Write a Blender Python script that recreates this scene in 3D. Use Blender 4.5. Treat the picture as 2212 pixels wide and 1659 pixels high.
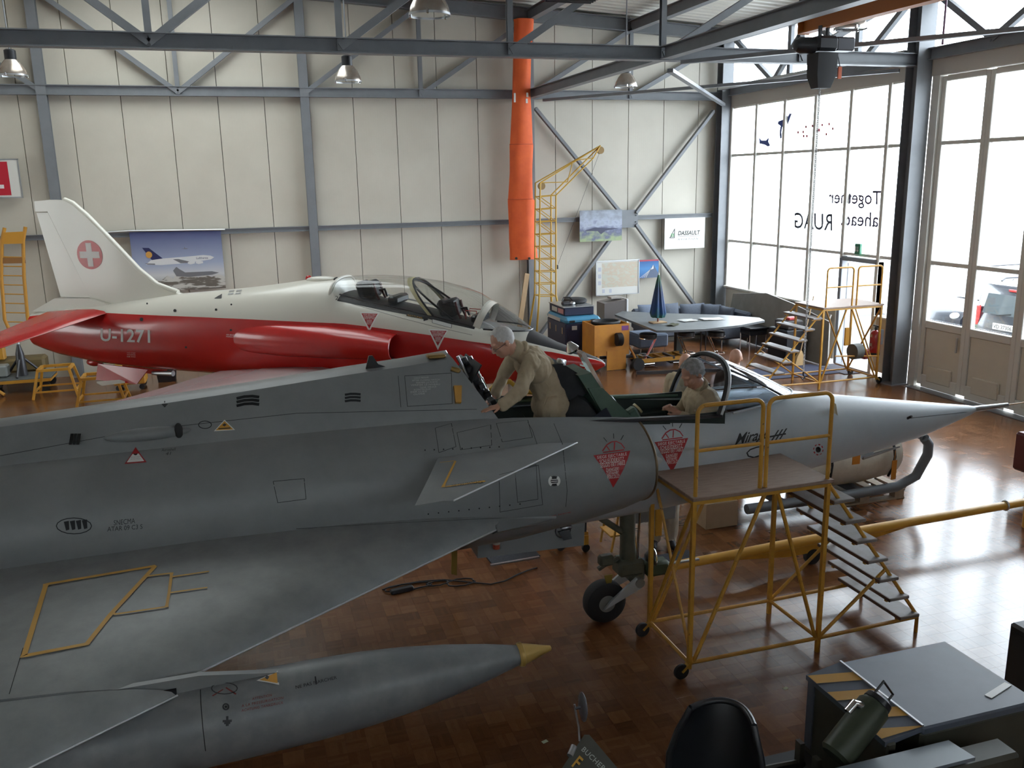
import bpy, bmesh, math, random
from mathutils import Vector, Matrix, noise
from mathutils.bvhtree import BVHTree
for _o in list(bpy.data.objects): bpy.data.objects.remove(_o)
random.seed(7)
SC = bpy.context.scene; COL = SC.collection; PI = math.pi
V = Vector
# ---------------------------------------------------------------- camera
FPX, YAW, PITCH, ROLL, CAMH = 1898.8, 0.2967, 0.2278, 0.0193, 4.004
_f = V((math.sin(YAW)*math.cos(PITCH), math.cos(YAW)*math.cos(PITCH), -math.sin(PITCH)))
_r = V((math.cos(YAW), -math.sin(YAW), 0)); _d = _f.cross(_r)
_r2 = math.cos(ROLL)*_r + math.sin(ROLL)*_d; _d2 = -math.sin(ROLL)*_r + math.cos(ROLL)*_d
CAM = V((0, 0, CAMH))
cam = bpy.data.objects.new('camera', bpy.data.cameras.new('camera')); COL.objects.link(cam)
cam.matrix_world = Matrix(((_r2.x, -_d2.x, -_f.x, 0), (_r2.y, -_d2.y, -_f.y, 0), (_r2.z, -_d2.z, -_f.z, CAMH), (0, 0, 0, 1)))
cam.data.sensor_width = 36; cam.data.lens = FPX/2212*36; cam.data.clip_start = 0.05; cam.data.clip_end = 500
SC.camera = cam
def ray(u, v): return _r2*((u-1106)/FPX) + _d2*((v-829.5)/FPX) + _f
def gz(u, v, z=0.0): d = ray(u, v); return CAM + d*((z-CAMH)/d.z)
def gy(u, v, y): d = ray(u, v); return CAM + d*(y/d.y)
def gx(u, v, x): d = ray(u, v); return CAM + d*(x/d.x)
def gd(u, v, dep): return CAM + ray(u, v)*dep
# ---------------------------------------------------------------- world, exposure
W = bpy.data.worlds.new('daylight'); SC.world = W; W.use_nodes = True
_bg = W.node_tree.nodes['Background']; _bg.inputs[0].default_value = (0.86, 0.93, 1.0, 1); _bg.inputs[1].default_value = 11.5
SC.view_settings.view_transform = 'Standard'; SC.view_settings.look = 'None'; SC.view_settings.gamma = 1.0
SC.view_settings.exposure = 0.25; SC.view_settings.use_curve_mapping = False
SC.cycles.max_bounces = 8; SC.cycles.diffuse_bounces = 5; SC.cycles.glossy_bounces = 4; SC.cycles.transparent_max_bounces = 16
SC.cycles.use_denoising = True; SC.cycles.sample_clamp_indirect = 8.0; SC.cycles.caustics_reflective = False; SC.cycles.caustics_refractive = False
# ---------------------------------------------------------------- helpers
def tag(o, label=None, cat=None, group=None, kind=None):
    if label: o['label'] = label
    if cat: o['category'] = cat
    if group: o['group'] = group
    if kind: o['kind'] = kind
    return o
def thing(name, loc, label, cat, group=None):
    o = bpy.data.objects.new(name, None); COL.objects.link(o); o.location = loc; o.empty_display_size = 0.2
    return tag(o, label, cat, group)
def wpos(o):
    p = V(o.location)
    while o.parent: o = o.parent; p += V(o.location)
    return p
class MB:
    def __init__(s, M=None): s.v = []; s.f = []; s.m = []; s.M = M
    def add(s, vs, fs, mi=0):
        b = len(s.v)
        s.v += [(s.M @ V(p)) if s.M else V(p) for p in vs]
        for f in fs: s.f.append([i+b for i in f]); s.m.append(mi)
        return s
    def box(s, c, size, R=None, mi=0, taper=None):
        x, y, z = size[0]/2, size[1]/2, size[2]/2; c = V(c)
        t = taper or (1, 1)
        P = [V((-x, -y, -z)), V((x, -y, -z)), V((x, y, -z)), V((-x, y, -z)), V((-x*t[0], -y*t[1], z)), V((x*t[0], -y*t[1], z)), V((x*t[0], y*t[1], z)), V((-x*t[0], y*t[1], z))]
        if R: P = [R @ p for p in P]
        return s.add([c+p for p in P], [(3, 2, 1, 0), (4, 5, 6, 7), (0, 1, 5, 4), (1, 2, 6, 5), (2, 3, 7, 6), (3, 0, 4, 7)], mi)
    def rbox(s, c, size, b=0.02, R=None, mi=0):      # box with chamfered edges
        x, y, z = size[0]/2, size[1]/2, size[2]/2; c = V(c); b = min(b, x*.9, y*.9, z*.9)
        bm = bmesh.new(); bmesh.ops.create_cube(bm, size=1)
        for v in bm.verts: v.co = V((v.co.x*2*x, v.co.y*2*y, v.co.z*2*z))
        bmesh.ops.bevel(bm, geom=bm.edges[:], offset=b, segments=1, affect='EDGES', profile=0.5)
        bm.verts.index_update()
        P = [(R @ v.co if R else v.co.copy()) + c for v in bm.verts]; F = [[v.index for v in f.verts] for f in bm.faces]; bm.free()
        return s.add(P, F, mi)
    def frame(s, p0, p1, up=None):
        d = (V(p1)-V(p0)).normalized(); u = V(up) if up is not None else (V((0, 0, 1)) if abs(d.z) < .95 else V((1, 0, 0)))
        a = d.cross(u).normalized(); return d, a, a.cross(d).normalized()
    def beam(s, p0, p1, w, h, up=None, mi=0):        # w across, h along 'up'
        p0, p1 = V(p0), V(p1); d, a, u = s.frame(p0, p1, up); P = []
        for p in (p0, p1):
            for i, j in ((-1, -1), (1, -1), (1, 1), (-1, 1)): P.append(p + a*(i*w/2) + u*(j*h/2))
        return s.add(P, [(3, 2, 1, 0), (4, 5, 6, 7), (0, 1, 5, 4), (1, 2, 6, 5), (2, 3, 7, 6), (3, 0, 4, 7)], mi)
    def ibeam(s, p0, p1, w, h, tf=.016, tw=.012, up=None, mi=0):
        p0, p1 = V(p0), V(p1); d, a, u = s.frame(p0, p1, up)
        prof = [(-w/2, -h/2), (w/2, -h/2), (w/2, -h/2+tf), (tw/2, -h/2+tf), (tw/2, h/2-tf), (w/2, h/2-tf), (w/2, h/2), (-w/2, h/2), (-w/2, h/2-tf), (-tw/2, h/2-tf), (-tw/2, -h/2+tf), (-w/2, -h/2+tf)]
        P = [p + a*x + u*y for p in (p0, p1) for x, y in prof]; n = 12
        F = [(i, (i+1) % n, n+(i+1) % n, n+i) for i in range(n)] + [list(range(n))[::-1], [n+i for i in range(n)]]
        return s.add(P, F, mi)
    def tube(s, pts, r, n=8, closed=False, mi=0, caps=True):
        pts = [V(p) for p in pts]; m = len(pts); rs = r if isinstance(r, (list, tuple)) else [r]*m; P = []; prev = None
        for i, p in enumerate(pts):
            if closed: d = pts[(i+1) % m]-pts[i-1]
            else: d = pts[min(i+1, m-1)]-pts[max(i-1, 0)]
            d.normalize()
            if prev is None: a = d.cross(V((0, 0, 1)) if abs(d.z) < .9 else V((1, 0, 0))).normalized()
            else: a = (prev - d*prev.dot(d)).normalized()
            prev = a; b = d.cross(a)
            for k in range(n): t = 2*PI*k/n; P.append(p + (a*math.cos(t)+b*math.sin(t))*rs[i])
        F = []
        for i in range(m if closed else m-1):
            j = (i+1) % m
            for k in range(n): F.append((i*n+k, i*n+(k+1) % n, j*n+(k+1) % n, j*n+k))
        if not closed and caps: F += [list(range(n))[::-1], [(m-1)*n+k for k in range(n)]]
        return s.add(P, F, mi)
    def loft(s, rings, closed=True, caps=(True, True), mi=0, skip=None):
        n = len(rings[0]); P = [p for r in rings for p in r]; F = []
        for i in range(len(rings)-1):
            for k in range(n if closed else n-1):
                if skip and skip(i, k): continue
                F.append((i*n+k, i*n+(k+1) % n, (i+1)*n+(k+1) % n, (i+1)*n+k))
        if caps[0]: F.append(list(range(n))[::-1])
        if caps[1]: F.append([(len(rings)-1)*n+k for k in range(n)])
        return s.add(P, F, mi)
    def lathe(s, prof, o, axis, n=24, mi=0, caps=(True, True)):   # prof: (t along axis, radius)
        o = V(o); d = V(axis).normalized(); a = d.cross(V((0, 0, 1)) if abs(d.z) < .9 else V((1, 0, 0))).normalized(); b = d.cross(a)
        return s.loft([[o+d*t+(a*math.cos(2*PI*k/n)+b*math.sin(2*PI*k/n))*max(r, 1e-4) for k in range(n)] for t, r in prof], True, caps, mi)
    def prism(s, poly, ext, mi=0):
        n = len(poly); e = V(ext); P = [V(p) for p in poly]+[V(p)+e for p in poly]
        return s.add(P, [list(range(n))[::-1], [n+i for i in range(n)]]+[(i, (i+1) % n, n+(i+1) % n, n+i) for i in range(n)], mi)
    def ell(s, c, r, R=None, nu=14, nv=9, mi=0):
        c = V(c); P = []; F = []
        for j in range(nv+1):
            ph = PI*j/nv
            for i in range(nu):
                t = 2*PI*i/nu; p = V((r[0]*math.sin(ph)*math.cos(t), r[1]*math.sin(ph)*math.sin(t), r[2]*math.cos(ph)))
                P.append(c+(R @ p if R else p))
        for j in range(nv):
            for i in range(nu): F.append((j*nu+i, (j+1)*nu+i, (j+1)*nu+(i+1) % nu, j*nu+(i+1) % nu))
        return s.add(P, F, mi)
    def build(s, name, mats, parent=None, smooth=35, label=None, weld=False):
        o0 = wpos(parent) if parent else V((0, 0, 0))
        me = bpy.data.meshes.new(name); me.from_pydata([tuple(p-o0) for p in s.v], [], s.f); me.validate(clean_customdata=False)
        if not isinstance(mats, (list, tuple)): mats = [mats]
        for m in mats: me.materials.append(m)
        if len(mats) > 1 and len(me.polygons) == len(s.m): me.polygons.foreach_set('material_index', s.m)
        bm = bmesh.new(); bm.from_mesh(me)
        if weld: bmesh.ops.remove_doubles(bm, verts=bm.verts, dist=1e-4)
        bmesh.ops.recalc_face_normals(bm, faces=bm.faces); bm.to_mesh(me); bm.free()
        if smooth:
            me.polygons.foreach_set('use_smooth', [True]*len(me.polygons)); me.set_sharp_from_angle(angle=math.radians(smooth))
        o = bpy.data.objects.new(name, me); COL.objects.link(o)
        if parent: o.parent = parent
        if label: o['label'] = label
        return o
def Rz(a): return Matrix.Rotation(a, 3, 'Z')
def Rx(a): return Matrix.Rotation(a, 3, 'X')
def Ry(a): return Matrix.Rotation(a, 3, 'Y')
def copy_tree(o, loc, rz=None, label=None):
    r = o.copy(); COL.objects.link(r); r.location = loc
    if rz is not None: r.rotation_euler = (0, 0, rz)
    if label: r['label'] = label
    for ch in o.children:
        c = ch.copy(); COL.objects.link(c); c.parent = r
        for g in ch.children: d = g.copy(); COL.objects.link(d); d.parent = c
    return r
def bvh_of(*objs):
    P = []; F = []
    for o in objs:
        b = len(P); q = wpos(o); P += [v.co+q for v in o.data.vertices]; F += [[i+b for i in p.vertices] for p in o.data.polygons]
    return BVHTree.FromPolygons(P, F)
# ---------------------------------------------------------------- materials
_mc = {}
def mat(name, c, rough=.5, metal=0.0, c2=None, ns=6.0, mix=(.35, .65), bump=0.0, bs=40.0, spec=.5, coat=0.0, alpha=None, emit=None, stretch=None, wear=None, grad=None):
    if name in _mc: return _mc[name]
    m = bpy.data.materials.new(name); m.use_nodes = True; nt = m.node_tree; N = nt.nodes; L = nt.links; b = N['Principled BSDF']
    b.inputs['Base Color'].default_value = (*c, 1); b.inputs['Roughness'].default_value = rough; b.inputs['Metallic'].default_value = metal
    b.inputs['Specular IOR Level'].default_value = spec; b.inputs['Coat Weight'].default_value = coat; b.inputs['Coat Roughness'].default_value = .08
    tc = N.new('ShaderNodeTexCoord'); mp = N.new('ShaderNodeMapping'); L.new(tc.outputs['Object'], mp.inputs[0])
    if stretch: mp.inputs['Scale'].default_value = stretch
    col = None
    if c2 is not None:
        n = N.new('ShaderNodeTexNoise'); n.inputs['Scale'].default_value = ns; n.inputs['Detail'].default_value = 6; n.inputs['Roughness'].default_value = .62; L.new(mp.outputs[0], n.inputs['Vector'])
        r = N.new('ShaderNodeValToRGB'); r.color_ramp.elements[0].position = mix[0]; r.color_ramp.elements[1].position = mix[1]
        r.color_ramp.elements[0].color = (*c, 1); r.color_ramp.elements[1].color = (*c2, 1); L.new(n.outputs['Fac'], r.inputs[0]); col = r.outputs[0]
    if wear is not None:          # wear = (colour, scale, threshold)
        n = N.new('ShaderNodeTexNoise'); n.inputs['Scale'].default_value = wear[1]; n.inputs['Detail'].default_value = 8; n.inputs['Roughness'].default_value = .7; L.new(mp.outputs[0], n.inputs['Vector'])
        r = N.new('ShaderNodeValToRGB'); r.color_ramp.elements[0].position = wear[2]; r.color_ramp.elements[1].position = wear[2]+.04; L.new(n.outputs['Fac'], r.inputs[0])
        mx = N.new('ShaderNodeMixRGB'); L.new(r.outputs[0], mx.inputs[0]); mx.inputs[2].default_value = (*wear[0], 1)
        if col: L.new(col, mx.inputs[1])
        else: mx.inputs[1].default_value = (*c, 1)
        col = mx.outputs[0]
    if col: L.new(col, b.inputs['Base Color'])
    if bump:
        n = N.new('ShaderNodeTexNoise'); n.inputs['Scale'].default_value = bs; n.inputs['Detail'].default_value = 4; L.new(mp.outputs[0], n.inputs['Vector'])
        bu = N.new('ShaderNodeBump'); bu.inputs['Strength'].default_value = bump; bu.inputs['Distance'].default_value = .01; L.new(n.outputs['Fac'], bu.inputs['Height']); L.new(bu.outputs[0], b.inputs['Normal'])
    if emit: b.inputs['Emission Color'].default_value = (*emit[0], 1); b.inputs['Emission Strength'].default_value = emit[1]
    m.diffuse_color = (*c, 1); _mc[name] = m; return m
def glass(name, tint=(1, 1, 1), refl=.06, rough=.02):
    if name in _mc: return _mc[name]
    m = bpy.data.materials.new(name); m.use_nodes = True; nt = m.node_tree; N = nt.nodes; L = nt.links; N.remove(N['Principled BSDF'])
    t = N.new('ShaderNodeBsdfTransparent'); t.inputs[0].default_value = (*tint, 1); g = N.new('ShaderNodeBsdfGlossy'); g.inputs['Roughness'].default_value = rough
    lw = N.new('ShaderNodeLayerWeight'); lw.inputs[0].default_value = .5; pw = N.new('ShaderNodeMath'); pw.operation = 'POWER'; pw.inputs[1].default_value = 5
    mx = N.new('ShaderNodeMixShader'); mu = N.new('ShaderNodeMath'); mu.operation = 'MULTIPLY_ADD'; mu.inputs[1].default_value = .8; mu.inputs[2].default_value = refl
    L.new(lw.outputs['Facing'], pw.inputs[0]); L.new(pw.outputs[0], mu.inputs[0]); L.new(mu.outputs[0], mx.inputs[0]); L.new(t.outputs[0], mx.inputs[1]); L.new(g.outputs[0], mx.inputs[2]); L.new(mx.outputs[0], N['Material Output'].inputs[0])
    _mc[name] = m; return m
STEEL = mat('grey_painted_steel', (.17, .18, .195), .45, 0, c2=(.195, .205, .22), ns=3)
YEL = mat('yellow_paint', (.58, .30, .04), .45, c2=(.48, .24, .035), ns=9, wear=((.13, .06, .03), 22, .635))
YEL2 = mat('yellow_paint_clean', (.56, .28, .03), .45, c2=(.46, .22, .03), ns=5)
BLACK = mat('black_rubber', (.012, .012, .014), .65)
BLACKP = mat('black_plastic', (.015, .016, .019), .35)
CHROME = mat('chrome', (.8, .8, .82), .12, 1.0)
ALU = mat('dull_aluminium', (.5, .51, .52), .35, .9)
DARKM = mat('dark_metal', (.06, .06, .065), .4, .6)
WHITEP = mat('white_paint', (.72, .71, .68), .4)
WINDOWF = mat('window_frame_white', (.62, .60, .55), .45)
WALLP = None
# ================================================================ room shell
XL, XR, YF, YB = -13.0, 12.2, -3.0, 20.86
CX = [-3.539 + 2.61*k for k in range(-3, 7)]            # truss panel points
def ztop(x): return 8.06 - .06*abs(x+.93)
def roofz(x): return ztop(x) + .36
# floor: slab + parquet blocks
def parquet_mat():
    m = bpy.data.materials.new('oak_parquet'); m.use_nodes = True; nt = m.node_tree; N = nt.nodes; L = nt.links; b = N['Principled BSDF']
    uv = N.new('ShaderNodeUVMap'); sx = N.new('ShaderNodeSeparateXYZ'); L.new(uv.outputs[0], sx.inputs[0])
    at = N.new('ShaderNodeAttribute'); at.attribute_name = 'tone'
    # fingers: five slats per block, each with its own shade
    mul = N.new('ShaderNodeMath'); mul.operation = 'MULTIPLY'; mul.inputs[1].default_value = 5; L.new(sx.outputs[0], mul.inputs[0])
    fl = N.new('ShaderNodeMath'); fl.operation = 'FLOOR'; L.new(mul.outputs[0], fl.inputs[0])
    wn = N.new('ShaderNodeTexWhiteNoise'); wn.noise_dimensions = '2D'; cb = N.new('ShaderNodeCombineXYZ'); L.new(fl.outputs[0], cb.inputs[0]); L.new(at.outputs['Fac'], cb.inputs[1]); L.new(cb.outputs[0], wn.inputs['Vector'])
    gn = N.new('ShaderNodeTexNoise'); gn.inputs['Scale'].default_value = 3; gn.inputs['Detail'].default_value = 5; mp = N.new('ShaderNodeMapping'); mp.inputs['Scale'].default_value = (9, 1.2, 1); L.new(uv.outputs[0], mp.inputs[0]); L.new(mp.outputs[0], gn.inputs['Vector'])
    a1 = N.new('ShaderNodeMath'); a1.operation = 'MULTIPLY_ADD'; a1.inputs[1].default_value = .22; L.new(wn.outputs[0], a1.inputs[0])
    a0 = N.new('ShaderNodeMath'); a0.operation = 'MULTIPLY_ADD'; a0.inputs[1].default_value = .4; a0.inputs[2].default_value = .08; L.new(at.outputs['Fac'], a0.inputs[0]); L.new(a0.outputs[0], a1.inputs[2])
    a2 = N.new('ShaderNodeMath'); a2.operation = 'MULTIPLY_ADD'; a2.inputs[1].default_value = .35; L.new(gn.outputs['Fac'], a2.inputs[0]); L.new(a1.outputs[0], a2.inputs[2])
    r = N.new('ShaderNodeValToRGB'); e = r.color_ramp.elements; e[0].position = 0.1; e[0].color = (.07, .027, .010, 1); e[1].position = 1.0; e[1].color = (.22, .098, .04, 1)
    mid = e.new(.55); mid.color = (.135, .054, .021, 1)
    L.new(a2.outputs[0], r.inputs[0]); L.new(r.outputs[0], b.inputs['Base Color'])
    tc = N.new('ShaderNodeTexCoord'); n2 = N.new('ShaderNodeTexNoise'); n2.inputs['Scale'].default_value = 1.3; n2.inputs['Detail'].default_value = 4; geo = N.new('ShaderNodeNewGeometry'); L.new(geo.outputs['Position'], n2.inputs['Vector'])
    mr = N.new('ShaderNodeMapRange'); mr.inputs[3].default_value = .12; mr.inputs[4].default_value = .27; L.new(n2.outputs['Fac'], mr.inputs[0]); L.new(mr.outputs[0], b.inputs['Roughness'])
    b.inputs['Specular IOR Level'].default_value = .5
    return m
PARQ = parquet_mat()
floor = MB().box(((XL+XR)/2, (YF+YB)/2, -.104), (XR-XL, YB-YF, .2)).build('floor', mat('floor_slab', (.2, .09, .04), .4), None, 0); tag(floor, kind='structure')
BS = .15; GAP = .0001; BH = .004
def block_geo(o, swap, tone):
    h = BS/2-GAP; c = .0003
    P = [(-h, -h, 0), (h, -h, 0), (h, h, 0), (-h, h, 0), (-h+c, -h+c, BH), (h-c, -h+c, BH), (h-c, h-c, BH), (-h+c, h-c, BH)]
    F = [(4, 5, 6, 7), (0, 1, 5, 4), (1, 2, 6, 5), (2, 3, 7, 6), (3, 0, 4, 7)]
    U = [((p[0]/BS+.5), (p[1]/BS+.5)) for p in P]
    if swap: U = [(b, a) for a, b in U]
    return [(p[0]+o[0], p[1]+o[1], p[2]+o[2]) for p in P], F, U
def block_mesh(name, items):
    Pv = []; Fv = []; Uv = []; Tn = []
    for o, sw, tone in items:
        P, F, U = block_geo(o, sw, tone); b = len(Pv); Pv += P; Fv += [[i+b for i in f] for f in F]; Uv += U; Tn += [tone]*len(P)
    me = bpy.data.meshes.new(name); me.from_pydata(Pv, [], Fv); me.materials.append(PARQ)
    ul = me.uv_layers.new(name='UVMap'); li = [0]*len(me.loops); me.loops.foreach_get('vertex_index', li)
    ul.data.foreach_set('uv', [c for i in li for c in Uv[i]])
    at = me.attributes.new('tone', 'FLOAT', 'POINT'); at.data.foreach_set('value', Tn)
    return me
blocks = []
nx0, nx1, ny0, ny1 = int(-5.6/BS), int(12.05/BS), int(2.6/BS), int(20.7/BS)
for i in range(nx0, nx1):
    for j in range(ny0, ny1): blocks.append((((i+.5)*BS, (j+.5)*BS, -.004), (i+j) % 2, random.random()))
def in_open(p):                                           # floor left clear in front of the ladder
    return 1.6 < p[0] < 4.6 and 3.0 < p[1] < 5.7
near = sorted([b for b in blocks if in_open(b[0])], key=lambda b: (b[0][0]-2.9)**2+(b[0][1]-4.2)**2)[:300]
ns_ = set(id(b) for b in near); rest = [b for b in blocks if id(b) not in ns_]
fo = bpy.data.objects.new('parquet_field', block_mesh('parquet_field', rest)); COL.objects.link(fo); fo.parent = floor; fo['kind'] = 'stuff'
variants = [[block_mesh('parquet_block', [((0, 0, 0), sw, t/7+.07)]) for t in range(7)] for sw in (0, 1)]
for o, sw, tone in near:
    b = bpy.data.objects.new('parquet_block', variants[sw][int(tone*6.99)]); COL.objects.link(b); b.parent = floor; b.location = o
# back wall of sandwich panels with fine ribs
def panel_mat():
    m = mat('sandwich_panel', (.56, .525, .445), .5, c2=(.51, .475, .40), ns=.8); nt = m.node_tree; N = nt.nodes; L = nt.links
    geo = N.new('ShaderNodeNewGeometry'); sx = N.new('ShaderNodeSeparateXYZ'); L.new(geo.outputs['Position'], sx.inputs[0])
    ad = N.new('ShaderNodeMath'); ad.operation = 'MULTIPLY'; ad.inputs[1].default_value = 2*PI/.055; L.new(sx.outputs[0], ad.inputs[0])
    si = N.new('ShaderNodeMath'); si.operation = 'SINE'; L.new(ad.outputs[0], si.inputs[0]); pw = N.new('ShaderNodeMath'); pw.operation = 'GREATER_THAN'; pw.inputs[1].default_value = .75; L.new(si.outputs[0], pw.inputs[0])
    bu = N.new('ShaderNodeBump'); bu.inputs['Strength'].default_value = .25; bu.inputs['Distance'].default_value = .002; L.new(pw.outputs[0], bu.inputs['Height']); L.new(bu.outputs[0], N['Principled BSDF'].inputs['Normal'])
    return m
PANEL = panel_mat()
wb = MB().box(((XL+XR)/2, YB+.17, 4.2), (XR-XL+.4, .1, 8.8)).build('wall_back', mat('panel_joint_dark', (.05, .05, .05), .7), None, 0); tag(wb, kind='structure')
# panel joints read off the photograph at the foot of the truss
PJ = []
x = -12.9; PW = .968
x0 = -3.05
k0 = -11
for k in range(k0, 17):
    a = x0 + k*PW; b = a + PW
    if b < XL or a > XR: continue
    a = max(a, XL); b = min(b, XR)
    MB().rbox(((a+b)/2, YB+.06, 4.2), (b-a-.012, .12, 8.5), .004).build('panel', PANEL, wb, 0)
# left wall: out of view, its glazing added to light the trainer jet
WLM = mat('wall_white', (.72, .70, .65), .6)
wl = MB().box((XL-.1, (YF+6.2)/2, 4.2), (.2, 6.2-YF+.3, 8.8)).build('wall_left', WLM, None, 0); tag(wl, kind='structure')
for c, sz in (((XL-.1, 13.5, .6), (.2, 14.7, 1.2)), ((XL-.1, 13.5, 6.5), (.2, 14.7, 4.2)), ((XL-.1, 18.9, 2.8), (.2, 4.4, 3.4)), ((XL-.1, 9.2, 2.8), (.2, 6.0, 3.4))): MB().box(c, sz).build('wall_part', WLM, wl, 0)
for k in range(5): MB().box((XL-.05, 10.3+k*1.6, 2.8), (.12, .09, 3.3)).build('mullion', WINDOWF, wl, 0)
MB().box((XL-.05, 13.5, 2.8), (.1, 6.5, .06)).build('transom', WINDOWF, wl, 0)
MB().box((XL-.06, 13.5, 2.8), (.006, 6.5, 3.3)).build('pane', glass('added_left_glass', (.74, .74, .71), .05), wl, 0)
# front wall behind the gallery: unseen window band added to light the near sides
wf = MB().box(((XL+XR)/2, YF-.1, 2.3), (XR-XL+.4, .2, 4.6)).build('wall_front', WLM, None, 0); tag(wf, kind='structure')
for c, sz in ((((XL+XR)/2, YF-.1, 6.84), (XR-XL+.4, .2, 3.72)), ((-10.6, YF-.1, 4.8), (5.2, .2, .4)), ((11.4, YF-.1, 4.8), (2.0, .2, .4))): MB().box(c, sz).build('wall_part', WLM, wf, 0)
for k in range(12): MB().box((-7.9+k*1.66, YF-.05, 4.79), (.09, .12, .38)).build('mullion', WINDOWF, wf, 0)
MB().box((1.2, YF-.06, 4.79), (18.4, .006, .38)).build('pane', glass('window_glass', (.97, .99, 1.0), .05), wf, 0)
# ceiling: trapezoidal sheeting with an unseen ridge rooflight added to light the rear hall
SKX0, SKX1, SKY0, SKY1 = -3.0, 1.1, 12.2, 19.4
CEM = mat('ceiling_sheet', (.66, .64, .58), .5)
def sheet(xa, xb, ya, yb):
    y = ya; prof = []
    while y < yb-.01: prof += [(y, 0), (min(y+.12, yb), 0), (min(y+.16, yb), .05), (min(y+.26, yb), .05)]; y += .3
    prof.append((yb, 0)); n = len(prof); P = [(xa, p[0], roofz(xa)+p[1]) for p in prof]+[(xb, p[0], roofz(xb)+p[1]) for p in prof]
    mb = MB().add(P, [(i, i+1, n+i+1, n+i) for i in range(n-1)])
    mb.add([(xa, ya, roofz(xa)+.12), (xb, ya, roofz(xb)+.12), (xb, yb, roofz(xb)+.12), (xa, yb, roofz(xa)+.12)], [(0, 1, 2, 3)]); return mb
ce = sheet(SKX1, XR+1.0, YF-.4, YB+.4).build('ceiling', CEM, None, 20); tag(ce, kind='structure')
sheet(XL-.3, SKX0, YF-.4, YB+.4).build('roof_sheet', CEM, ce, 20)
for xa, xb in ((SKX0, -.93), (-.93, SKX1)):
    sheet(xa, xb, YF-.4, SKY0).build('roof_sheet', CEM, ce, 20); sheet(xa, xb, SKY1, YB+.4).build('roof_sheet', CEM, ce, 20)
    for k in range(4):
        y0, y1 = SKY0+(SKY1-SKY0)*k/4, SKY0+(SKY1-SKY0)*(k+1)/4
        MB().add([(xa, y0, roofz(xa)+.06), (xb, y0, roofz(xb)+.06), (xb, y1, roofz(xb)+.06), (xa, y1, roofz(xa)+.06)], [(0, 1, 2, 3)]).build('added_rooflight_pane', glass('added_rooflight_glass', (.38, .38, .355), .05), ce, 0)
# ---------------------------------------------------------------- steelwork
def column(loc, h, label, w=.2, d=.2, group=None):
    t = thing('steel_column', (loc[0], loc[1], 0), label, 'column', group)
    MB().ibeam((loc[0], loc[1], .02), (loc[0], loc[1], h), w, d, .02, .016, up=(0, 1, 0)).build('shaft', STEEL, t, 20)
    mb = MB().box((loc[0], loc[1], .01), (w*1.35, d*1.35, .02))
    for sx in (-1, 1):
        for sy in (-1, 1): mb.lathe([(0, .012), (.03, .012)], (loc[0]+sx*w*.55, loc[1]+sy*d*.55, .02), (0, 0, 1), 6)
    mb.build('base_plate', STEEL, t, 20)
    return t
YW = 20.73
column((-3.539, YW), ztop(-3.5), 'slim grey steel wall column rising behind the white tail fin', .19, .16)
column((1.681, YW), ztop(1.7), 'slim grey steel wall column between the airliner poster and the glass canopy', .19, .16)
column((6.901, YW), ztop(6.9), 'grey steel wall column mostly behind the hanging orange sleeve', .19, .16)
column((12.06, 20.6), ztop(12.06), 'grey steel corner column where the panelled wall meets the glazing', .3, .28)
column((12.02, 13.8), ztop(12.0), 'wide grey steel column beside the red fire extinguisher', .34, .30)
column((12.02, 6.8), ztop(12.0), 'wide grey steel column between the far gate bays', .34, .30)
column((12.02, -.2), ztop(12.0), 'wide grey steel column at the gallery end of the gates', .34, .30)
ZC = 5.97      # centre of bottom chords (underside 5.87)
def truss_x(y, label, hh=.2, ww=.18, dw=.11, xs=CX):
    t = thing('roof_truss', (-.93, y, 5.87), label, 'roof truss')
    MB().ibeam((XL, y, ZC), (XR-.2, y, ZC), ww, hh).build('bottom_chord', STEEL, t, 20)
    for xa, xb in ((XL, -.93), (-.93, XR)): MB().ibeam((xa, y, ztop(xa)+.15), (xb, y, ztop(xb)+.15), ww, .3, .02).build('top_chord', STEEL, t, 20)
    for k, x in enumerate(xs):
        MB().ibeam((x, y, 5.9), (x, y, ztop(x)), .09, .09, .01, .008, up=(0, 1, 0)).build('vertical', STEEL, t, 20)
        if x > XR-.5: continue
        nxt = [(x+2.61)] if x > -1.5 else []
        if x < -.5: nxt.append(x-2.61)
        for x2 in nxt:
            if XL < x2 < XR+.2: MB().beam((x, y-.0, 5.95), (x2, y, ztop(x2)+.05), dw*.9, dw, (0, 1, 0)).build('diagonal', STEEL, t, 20)
    return t
truss_x(YW-.02, 'grey lattice truss lying against the panelled wall above the wall rail', .2, .16)
truss_x(13.8, 'grey lattice truss crossing the open hall between the lamps', .22, .19, .12)
truss_x(6.8, 'grey lattice truss over the dark delta jet', .22, .19, .12)
# rails on the back wall
def rail(xa, xb, label):
    o = MB().ibeam((xa, YW+.02, 3.02), (xb, YW+.02, 3.02), .1, .11).build('wall_rail', STEEL, None, 20); tag(o, label, 'rail', 'wall rail segments')
rail(XL, -3.64, 'grey horizontal wall rail running left from the column behind the tail fin')
rail(-3.44, 1.58, 'grey horizontal wall rail behind the airliner poster')
rail(1.78, 6.8, 'grey horizontal wall rail ending at the orange sleeve')
t = thing('cross_brace', (9.48, YW, 3.0), 'grey steel cross brace bolted to a centre plate between sleeve and glazing', 'brace')
for a, b in (((7.03, 5.66), (9.28, 3.14)), ((11.8, 5.62), (9.68, 3.14)), ((7.0, .1), (9.28, 2.86)), ((11.85, .15), (9.68, 2.86))):
    MB().beam((a[0], YW-.05, a[1]), (b[0], YW-.05, b[1]), .07, .13, (0, 1, 0)).build('brace_arm', STEEL, t, 20)
MB().box((9.48, YW-.05, 3.0), (.52, .02, .44)).build('gusset_plate', STEEL, t, 20)
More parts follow.
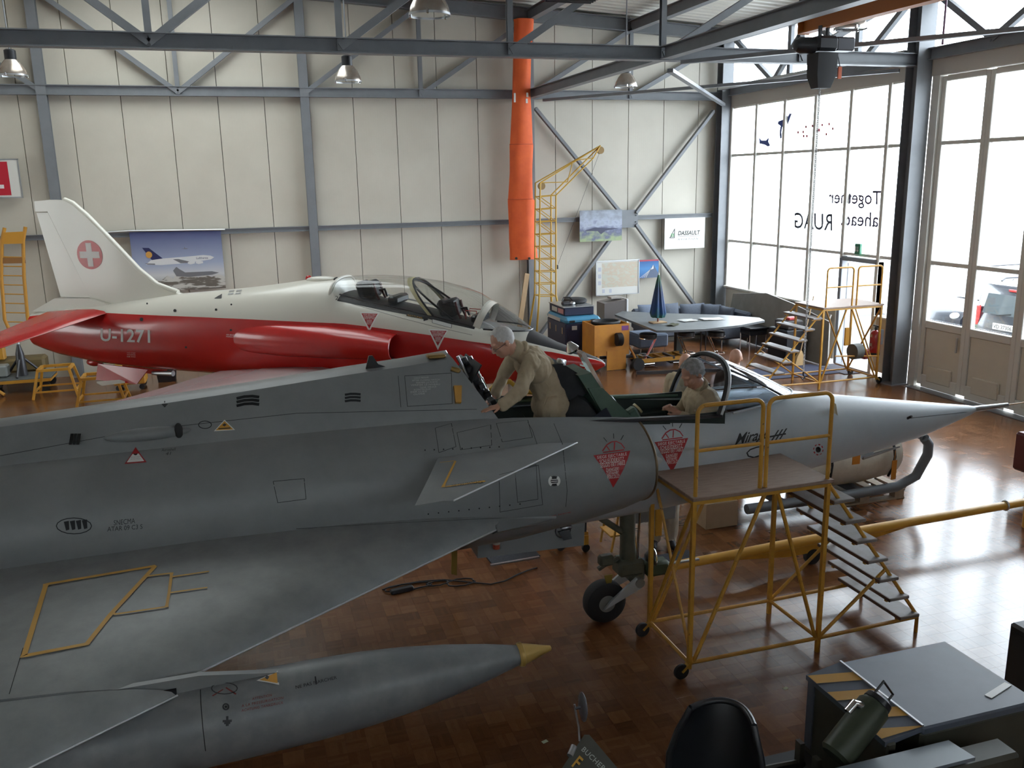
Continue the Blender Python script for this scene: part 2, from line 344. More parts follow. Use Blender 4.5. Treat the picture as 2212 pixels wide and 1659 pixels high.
for sx in (-.2, .2):
    for sz in (-.16, -.08, .08, .16): MB().lathe([(0, .016), (.02, .016)], (9.48+sx, YW-.062, 3.0+sz), (0, -1, 0), 6).build('bolt', DARKM, t, 20)
for xa, xb in ((7.0, 9.28), (9.68, 11.9)): MB().ibeam((xa, YW+.02, 3.02), (xb, YW+.02, 3.02), .1, .11).build('brace_rail', STEEL, t, 20)
# longitudinal beams and horizontal wind bracing
def lbeam(x, ya, yb, z, label, h=.2, name='longitudinal_beam'):
    o = MB().ibeam((x, ya, z), (x, yb, z), .18, h).build(name, STEEL, None, 20); tag(o, label, 'beam')
lbeam(6.9, 13.9, 20.6, ZC, 'grey steel beam from the orange sleeve out to the hall truss')
lbeam(6.9, 6.9, 13.7, ZC, 'grey steel beam from the hall truss towards the orange crane')
for i, x in enumerate((1.681, 4.29, 6.9, 9.51)):
    lbeam(x, YF, YB, ztop(x)+.12, ('grey roof purlin over the plain wall bay', 'grey roof purlin above the high bay lamp near the wall', 'grey roof purlin meeting the top of the orange sleeve', 'grey roof purlin over the crossed wall bracing')[i], .24, 'roof_purlin')
def brace(a, b, label, z=5.82):
    o = MB().beam((a[0], a[1], z), (b[0], b[1], z), .1, .06).build('wind_brace', STEEL, None, 20); tag(o, label, 'brace')
brace((7.15, 20.4), (11.8, 14.05), 'flat grey wind brace from the orange sleeve to the wide column')
brace((7.15, 14.0), (11.85, 20.3), 'pale flat wind brace from the hall truss to the corner column', 5.74)
brace((7.15, 13.6), (11.8, 7.6), 'flat grey wind brace from the hall truss past the chain hoist')
# ---------------------------------------------------------------- glazed wall
XG = 12.25; GL = glass('window_glass', (.97, .99, 1.0), .05)
LOWP = mat('low_panel_cream', (.60, .56, .47), .5, c2=(.55, .51, .43), ns=1.5)
SILL, T1, T2, HD = 1.2, 4.51, 2.37, 5.68
wr = tag(thing('wall_right', (XG, 8, 0), 'pale panelled glazed side wall', None), kind='structure'); del wr['label']
MB().box((XG, (YF+YB)/2, 5.83), (.16, YB-YF, .3)).build('header', mat('header_beige', (.50, .47, .42), .5), wr, 0)
MB().ibeam((XG-.12, YF, 6.06), (XG-.12, YB, 6.06), .16, .2).build('eaves_beam', STEEL, wr, 20)
MB().box((XG, (YF+YB)/2, 7.42), (.16, YB-YF, .35)).build('top_rail', STEEL, wr, 0)
MB().box((XG+.02, 20.72, 3.0), (.2, .5, 6.0)).build('corner_post', STEEL, wr, 0)
# truss along the glazing above the header
for ya, za, yb, zb in ((20.3, 7.25, 18.6, 6.12), (13.9, 7.25, 12.3, 6.12), (17.3, 7.3, 18.6, 6.12), (17.3, 7.25, 15.6, 6.12), (14.0, 7.3, 15.6, 6.12), (10.3, 7.25, 12.3, 6.12), (10.3, 7.25, 8.3, 6.12)):
    MB().beam((XG-.1, ya, za), (XG-.1, yb, zb), .1, .1, (1, 0, 0)).build('eaves_diagonal', STEEL, wr, 20)
for y in (18.14, 15.82, 11.2, 8.9, 4.5, 2.1): MB().beam((XG, y, 6.1), (XG, y, 7.3), .12, .09, (1, 0, 0)).build('clerestory_post', STEEL, wr, 20)
MB().box((XG+.03, (6.8+YB)/2, 6.75), (.008, YB-6.8, 1.3)).build('clerestory_pane', GL, wr, 0)
MB().box((XG+.03, (6.8+YF)/2, 6.75), (.1, 6.8-YF, 1.3)).build('end_panel', LOWP, wr, 0)
cnt = [0]
def window(ya, yb, mull, label, sill=SILL, zt=(T2, T1), hd=HD, skip_low=None, fw=.09):
    """glazed bay: frame, mullions, transoms, sill and one pane for each opening"""
    cnt[0] += 1
    w = thing('window_%d' % cnt[0], (XG, (ya+yb)/2, sill), label, None); w['kind'] = 'structure'
    ys = [ya]+list(mull)+[yb]; zs = [sill]+list(zt)+[hd]
    for y in ys: MB().rbox((XG-.02, y, (sill+hd)/2), (.14, fw, hd-sill), .008).build('mullion', WINDOWF, w, 30)
    for z in zt+(hd,):
        for a, b in zip(ys[:-1], ys[1:]): MB().box((XG, (a+b)/2, z), (.1, abs(b-a)-fw, .06)).build('transom', WINDOWF, w, 20)
    for a, b in zip(ys[:-1], ys[1:]):
        for k, (z0, z1) in enumerate(zip(zs[:-1], zs[1:])):
            if skip_low and k == 0 and skip_low((a+b)/2): continue
            MB().box((XG, (a+b)/2, (z0+z1)/2), (.006, abs(b-a)-fw*.8, z1-z0-.04)).build('pane', GL, w, 0)
    return w
mull1 = [19.3, 18.14, 17.0, 15.82, 14.7]
w1 = window(20.43, 13.98, mull1, 'tall white framed glazing with mirrored lettering and a doorway', skip_low=lambda y: 14.7 < y < 15.82)
for a, b in ((20.43, 19.3), (19.3, 18.14), (18.14, 17.0), (17.0, 15.9), (14.64, 13.98)):
    MB().rbox((XG-.01, (a+b)/2, .62), (.12, abs(a-b)-.02, 1.1), .01).build('lower_panel', LOWP, w1, 30)
MB().rbox((XG-.04, 18.17, 1.19), (.24, 4.5, .05), .012).build('sill', WINDOWF, w1, 30)
MB().rbox((XG-.04, 14.3, 1.19), (.24, .66, .05), .012).build('sill', WINDOWF, w1, 30)
# door: open leaf swung outwards, grey frame
DG = mat('door_grey', (.23, .25, .28), .4)
dr = tag(thing('door_1', (XG, 15.26, 0), 'open glazed grey door leaf', None), kind='structure')
for y in (15.80, 14.70): MB().rbox((XG-.02, y, 1.14), (.16, .09, 2.28), .008).build('jamb', DG if y > 15 else WINDOWF, dr, 30)
MB().rbox((XG-.02, 15.25, 2.27), (.16, 1.1, .09), .008).build('lintel', DG, dr, 30)
MB().box((XG, 15.25, .012), (.22, 1.0, .024)).build('threshold', ALU, dr, 0)
lf = MB()
for (x, z, sx, sz) in ((XG+.1, 1.1, .1, 2.15), (XG+.98, 1.1, .1, 2.15), (XG+.54, .1, .8, .14), (XG+.54, 2.12, .8, .1), (XG+.54, 1.05, .8, .08)): lf.rbox((x, 15.77, z), (sx, .05, sz), .008)
lf.build('leaf', DG, dr, 30)
MB().box((XG+.54, 15.77, 1.1), (.8, .02, 1.95)).build('leaf_panel', mat('door_panel_grey', (.30, .33, .32), .5), dr, 0)
mb = MB().tube([(XG+.9, 15.73, 1.05), (XG+.9, 15.68, 1.05), (XG+.78, 15.68, 1.05)], .012, 8); mb.build('handle', CHROME, dr, 40)
# folding gates beyond the wide column
def gate(ya, yb, n, first, label, group=None):
    cnt2 = first; pw = (ya-yb)/n
    for i in range(n):
        a = ya - i*pw; b = a - pw
        d = tag(thing('door_%d' % (first+i), (XG+.05, (a+b)/2, 0), label[i], None), kind='structure')
        fr = MB()
        for y in (a-.05, b+.05): fr.rbox((XG+.04, y, 2.86), (.1, .10, 5.6), .01)
        for z, h in ((.14, .24), (1.22, .14), (T2, .08), (T1, .07), (5.62, .1)): fr.rbox((XG+.04, (a+b)/2, z), (.1, pw-.2, h), .01)
        fr.build('frame', WINDOWF, d, 30)
        MB().rbox((XG+.05, (a+b)/2, .70), (.06, pw-.2, .9), .012).build('lower_panel', LOWP, d, 30)
        MB().rbox((XG+.0, (a+b)/2, .30), (.05, pw*.55, .3), .012).build('kick_panel', LOWP, d, 30)
        for z0, z1 in ((1.29, T2), (T2, T1), (T1, 5.58)): MB().box((XG+.05, (a+b)/2, (z0+z1)/2), (.006, pw-.2, z1-z0-.05)).build('pane', GL, d, 0)
        if i in (0, 2): MB().rbox((XG-.03, b+.16, .95), (.03, .04, .28), .008).build('handle', ALU, d, 30)
gate(13.45, 7.0, 6, 2, ['cream folding gate leaf next to the fire extinguisher column', 'cream folding gate leaf in front of the parked van', 'cream folding gate leaf past the parked van', 'cream folding gate leaf fourth from the wide column', 'cream folding gate leaf fifth from the wide column', 'cream folding gate leaf sixth from the wide column'])
MB().box((XG+.02, 13.55, 2.9), (.16, .18, 5.8)).build('gate_post', WINDOWF, wr, 0)
MB().box((XG+.02, 1.8, 3.0), (.16, 9.7, 6.0)).build('end_panel', LOWP, wr, 0)
MB().box((XG+.02, 6.8, 2.9), (.16, .36, 5.8)).build('gate_post', WINDOWF, wr, 0)
MB().box((XG-.1, 10.2, .006), (.25, 6.6, .012)).build('guide_rail', STEEL, wr, 0)
# cable tray along the glazing
o = MB().beam((11.8, 13.9, 6.12), (11.8, 20.4, 6.12), .12, .06).build('cable_tray', ALU, None, 20); tag(o, 'perforated metal cable tray along the top of the glazing', 'cable tray')
# outside ground
o = MB().box((32, 10, -.16), (39, 90, .2)).build('ground', mat('pale_concrete', (.42, .42, .42), .8, c2=(.48, .48, .47), ns=3), None, 0); tag(o, kind='structure')
# ================================================================ markings laid on curved skins
_tc = {}
def text2d(s, sp=1.0, shear=0.0, bold=0.0):
    """flat letters of a string, normalised to a unit wide and unit high box"""
    k = (s, sp, shear, bold)
    if k in _tc: return _tc[k]
    cu = bpy.data.curves.new('t', 'FONT'); cu.body = s; cu.size = 1; cu.space_character = sp; cu.shear = shear; cu.offset = bold; cu.resolution_u = 3; cu.fill_mode = 'FRONT'; cu.align_x = 'LEFT'
    o = bpy.data.objects.new('t', cu); COL.objects.link(o); bpy.context.view_layer.update()
    me = bpy.data.meshes.new_from_object(o.evaluated_get(bpy.context.evaluated_depsgraph_get()))
    vs = [v.co.copy() for v in me.vertices]; fs = [list(p.vertices) for p in me.polygons]
    bpy.data.objects.remove(o); bpy.data.curves.remove(cu); bpy.data.meshes.remove(me)
    x0 = min(v.x for v in vs); x1 = max(v.x for v in vs); y0 = min(v.y for v in vs); y1 = max(v.y for v in vs)
    vs = [((v.x-x0)/(x1-x0), (v.y-y0)/(y1-y0)) for v in vs]
    _tc[k] = (vs, fs); return _tc[k]
def hit(u, v, bvh):
    d = ray(u, v).normalized(); h = bvh.ray_cast(CAM, d, 60)
    if h[0] is not None: return h[0]
    best = None                                  # just off the edge: nearest point of the skin
    for i in range(60):
        q = bvh.find_nearest(CAM+d*(3+.3*i))
        if q[0] is not None and (best is None or q[3] < best[3]): best = q
    return best[0].copy()
def lay(name, mat_, parent, vs2, fs, O, U, Vv, bvh=None, off=.004, cut=None, label=None):
    """map flat (x, y) onto O + U x + V y, then drop it onto the skin along the local normal"""
    n = U.cross(Vv).normalized(); bm = bmesh.new(); bv = [bm.verts.new((x, y, 0)) for x, y in vs2]
    for f in fs:
        try: bm.faces.new([bv[i] for i in f])
        except ValueError: pass
    if cut:
        bmesh.ops.triangulate(bm, faces=bm.faces)
        for _ in range(5):
            ee = [e for e in bm.edges if ((U*(e.verts[0].co.x-e.verts[1].co.x)+Vv*(e.verts[0].co.y-e.verts[1].co.y)).length > cut)]
            if not ee: break
            bmesh.ops.subdivide_edges(bm, edges=ee, cuts=1); bmesh.ops.triangulate(bm, faces=[f for f in bm.faces if len(f.verts) > 3])
    P = []
    for v in bm.verts:
        p = O + U*v.co.x + Vv*v.co.y
        if bvh:
            best = None
            for sgn in (1, -1):
                h = bvh.ray_cast(p + n*sgn*.0 + n*sgn*.35, -n*sgn, .7)
                if h[0] is not None and (best is None or (h[0]-p).length < (best[0]-p).length): best = h
            if best: q = best[1] if best[1].dot(n) > 0 else -best[1]; p = best[0] + q*off
            else: p = p + n*off
        else: p = p + n*off
        P.append(p)
    for i, v in enumerate(bm.verts): v.index = i
    F = [[v.index for v in f.verts] for f in bm.faces]; bm.free()
    mb = MB(); mb.v = P; mb.f = F; mb.m = [0]*len(F)
    o0 = wpos(parent); me = bpy.data.meshes.new(name); me.from_pydata([tuple(p-o0) for p in P], [], F); me.materials.append(mat_)
    o = bpy.data.objects.new(name, me); COL.objects.link(o); o.parent = parent
    if label: o['label'] = label
    return o
def frame_px(p00, p10, p01, bvh): a = hit(*p00, bvh); b = hit(*p10, bvh); c = hit(*p01, bvh); return a, b-a, c-a
def text_px(s, p00, p10, p01, bvh, mat_, parent, sp=1.0, shear=0., bold=0., off=.004, name='lettering', cut=None):
    O, U, Vv = frame_px(p00, p10, p01, bvh); vs, fs = text2d(s, sp, shear, bold)
    return lay(name, mat_, parent, vs, fs, O, U, Vv, bvh, off, cut)
def poly_px(pts, bvh, mat_, parent, name='marking', off=.003, cut=.12):
    """filled polygon whose corners are points on the skin"""
    H = [hit(u, v, bvh) for u, v in pts]; O = H[0]; U = H[1]-H[0]; W = H[2]-H[0]
    n = U.cross(W).normalized(); e1 = U.normalized(); e2 = n.cross(e1)
    if n.dot(CAM-O) < 0: e2 = -e2
    vs = [((p-O).dot(e1), (p-O).dot(e2)) for p in H]
    return lay(name, mat_, parent, vs, [list(range(len(vs)))], O, e1, e2, bvh, off, cut)
def strip_px(pts, w, bvh, mat_, parent, name='marking', off=.003, step=18, closed=False):
    """a painted line of width w following the skin through the given points"""
    Q = []
    L = list(pts)+([pts[0]] if closed else [])
    for (a, b) in zip(L[:-1], L[1:]):
        n = max(1, int(math.hypot(b[0]-a[0], b[1]-a[1])/step))
        for i in range(n): Q.append((a[0]+(b[0]-a[0])*i/n, a[1]+(b[1]-a[1])*i/n))
    Q.append(L[-1]); H = []
    for u, v in Q:
        h = bvh.ray_cast(CAM, ray(u, v).normalized(), 60)
        if h[0] is not None: H.append((h[0], h[1] if h[1].dot(CAM-h[0]) > 0 else -h[1]))
    P = []
    for i, (p, n) in enumerate(H):
        d = (H[min(i+1, len(H)-1)][0]-H[max(i-1, 0)][0]).normalized(); s_ = n.cross(d).normalized()
        k = w/2
        if 0 < i < len(H)-1:
            d1 = (p-H[i-1][0]).normalized(); d2 = (H[i+1][0]-p).normalized(); c = max(.35, math.sqrt(max(0, (1+d1.dot(d2))/2))); k = w/2/c
        P += [p+n*off+s_*k, p+n*off-s_*k]
    mb = MB().add(P, [(2*i, 2*i+1, 2*i+3, 2*i+2) for i in range(len(H)-1)])
    return mb.build(name, mat_, parent, 60)
INK = mat('black_stencil', (.015, .015, .018), .5)
WHITEM = mat('white_stencil', (.75, .74, .72), .5)
REDM = mat('red_marking', (.38, .02, .025), .45)
ORM = mat('orange_marking', (.62, .30, .035), .5)
YELM = mat('yellow_marking', (.62, .33, .04), .5)
# ================================================================ dark grey delta fighter
MY = 6.93
def sring(x, cz, w, hu, hd, n=2.0, N=56, y0=MY):
    R = []
    for k in range(N):
        t = 2*PI*k/N; s, c = math.sin(t), math.cos(t); e = 2.0/n
        R.append(V((x, y0 - w*math.copysign(abs(s)**e, s), cz + (hu if c > 0 else hd)*math.copysign(abs(c)**e, c))))
    return R
def lerp_st(tab, xs):
    out = []
    for x in xs:
        for a, b in zip(tab[:-1], tab[1:]):
            if a[0] >= x >= b[0]:
                t = (a[0]-x)/(a[0]-b[0]) if a[0] != b[0] else 0
                out.append([x]+[a[i]+(b[i]-a[i])*t for i in range(1, len(a))]); break
    return out
GREY = mat('dark_grey_aircraft_paint', (.20, .21, .21), .42, c2=(.24, .25, .248), ns=2.2, bump=.02, bs=60)
GREYW = mat('grey_wing_paint', (.21, .22, .22), .40, c2=(.27, .28, .275), ns=5, bump=.03, bs=120)
GREY_LIT = mat('grey_nose_paint_lit', (.46, .50, .53), .36, c2=(.41, .45, .48), ns=2.0)  # nose grey made lighter: window light falloff put into the colour
DARKIN = mat('dark_cavity', (.010, .011, .012), .7)
GREEN = mat('cockpit_green', (.075, .125, .09), .5, c2=(.095, .15, .11), ns=8)
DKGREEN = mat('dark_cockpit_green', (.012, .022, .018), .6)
jet = thing('delta_fighter_jet', (0, MY, 0), 'dark grey delta wing fighter jet with open cockpit and pointed nose', 'aircraft')
TA = [(7.12, 1.632, .012, .012, .012, 2), (7.0, 1.626, .05, .05, .05, 2), (6.7, 1.61, .112, .112, .112, 2), (6.3, 1.595, .19, .19, .19, 2), (5.8, 1.60, .266, .266, .266, 2), (5.37, 1.61, .325, .325, .325, 2),
      (4.82, 1.625, .40, .40, .40, 2), (4.3, 1.62, .44, .43, .45, 2.2), (3.92, 1.61, .47, .45, .48, 2.6), (3.4, 1.60, .485, .48, .50, 3.0), (3.0, 1.60, .49, .53, .52, 3.0), (2.4, 1.60, .49, .57, .54, 3.0), (1.8, 1.60, .49, .62, .54, 3.0), (1.2, 1.6, .48, .6, .5, 3)]
xsA = [7.12, 7.06, 7.0, 6.85, 6.7, 6.5, 6.3, 6.05, 5.8, 5.6, 5.37, 5.1, 4.82, 4.55, 4.3, 4.1, 3.92, 3.65, 3.4, 3.2, 3.0, 2.7, 2.4, 2.1, 1.8, 1.5, 1.2]
stA = lerp_st(TA, xsA); ringsA = [sring(s[0], *s[1:]) for s in stA]
SKW = .43
def skipA(i, k):
    n = len(ringsA[0]); 
    return 3.93 > xsA[i] and xsA[i+1] > 1.79 and all(abs(p.y-MY) < SKW and p.z > 1.95 for p in (ringsA[i][k], ringsA[i][(k+1) % n], ringsA[i+1][k], ringsA[i+1][(k+1) % n]))
nose = MB().loft(ringsA, True, (True, True), 0, skipA).build('nose_fuselage', GREY_LIT, jet, 30, 'pointed nose section in grey lightened for the window light')
TB = [(3.10, 1.66, .775, .40, .40, 2.2), (2.9, 1.65, .79, .44, .46, 2.2), (2.5, 1.64, .81, .50, .52, 2.25), (2.0, 1.63, .82, .56, .58, 2.3), (1.2, 1.62, .80, .60, .62, 2.3), (0, 1.61, .76, .62, .64, 2.2), (-1.5, 1.60, .73, .61, .64, 2.1), (-3, 1.60, .70, .58, .62, 2), (-4.5, 1.60, .62, .55, .56, 2), (-5.6, 1.62, .5, .48, .48, 2), (-6.2, 1.63, .45, .44, .44, 2)]
xsB = [3.10, 3.0, 2.9, 2.7, 2.5, 2.25, 2.0, 1.8, 1.5, 1.2, .8, .4, 0, -.5, -1, -1.5, -2, -2.5, -3, -3.7, -4.5, -5, -5.6, -6.2]
stB = lerp_st(TB, xsB); ringsB = [sring(s[0], *s[1:]) for s in stB]
def skipB(i, k):
    n = len(ringsB[0])
    return xsB[i+1] > 1.79 and all(abs(p.y-MY) < SKW and p.z > 1.95 for p in (ringsB[i][k], ringsB[i][(k+1) % n], ringsB[i+1][k], ringsB[i+1][(k+1) % n]))
body = MB().loft(ringsB, True, (False, True), 0, skipB).build('fuselage', GREY, jet, 30)
BVA = bvh_of(nose); BVB = bvh_of(body)
# intake lip, dark duct, inlet cone
lipr = [p.copy() for p in sring(3.10, 1.66, .772, .397, .397, 2.2)]
for side in (-1, 1):
    pts = [p for p in lipr if (MY-p.y)*side > .40]
    pts.sort(key=lambda p: math.atan2(p.z-1.66, (MY-p.y)*side))
    MB().tube(pts, .013, 8).build('intake_lip', mat('bronze_lip', (.16, .11, .06), .4, .5), jet, 50, 'bronze brown lip around the air intake')
    a = [V((3.09, p.y, p.z)) for p in pts]; b = [V((2.3, MY+(p.y-MY)*.93, 1.66+(p.z-1.66)*.9)) for p in pts]
    MB().loft([a, b], False, (False, False)).build('intake_duct', DARKIN, jet, 50)
    MB().add([(2.3, MY-side*.42, 1.36), (2.3, MY-side*.68, 1.36), (2.3, MY-side*.68, 1.94), (2.3, MY-side*.42, 1.94)], [(0, 1, 2, 3)]).build('intake_face', DARKIN, jet, 0)
    # half cone on the fuselage side
    rg = []
    for x, r in ((3.32, .004), (3.2, .06), (3.08, .12), (2.9, .19), (2.6, .24)): rg.append([V((x, MY-side*(.47+r*math.sin(PI*k/10)), 1.66+r*1.25*math.cos(PI*k/10))) for k in range(11)])
    MB().loft(rg, False, (False, False)).build('inlet_cone', mat('pale_cone', (.45, .45, .44), .35), jet, 40, 'pale conical centre body of the air intake')
# fabric cover draped on the intake top
mb = MB(); Pc = []
CL = mat('grey_cloth', (.17, .16, .13), .9, c2=(.22, .20, .16), ns=14, bump=.3, bs=30)
# dorsal fairing
def dors(x, zt, wb, wt):
    zb = 2.10
    return [V((x, MY-wb, zb)), V((x, MY-wb*.93, zb+.08)), V((x, MY-wt*1.25, zt-.08)), V((x, MY-wt, zt-.02)), V((x, MY-wt*.5, zt)), V((x, MY+wt*.5, zt)), V((x, MY+wt, zt-.02)), V((x, MY+wt*1.25, zt-.08)), V((x, MY+wb*.93, zb+.08)), V((x, MY+wb, zb))]
rg = [dors(x, zt, wb, wt) for x, zt, wb, wt in ((1.56, 2.64, .40, .17), (1.2, 2.605, .40, .165), (.71, 2.57, .39, .16), (0, 2.51, .38, .15), (-.6, 2.465, .37, .14), (-1.74, 2.39, .35, .13), (-3, 2.32, .3, .12), (-4.5, 2.26, .25, .1), (-5.8, 2.12, .15, .06))]
fr = [V((1.56+(2.64-p.z)/.42*.27, p.y, p.z)) for p in rg[0]]     # raked front edge
rg = [fr]+rg
dorsal = MB().loft(rg, True, (True, True)).build('dorsal_fairing', GREY, jet, 28, 'raised dorsal fairing behind the cockpit')
BVD = bvh_of(dorsal)
MB().box((1.7, MY, 2.42), (.012, .5, .34), Ry(.56)).build('bulkhead', DARKIN, jet, 0)
fin = MB(); 
for s_ in (0,):
    rgs = []
    for (xl, xt, z, th) in ((-2.3, -5.9, 2.25, .09), (-5.0, -6.6, 3.75, .03)):
        rgs.append([V((xl, MY, z)), V((xl-(xl-xt)*.3, MY-th, z)), V((xt, MY, z)), V((xl-(xl-xt)*.3, MY+th, z))])
    fin.loft(rgs)
fin.build('tail_fin', GREY, jet, 60)
MB().lathe([(0, .44), (-.25, .40), (-.5, .36)], (-6.2, MY, 1.63), (1, 0, 0), 28).build('exhaust_nozzle', DARKM, jet, 40)
# delta wings with a leading edge notch
def wing(side):
    st = []
    def sec(off, dx, zoff=0.0):
        Y = 6.2-(off-.73); xl = 1.97-1.73*(off-.73)+dx; xt = -4.75+.06*(off-.73)
        zl = 1.42-.075*(off-.73)+zoff; ch = xl-xt; up = []; lo = []
        for t in (0, .006, .02, .05, .1, .2, .35, .55, .8, 1.0):
            th = .045*min(ch, 4.6)*(2.97*math.sqrt(t)-1.26*t-3.5*t*t+2.8*t**3-1.0*t**4)*.95
            cam_ = .035*math.sin(PI*min(1, t*1.2)**.6) if t < .83 else 0
            up.append(V((xl-ch*t, MY-side*off, zl+cam_+th*.62))); lo.append(V((xl-ch*t, MY-side*off, zl+cam_-th*.5)))
        return up+lo[::-1][:-1]
    A = [sec(.60, .22), sec(.73, 0), sec(1.3, 0), sec(1.9, 0), sec(2.25, 0)]
    B = [sec(2.27, .17, -.012), sec(2.6, .17, -.012), sec(3.2, .17, -.01), sec(4.0, .15, -.01), sec(4.12, -.02, 0)]
    return MB().loft(A, True, (True, True)).loft(B, True, (True, True)).build('wing', GREYW, jet, 40)
wn = wing(1); wing(-1); BVW = bvh_of(wn)
EDGM = mat('edge_highlight_paint', (.62, .63, .64), .3, .3)  # pale tubes paint the thin highlight along the leading edges
for side in (1, -1):
    le = lambda off, dx, zo: V((1.97-1.73*(off-.73)+dx+.004, MY-side*off, 1.42-.075*(off-.73)+zo+.004))
    MB().tube([le(.80, 0, 0), le(1.5, 0, 0), le(2.25, 0, 0)], .007, 6).build('edge_highlight', EDGM, jet, 50); MB().tube([le(2.27, .17, -.012), le(3.2, .17, -.01), le(4.0, .15, -.01)], .006, 6).build('edge_highlight', EDGM, jet, 50)
# dark notch wall
MB().box((-.9, MY-2.26, 1.315), (.75, .016, .03)).build('wing_notch', DARKIN, jet, 0)
# wing root fairing strake
MB().loft([[V((2.22, MY-.80, 1.40)), V((2.22, MY-.795, 1.42)), V((2.22, MY-.79, 1.38))], [V((1.7, MY-.93, 1.41)), V((1.7, MY-.80, 1.47)), V((1.7, MY-.78, 1.33))]]).build('root_fairing', GREY, jet, 60)
# canards
for side in (1, -1):
    def cs(x0, x1, off, z, th):
        return [V((x0, MY-side*off, z)), V((x0-(x0-x1)*.25, MY-side*off, z+th)), V((x1, MY-side*off, z)), V((x0-(x0-x1)*.25, MY-side*off, z-th))]
    o = MB().loft([cs(2.42, 1.30, .74, 1.985, .028), cs(1.85, 1.14, 1.14, 1.97, .02), cs(1.22, .96, 1.57, 1.95, .008)]).build('canard', GREY, jet, 50, 'small swept canard fin on the intake side')
    if side == 1: BVC = bvh_of(o)
    MB().tube([(2.42, MY-side*.74, 1.985), (1.85, MY-side*1.14, 1.97), (1.22, MY-side*1.57, 1.95)], .006, 6).build('canard_edge', mat('edge_highlight_paint', (.62, .63, .64), .3, .3), jet, 50)
# cockpit tub
mb = MB()
mb.box((2.87, MY, 1.30), (2.12, .80, .03)); mb.box((2.87, MY-.395, 1.66), (2.12, .02, .70)); mb.box((2.87, MY+.395, 1.66), (2.12, .02, .70)); mb.box((1.83, MY, 1.68), (.03, .78, .74)); mb.box((3.93, MY, 1.60), (.03, .78, .58))
mb.build('cockpit_tub', DKGREEN, jet, 0)
# sill rails, side consoles
for s_ in (-1, 1):
    MB().rbox((2.86, MY+s_*.412, 2.035), (2.06, .065, .03), .008, Ry(.055)).build('cockpit_sill', GREEN if s_ > 0 else DARKM, jet, 30)
    MB().rbox((3.2, MY+s_*.34, 1.82), (1.0, .16, .10), .01).build('side_console', DKGREEN, jet, 30)
# windscreen
ARC = []; BASE = []
for k in range(25):
    t = -1+2*k/24; s_ = math.sin(t*PI/2); c_ = math.cos(t*PI/2)
    ARC.append(V((3.86+.17*c_**.8, MY+.445*math.copysign(abs(s_)**.8, s_), 2.0+.43*c_**.75)))
    BASE.append(V((4.0+.83*c_**1.15, MY+.415*math.copysign(abs(s_)**.9, s_), 1.99+.058*c_)))
WSG = glass('windscreen_glass', (.62, .68, .74), .12)
MB().loft([ARC, [a.lerp(b, .33)+V((0, 0, .012)) for a, b in zip(ARC, BASE)], [a.lerp(b, .66)+V((0, 0, .012)) for a, b in zip(ARC, BASE)], BASE], False, (False, False)).build('windscreen', WSG, jet, 50)
MB().tube(ARC, .022, 8).build('windscreen_arch', GREY_LIT, jet, 50, 'grey arch of the windscreen')
MB().tube([p+V((-.018, 0, -.004)) for p in ARC], .020, 8).build('arch_seal', BLACK, jet, 50)
MB().tube(BASE, .012, 6).build('windscreen_base', GREY_LIT, jet, 50)
for k in (7, 17): MB().tube([ARC[k], ARC[k].lerp(BASE[k], .5)+V((0, 0, .012)), BASE[k]], .011, 6).build('windscreen_frame', DARKM if k == 7 else GREY_LIT, jet, 50)
# dark glare shield under the windscreen
MB().loft([[V((3.97, MY+(p.y-MY)*.88, 2.0+.05*(1-abs(p.y-MY)/.45))) for p in ARC], [V((b.x-.06, MY+(b.y-MY)*.85, b.z-.012)) for b in BASE]], False, (False, False)).build('glare_shield', BLACKP, jet, 50)
# instrument hood with ring sight
mb = MB().tube([(3.98, MY+.25+.13*math.cos(2*PI*k/16), 2.17+.13*math.sin(2*PI*k/16)) for k in range(16)], .022, 8, True); mb.box((3.99, MY+.1, 2.08), (.05, .18, .16)); mb.build('gun_sight', BLACKP, jet, 50)
# ejection seat: black pad, green frame, bright rail
Rs = Ry(-.50)
def sp(x, y, z): return V((2.93, MY, 1.8)) + Rs @ V((x, y, z))
def sbox(nm, c, size, m, b=.02, R=None): return MB().rbox(sp(*c), size, b, (Rs @ R) if R else Rs).build(nm, m, st, 35)
BPAD = mat('black_seat_pad', (.010, .011, .014), .75, c2=(.018, .019, .022), ns=10, bump=.2, bs=25)
mb = MB(); rgp = []
for z, hw, fx, bx in ((-.42, .2, .02, -.16), (-.2, .235, .03, -.22), (.05, .25, .02, -.27), (.28, .25, 0, -.27), (.42, .22, -.02, -.22), (.48, .16, -.05, -.16)):
    rgp.append([sp(fx, -hw, z), sp(fx+.03, -hw*.6, z), sp(fx+.03, hw*.6, z), sp(fx, hw, z), sp(bx, hw*.8, z), sp(bx-.03, 0, z), sp(bx, -hw*.8, z)])
st = mb.loft(rgp).build('ejection_seat', BPAD, jet, 50, 'black padded ejection seat with green frame and bright rail')
mb = MB(); pts2 = [sp(-.12, -.12, .42), sp(.10, -.12, .47), sp(.08, -.12, .60), sp(-.02, -.12, .80), sp(-.10, -.12, .84), sp(-.12, -.12, .66)]
mb.prism(pts2, Rs @ V((0, .24, 0))).build('head_pad', BPAD, st, 30)
for s_ in (-1, 1):
    MB().prism([sp(.06, s_*.2, -.50), sp(.44, s_*.2, -.50), sp(.36, s_*.2, -.2), sp(.26, s_*.2, .1), sp(.16, s_*.2, .45), sp(.05, s_*.2, .52)], Rs @ V((0, s_*.025, 0))).build('side_frame', GREEN, st, 30, 'green riveted side frame')
    MB().tube([sp(.2, s_*.13, .3), sp(.27, s_*.13, -.1), sp(.36, s_*.13, -.45)], .022, 8).build('guide_tube', DARKM, st, 40)
